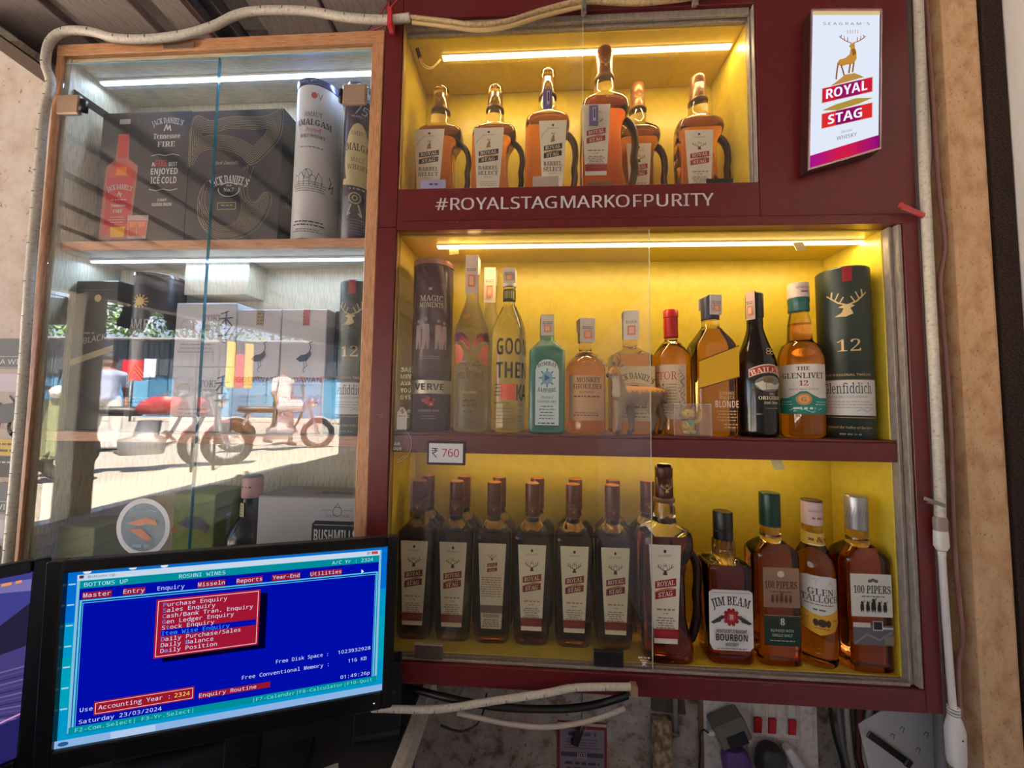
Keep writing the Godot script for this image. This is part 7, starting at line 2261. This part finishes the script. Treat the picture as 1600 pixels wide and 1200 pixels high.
	for k in 6:
		var m := [m_black, mat(c8(96, 92, 88), 0.5), mat(c8(140, 132, 124), 0.5), mat(c8(62, 58, 56), 0.5), mat(c8(104, 40, 40), 0.5), mat(c8(160, 152, 146), 0.5)][k] as Material
		obj("loose_wire", tb(smooth_path([V(-0.02 + k * 0.012, 0.10, 0.004 * k), V(-0.018 + k * 0.010, 0.03, 0.006 + 0.004 * (k % 3)), V(-0.006 + k * 0.008, -0.03, 0.01), V(0.0 + k * 0.014, -0.09, 0.01 + 0.003 * k), V(0.02 + k * 0.02, -0.15, 0.012)], 0.01), 0.003 + 0.0008 * (k % 3), 8), m, t)
	for k in 4:
		var pts := []
		for i in 15:
			var a := PI * (0.05 + 0.9 * i / 14.0)
			pts.append(V(-0.012 + (0.030 + k * 0.006) * cos(a), -0.085 + (0.022 + k * 0.006) * sin(a), 0.018 + k * 0.003))
		obj("coiled_wire", tb(pts, 0.0028, 8), mat(c8(150, 144, 140), 0.5), t)
	t = thing("scribbled_paper", "crumpled white paper with pen strokes pinned behind the wires", "paper", V(0.66, 0.84, -0.098))
	var pp := ST()
	extrude(pp, PackedVector2Array([Vector2(-0.10, 0.075), Vector2(-0.03, 0.12), Vector2(0.06, 0.12), Vector2(0.06, -0.13), Vector2(-0.06, -0.13)]), 0.0, 0.0012)
	obj("sheet", pp, mat(c8(182, 181, 184), 0.8), t)
	for q in [[-50, 60], [-34, 72], [-10, 40], [-30, 0], [4, 66], [10, -30], [-20, -60], [24, 20]]:
		begin(0.001)
		player = 1
		line([Vector2(q[0], q[1]), Vector2(q[0] + 3, q[1] + 4), Vector2(q[0] + 7, q[1] + 2), Vector2(q[0] + 5, q[1] - 5)], 1.1, c8(60, 60, 74))
		obj("pen_stroke", print_mesh({"k": "flat", "z": 0.0013}, 0, 9), ink, t)
	t = thing("black_strap", "short black strap hanging slantwise beside the switchboard", "strap", V(0.60, 0.885, -0.09))
	obj("band", bx(V(0, 0, 0), V(0.075, 0.011, 0.003), 0.001, Basis(Vector3.BACK, -0.6)), m_black, t)
	obj("buckle", bx(V(0.03, -0.021, 0.001), V(0.010, 0.013, 0.004), 0.001, Basis(Vector3.BACK, -0.6)), mat(c8(40, 40, 44), 0.4), t)
	# posters on the plaster wall at the street end
	for k in 2:
		t = thing("wall_poster", ["grey poster of a motorcycle with white capitals and a yellow strip", "second motorcycle poster below the one with the yellow strip"][k], "poster", V(-1.03, [1.435, 1.175][k], -0.0195))
		obj("sheet", bx(V(0, 0, 0.0005), V(0.25, [0.25, 0.25][k], 0.0008), 0.0), mat(c8(176, 160, 152), 0.7), t)
		begin(0.001)
		player = 1
		rect(-125, 70, 125, 125, c8(96, 92, 96))
		line([Vector2(-125, 92), Vector2(125, 92)], 1.0, c8(190, 186, 186))
		line([Vector2(-125, 72), Vector2(125, 72)], 1.0, c8(190, 186, 186))
		txt("A WILD", 86, 78, 9, c8(206, 204, 204), "s", {"w": 58})
		rect(-125, 28, 125, 60, c8(196, 184, 196))
		rect(-125, -40, 125, 0, c8(160, 136, 118))
		for q in [[50, -30], [104, -34]]:
			ring(q[0], q[1], 17, 19, 7, c8(52, 46, 44), 22)
			ring(q[0], q[1], 8, 9, 1.2, c8(110, 104, 100), 14)
		poly([Vector2(56, -20), Vector2(66, 4), Vector2(94, 8), Vector2(104, -4), Vector2(90, -28), Vector2(70, -30)], c8(72, 70, 78))
		line([Vector2(102, -30), Vector2(92, 12), Vector2(84, 20)], 4, c8(60, 56, 58))
		poly([Vector2(46, 2), Vector2(60, 10), Vector2(72, 6), Vector2(58, -4)], c8(44, 40, 42))
		if k == 0:
			rect(-125, -86, 125, -58, c8(206, 166, 44))
			fine(40, 118, -68, 1, 8, 3, c8(90, 66, 24), 4)
			fine(40, 118, -80, 1, 8, 4, c8(70, 50, 24), 5)
			rect(-125, -125, 125, -88, c8(40, 34, 38))
			fine(30, 120, -100, 1, 8, 3, c8(170, 164, 164), 6)
		obj("print", print_mesh({"k": "flat", "z": 0.001}, 0, 99), ink, t)

# ------------------------------------------------------------------ the street that the glass mirrors
func hoop(c: Vector3, r: float, th: float, segs := 22) -> SurfaceTool:
	var p := []
	for i in segs + 1: p.append(c + V(cos(TAU * i / segs) * r, sin(TAU * i / segs) * r, 0))
	return tb(p, th, 8)

func motorcycle(label: String, at: Vector3, turn: float, col: Color) -> void:
	var t := thing("motorcycle", label, "motorcycle", at, "", turn)
	var chrome := mat(c8(190, 190, 192), 0.2, 0.9)
	var paint := mat(col, 0.2)
	for s in [-0.66, 0.68]:
		var wh := obj("wheel", hoop(V(s, 0.31, 0), 0.26, 0.05), mat(c8(26, 26, 28), 0.8), t)
		obj("rim", hoop(V(s, 0.31, 0), 0.205, 0.015), chrome, wh)
		var sp := ST()
		for i in 8: tube(sp, [V(s, 0.31, 0), V(s + cos(TAU * i / 8.0) * 0.2, 0.31 + sin(TAU * i / 8.0) * 0.2, 0)], 0.007, 5)
		obj("spokes", sp, chrome, wh)
		obj("mudguard", tb(smooth_path([V(s - 0.26, 0.46, 0), V(s - 0.12, 0.615, 0), V(s + 0.1, 0.62, 0), V(s + 0.25, 0.48, 0)], 0.06), 0.02, 8, 0.07), paint, t)
	obj("tank", lofted([[0.74, -0.05, 0.42, 0.1, 2.2], [0.80, -0.08, 0.46, 0.15, 2.4], [0.90, -0.02, 0.44, 0.15, 2.4], [0.98, 0.1, 0.36, 0.09, 2.2]], 20), paint, t)
	obj("seat", lofted([[0.72, -0.62, 0.0, 0.10, 2.6], [0.76, -0.66, 0.02, 0.13, 2.8], [0.82, -0.64, 0.0, 0.12, 2.6], [0.84, -0.58, -0.08, 0.09, 2.4]], 20), mat(c8(30, 26, 26), 0.5), t)
	obj("engine", lofted([[0.22, -0.18, 0.24, 0.12, 4.0], [0.42, -0.2, 0.26, 0.15, 4.0], [0.46, -0.06, 0.18, 0.1, 4.0], [0.66, -0.02, 0.2, 0.1, 4.0]], 20), mat(c8(150, 150, 152), 0.35, 0.7), t)
	for s in [-1, 1]:
		obj("fork_leg", tb([V(0.68, 0.31, s * 0.08), V(0.46, 0.98, s * 0.08)], 0.024, 8), chrome, t)
		obj("shock", tb([V(-0.62, 0.34, s * 0.11), V(-0.46, 0.7, s * 0.11)], 0.03, 8), chrome, t)
		obj("mirror", tb([V(0.4, 1.06, s * 0.3), V(0.38, 1.2, s * 0.34), V(0.38, 1.24, s * 0.36)], [0.008, 0.008, 0.05], 8), m_black, t)
	obj("handlebar", tb(smooth_path([V(0.28, 1.0, -0.4), V(0.38, 1.06, -0.25), V(0.44, 1.02, 0), V(0.38, 1.06, 0.25), V(0.28, 1.0, 0.4)], 0.08), 0.016, 8), chrome, t)
	var hl := ST()
	ball(hl, V(0.56, 0.93, 0), V(0.09, 0.1, 0.1), 14)
	obj("headlamp", hl, chrome, t)
	obj("exhaust", tb(smooth_path([V(0.18, 0.5, 0.14), V(0.34, 0.34, 0.17), V(0.1, 0.26, 0.18), V(-0.4, 0.28, 0.19), V(-0.86, 0.36, 0.19)], 0.08), [0.022], 8) if false else tb([V(0.2, 0.5, 0.14), V(0.32, 0.36, 0.17), V(0.1, 0.26, 0.18), V(-0.4, 0.28, 0.19), V(-0.86, 0.36, 0.19)], 0.034, 8), chrome, t)
	obj("frame_tube", tb(smooth_path([V(0.44, 0.86, 0), V(0.2, 0.36, 0.06), V(-0.3, 0.3, 0.06), V(-0.62, 0.36, 0.04), V(-0.5, 0.72, 0)], 0.1), 0.022, 8), m_black, t)

func scooter(label: String, at: Vector3, turn: float, col: Color) -> void:
	var t := thing("scooter", label, "scooter", at, "", turn)
	var paint := mat(col, 0.25)
	for s in [-0.55, 0.6]: obj("wheel", hoop(V(s, 0.22, 0), 0.165, 0.055), mat(c8(26, 26, 28), 0.8), t)
	obj("rear_body", lofted([[0.28, -0.72, -0.02, 0.12, 2.6], [0.42, -0.82, 0.06, 0.19, 2.6], [0.62, -0.86, 0.06, 0.18, 2.6], [0.72, -0.8, 0.04, 0.14, 2.4]], 22), paint, t)
	obj("seat", lofted([[0.72, -0.8, 0.06, 0.13, 2.8], [0.78, -0.84, 0.08, 0.15, 2.8], [0.83, -0.76, 0.04, 0.12, 2.6]], 20), mat(c8(28, 26, 26), 0.5), t)
	obj("footboard", bx(V(0.2, 0.27, 0), V(0.5, 0.06, 0.3), 0.02), paint, t)
	obj("leg_shield", tb([V(0.42, 0.28, 0), V(0.5, 0.6, 0), V(0.44, 0.92, 0)], [0.05, 0.05, 0.06], 10, 0.2), paint, t)
	obj("front_mudguard", lofted([[0.3, 0.44, 0.78, 0.08, 2.2], [0.42, 0.46, 0.78, 0.09, 2.2], [0.48, 0.5, 0.68, 0.05, 2.0]], 18), paint, t)
	obj("handlebar", tb(smooth_path([V(0.3, 1.02, -0.34), V(0.42, 1.04, -0.15), V(0.42, 1.04, 0.15), V(0.3, 1.02, 0.34)], 0.08), 0.022, 8), m_black, t)
	var hl := ST()
	ball(hl, V(0.5, 1.0, 0), V(0.08, 0.08, 0.12), 14)
	obj("headlamp", hl, mat(c8(210, 210, 206), 0.15), t)
	for s in [-1, 1]: obj("mirror", tb([V(0.38, 1.05, s * 0.22), V(0.36, 1.22, s * 0.3), V(0.36, 1.26, s * 0.31)], [0.008, 0.008, 0.05], 8), m_black, t)

func person(label: String, at: Vector3, turn: float, shirt: Color, trousers: Color, stride: float, seated := false) -> void:
	var t := thing("person", label, "person", at, "", turn)
	var sk := c8(120, 78, 56)
	var hipy := 0.92
	var J := [
		[V(0, 0.98, 0), 0.145, V(0, 1.18, 0), 0.14], [V(0, 1.18, 0), 0.14, V(0, 1.36, 0), 0.155],
		[V(0, 1.38, -0.14), 0.075, V(0, 1.38, 0.14), 0.075], [V(0, 1.42, 0), 0.062, V(0.01, 1.53, 0), 0.055],
		[V(0.015, 1.60, 0), 0.085, V(0.005, 1.68, 0), 0.095], [V(0.09, 1.60, 0), 0.022, V(0.105, 1.585, 0), 0.018],
		[V(0, 1.61, -0.09), 0.022, V(0, 1.64, -0.092), 0.022], [V(0, 1.61, 0.09), 0.022, V(0, 1.64, 0.092), 0.022]]
	for s in [-1.0, 1.0]:
		var sw: float = stride * s
		var knee := V(sw * 0.34 + 0.04, 0.50, s * 0.10)
		var foot := V(sw * 0.62 - (0.16 if sw < 0 else 0.0), 0.09 + (0.05 if sw < 0 else 0.0), s * 0.10)
		J.append([V(0, hipy, s * 0.09), 0.105, knee, 0.068])
		J.append([knee, 0.066, foot, 0.042])
		J.append([foot + V(-0.03, -0.04, 0), 0.042, foot + V(0.16, -0.055, 0), 0.032])
		var el := V(-sw * 0.22 - 0.02, 1.12, s * 0.25)
		var ha := V(-sw * 0.30 + 0.12, 0.90, s * 0.26)
		J.append([V(0, 1.38, s * 0.19), 0.062, el, 0.045])
		J.append([el, 0.044, ha, 0.03])
		J.append([ha, 0.034, ha + V(0.02, -0.07, 0), 0.034])
		for f in 4: J.append([ha + V(0.005 + f * 0.016 - 0.02, -0.09, s * 0.004), 0.012, ha + V(0.015 + f * 0.018 - 0.02, -0.165 + absf(f - 1.5) * 0.012, -s * 0.012), 0.010])
		J.append([ha + V(0.03, -0.05, 0), 0.013, ha + V(0.065, -0.11, -s * 0.01), 0.011])
	var cols := func(p: Vector3) -> Color:
		if p.y > 1.63 or (p.y > 1.56 and p.x < -0.02): return c8(28, 24, 24)
		if p.y > 1.46: return sk
		if absf(p.z) > 0.2 and p.y < 1.16: return sk
		if p.y > 0.93: return shirt
		if p.y < 0.08: return c8(40, 34, 32)
		return trousers
	obj("body", skin(J, 0.022, 0.03, cols), ink, t)
	var e := ST()
	for s in [-1, 1]: ball(e, V(0.092, 1.635, s * 0.035), V(0.012, 0.01, 0.014), 8)
	obj("eyes", e, m_black, t)

func tree(label: String, at: Vector3, h: float, r: float, greens: Array, seed_no: int) -> void:
	var t := thing("tree", label, "tree", at)
	var q := RandomNumberGenerator.new()
	q.seed = seed_no
	var tr := ST()
	tube(tr, [V(0, 0, 0), V(0.1, h * 0.3, 0.05), V(0, h * 0.55, 0)], [0.22, 0.17, 0.1], 10)
	for k in 5:
		var a := TAU * k / 5.0 + 0.4
		tube(tr, [V(0.06, h * 0.4, 0.02), V(cos(a) * r * 0.4, h * 0.6, sin(a) * r * 0.4), V(cos(a) * r * 0.7, h * 0.78, sin(a) * r * 0.7)], [0.1, 0.06, 0.03], 7)
	obj("trunk", tr, mat(c8(92, 74, 58), 0.9), t)
	var vs := PackedVector3Array()
	var ns := PackedVector3Array()
	var cs := PackedColorArray()
	var cl := []
	for k in 16:
		var a := q.randf() * TAU
		var d := sqrt(q.randf()) * r * 0.75
		cl.append([V(cos(a) * d, h * (0.5 + 0.42 * q.randf()), sin(a) * d), r * (0.28 + 0.2 * q.randf())])
	for i in 1500:
		var c = cl[i % cl.size()]
		var n := V(q.randfn(), q.randfn(), q.randfn()).normalized()
		var p: Vector3 = c[0] + n * c[1] * (0.72 + 0.34 * q.randf())
		var u := n.cross(V(q.randfn(), q.randfn(), q.randfn())).normalized()
		var w := (n + V(q.randfn(), q.randfn(), q.randfn()) * 0.5).normalized().cross(u).normalized()
		var s := 0.11 + 0.12 * q.randf()
		var col: Color = greens[q.randi() % greens.size()].srgb_to_linear()
		for v in [p - u * s, p + w * s * 0.5, p + u * s, p - u * s, p + u * s, p - w * s * 0.5]:
			vs.append(v); ns.append(n); cs.append(col)
	var arr := []
	arr.resize(Mesh.ARRAY_MAX)
	arr[Mesh.ARRAY_VERTEX] = vs
	arr[Mesh.ARRAY_NORMAL] = ns
	arr[Mesh.ARRAY_COLOR] = cs
	var m := ArrayMesh.new()
	m.add_surface_from_arrays(Mesh.PRIMITIVE_TRIANGLES, arr)
	obj("foliage", m, ink, t).set_meta("kind", "stuff")

func build_street() -> void:
	struct("road", b2(V(-70, -0.9, -40), V(-4.6, -0.02, 70)), textured(noise_tex(0.02, [[0.0, c8(122, 117, 112)], [1.0, c8(158, 152, 146)]], 51), V(0.6, 0.6, 0.6), 0.9))
	struct("pavement", b2(V(-4.6, -0.9, -20), V(-2.86, 0.0, 40)), mat(c8(206, 192, 172), 0.9))
	struct("kerb", b2(V(-70, -0.02, 15.4), V(-4.7, 0.14, 16.9), 0.02), mat(c8(190, 182, 168), 0.9))
	# shed across the road
	var t := thing("tin_shed", "long tin shed across the road, blue boards below dark corrugated sheets", "shed", V(-18, 0, 17.2))
	var bl := [mat(c8(70, 128, 168), 0.6), mat(c8(86, 146, 184), 0.6), mat(c8(60, 112, 150), 0.6)]
	for k in 22: obj("blue_board", b2(V(-10.5 + k * 0.95, 0.0, -0.05), V(-9.6 + k * 0.95, 2.1, 0.0), 0.01), bl[k % 3], t)
	for k in 10:
		var cs := ST()
		for i in 8: box(cs, V(-10.2 + k * 2.1 + i * 0.26, 3.0, -0.12 + 0.02 * (i % 2)), V(0.24, 1.75, 0.04), 0.02)
		obj("corrugated_sheet", cs, mat(c8(66, 72, 84), 0.55), t)
	obj("rear_body", b2(V(-10.6, 0, 0.05), V(10.6, 3.8, 4.0)), mat(c8(110, 104, 100), 0.8), t)
	obj("doorway", b2(V(1.2, 0, -0.09), V(2.4, 2.0, -0.055), 0.01), mat(c8(40, 50, 58), 0.6), t)
	obj("eave", b2(V(-10.8, 3.86, -0.5), V(10.8, 3.94, 4.1), 0.01), mat(c8(150, 152, 156), 0.5), t)
	t = thing("kiosk", "tan roadside kiosk with a pale projecting roof", "kiosk", V(-25.5, 0, 14.0))
	obj("body", b2(V(-3, 0, 0), V(2.6, 2.6, 1.5), 0.01), mat(c8(150, 116, 84), 0.8), t)
	obj("roof", b2(V(-3.4, 2.9, -1.6), V(3.2, 3.05, 1.6), 0.02), mat(c8(206, 212, 220), 0.6), t)
	for s in [-2.8, 0.2, 2.8]: obj("roof_post", b2(V(s, 0, -1.4), V(s + 0.12, 2.9, -1.28)), mat(c8(180, 180, 184), 0.6), t)
	obj("window", b2(V(0.4, 1.2, -0.04), V(1.8, 2.2, -0.01)), mat(c8(50, 56, 66), 0.3), t)
	t = thing("red_sign", "small red sign board on a post before the tin shed", "sign board", V(-16.6, 0, 15.0))
	obj("post", lathe([[0.03, 0], [0.04, 0.01], [0.04, 1.9], [0.03, 1.91]], 10), m_black, t)
	obj("board", bx(V(0, 2.2, -0.03), V(0.9, 0.9, 0.05), 0.01), mat(c8(186, 34, 44), 0.5), t)
	obj("white_board", bx(V(0.75, 2.3, -0.03), V(0.5, 0.8, 0.05), 0.01), mat(c8(206, 214, 226), 0.5), t)
	t = thing("hoarding", "tall pale blue roadside hoarding behind the trees", "hoarding", V(-38, 0, 33))
	for s in [-2.2, 2.2]: obj("steel_post", b2(V(s - 0.1, 0, -0.1), V(s + 0.1, 7, 0.1)), m_black, t)
	obj("panel", b2(V(-4.2, 7.2, -0.25), V(4.2, 12.6, -0.12), 0.02), mat(c8(196, 206, 226), 0.6), t)
	var ga := [c8(96, 140, 52), c8(70, 112, 40), c8(126, 160, 66), c8(54, 90, 34)]
	var gb := [c8(64, 104, 44), c8(48, 84, 36), c8(92, 128, 54)]
	tree("bright green broad tree behind the kiosk roof", V(-31.5, 0, 27.0), 10.2, 3.4, ga, 3)
	tree("dark green tree behind the middle of the tin shed", V(-24.4, 0, 26.5), 10.6, 3.4, gb, 4)
	tree("light green tree behind the doorway of the tin shed", V(-17.4, 0, 27.0), 10.4, 3.4, ga, 5)
	tree("dense green tree behind the far end of the tin shed", V(-10.4, 0, 26.5), 10.4, 3.4, gb, 6)
	tree("yellow-green tree past the far end of the tin shed", V(-37.0, 0, 23.0), 9.6, 3.2, ga, 8)
	motorcycle("maroon chrome-trimmed motorcycle parked at the near road edge", V(-4.95, -0.02, 4.15), -0.55, c8(150, 60, 60))
	motorcycle("silver motorcycle parked beyond the maroon one", V(-4.9, -0.02, 6.3), -0.6, c8(170, 172, 176))
	scooter("grey scooter parked on the road before the kiosk", V(-8.6, -0.02, 5.6), 2.3, c8(150, 150, 156))
	scooter("olive scooter parked by the shop pavement", V(-5.6, -0.02, 3.2), -0.5, c8(120, 126, 96))
	person("person in a pink shirt and dark trousers walking along the road", V(-13.0, -0.02, 8.8), 2.6, c8(214, 176, 190), c8(44, 50, 66), 1.0)
	person("person in a pale blue shirt and light trousers walking past the motorcycles", V(-7.4, -0.02, 5.9), 0.6, c8(160, 168, 196), c8(190, 184, 178), 0.7)
	person("person in a white shirt standing behind the silver motorcycle", V(-5.4, -0.02, 7.1), 0.3, c8(222, 220, 216), c8(96, 84, 78), 0.25)
	# bunting across the opening
	t = thing("bunting_string", "black string of bunting strung across the shop opening", "string", V(-3.3, 1.6, 1.1))
	obj("cord", tb(smooth_path([V(0, 0.1, 0), V(0.25, -0.02, 0.6), V(0.55, 0.0, 1.2), V(0.9, 0.12, 2.2)], 0.05), 0.004, 6), m_black, t)
	for k in 4:
		var f := thing("bunting_flag", ["square black bunting flag by the pale wooden post", "black bunting flag tilted the other way between two flags", "black bunting flag at the far end of the string", "black bunting flag at the near wall end of the string"][k], "flag", [V(-3.10, 1.49, 1.78), V(-2.90, 1.51, 2.05), V(-2.72, 1.55, 2.2), V(-3.2, 1.53, 1.45)][k], "black bunting flags over the shop opening", -0.9)
		obj("cloth", bx(V(0, 0, 0), V(0.15, 0.17, 0.003), 0.0, Basis(Vector3.BACK, [0.2, -0.25, 0.3, 0.1][k])), mat(c8(26, 26, 30), 0.7), f)
		obj("hem", bx(V(0, 0.09, 0), V(0.16, 0.014, 0.006), 0.001, Basis(Vector3.BACK, [0.2, -0.25, 0.3, 0.1][k])), mat(c8(40, 40, 44), 0.7), f)
	t = thing("hanging_banner", "hanging banner of yellow and red cloth strips by the roadside", "banner", V(-4.0, 0.28, 4.2), "", -0.7)
	obj("pole", tb([V(-0.22, -0.28, 0), V(-0.22, 1.5, 0)], 0.015, 8), m_black, t)
	obj("pole_arm", tb([V(-0.22, 1.45, 0), V(0.34, 1.45, 0)], 0.012, 8), m_black, t)
	for k in 3: obj("cloth_strip", bx(V(-0.10 + k * 0.10, 1.12 - 0.08 * (k % 2), 0.0), V(0.095, 0.62 - 0.16 * (k % 2), 0.004), 0.0, Basis(Vector3.UP, 0.2 * (k % 2))), mat([c8(196, 164, 60), c8(170, 52, 52), c8(184, 150, 60)][k], 0.8), t)
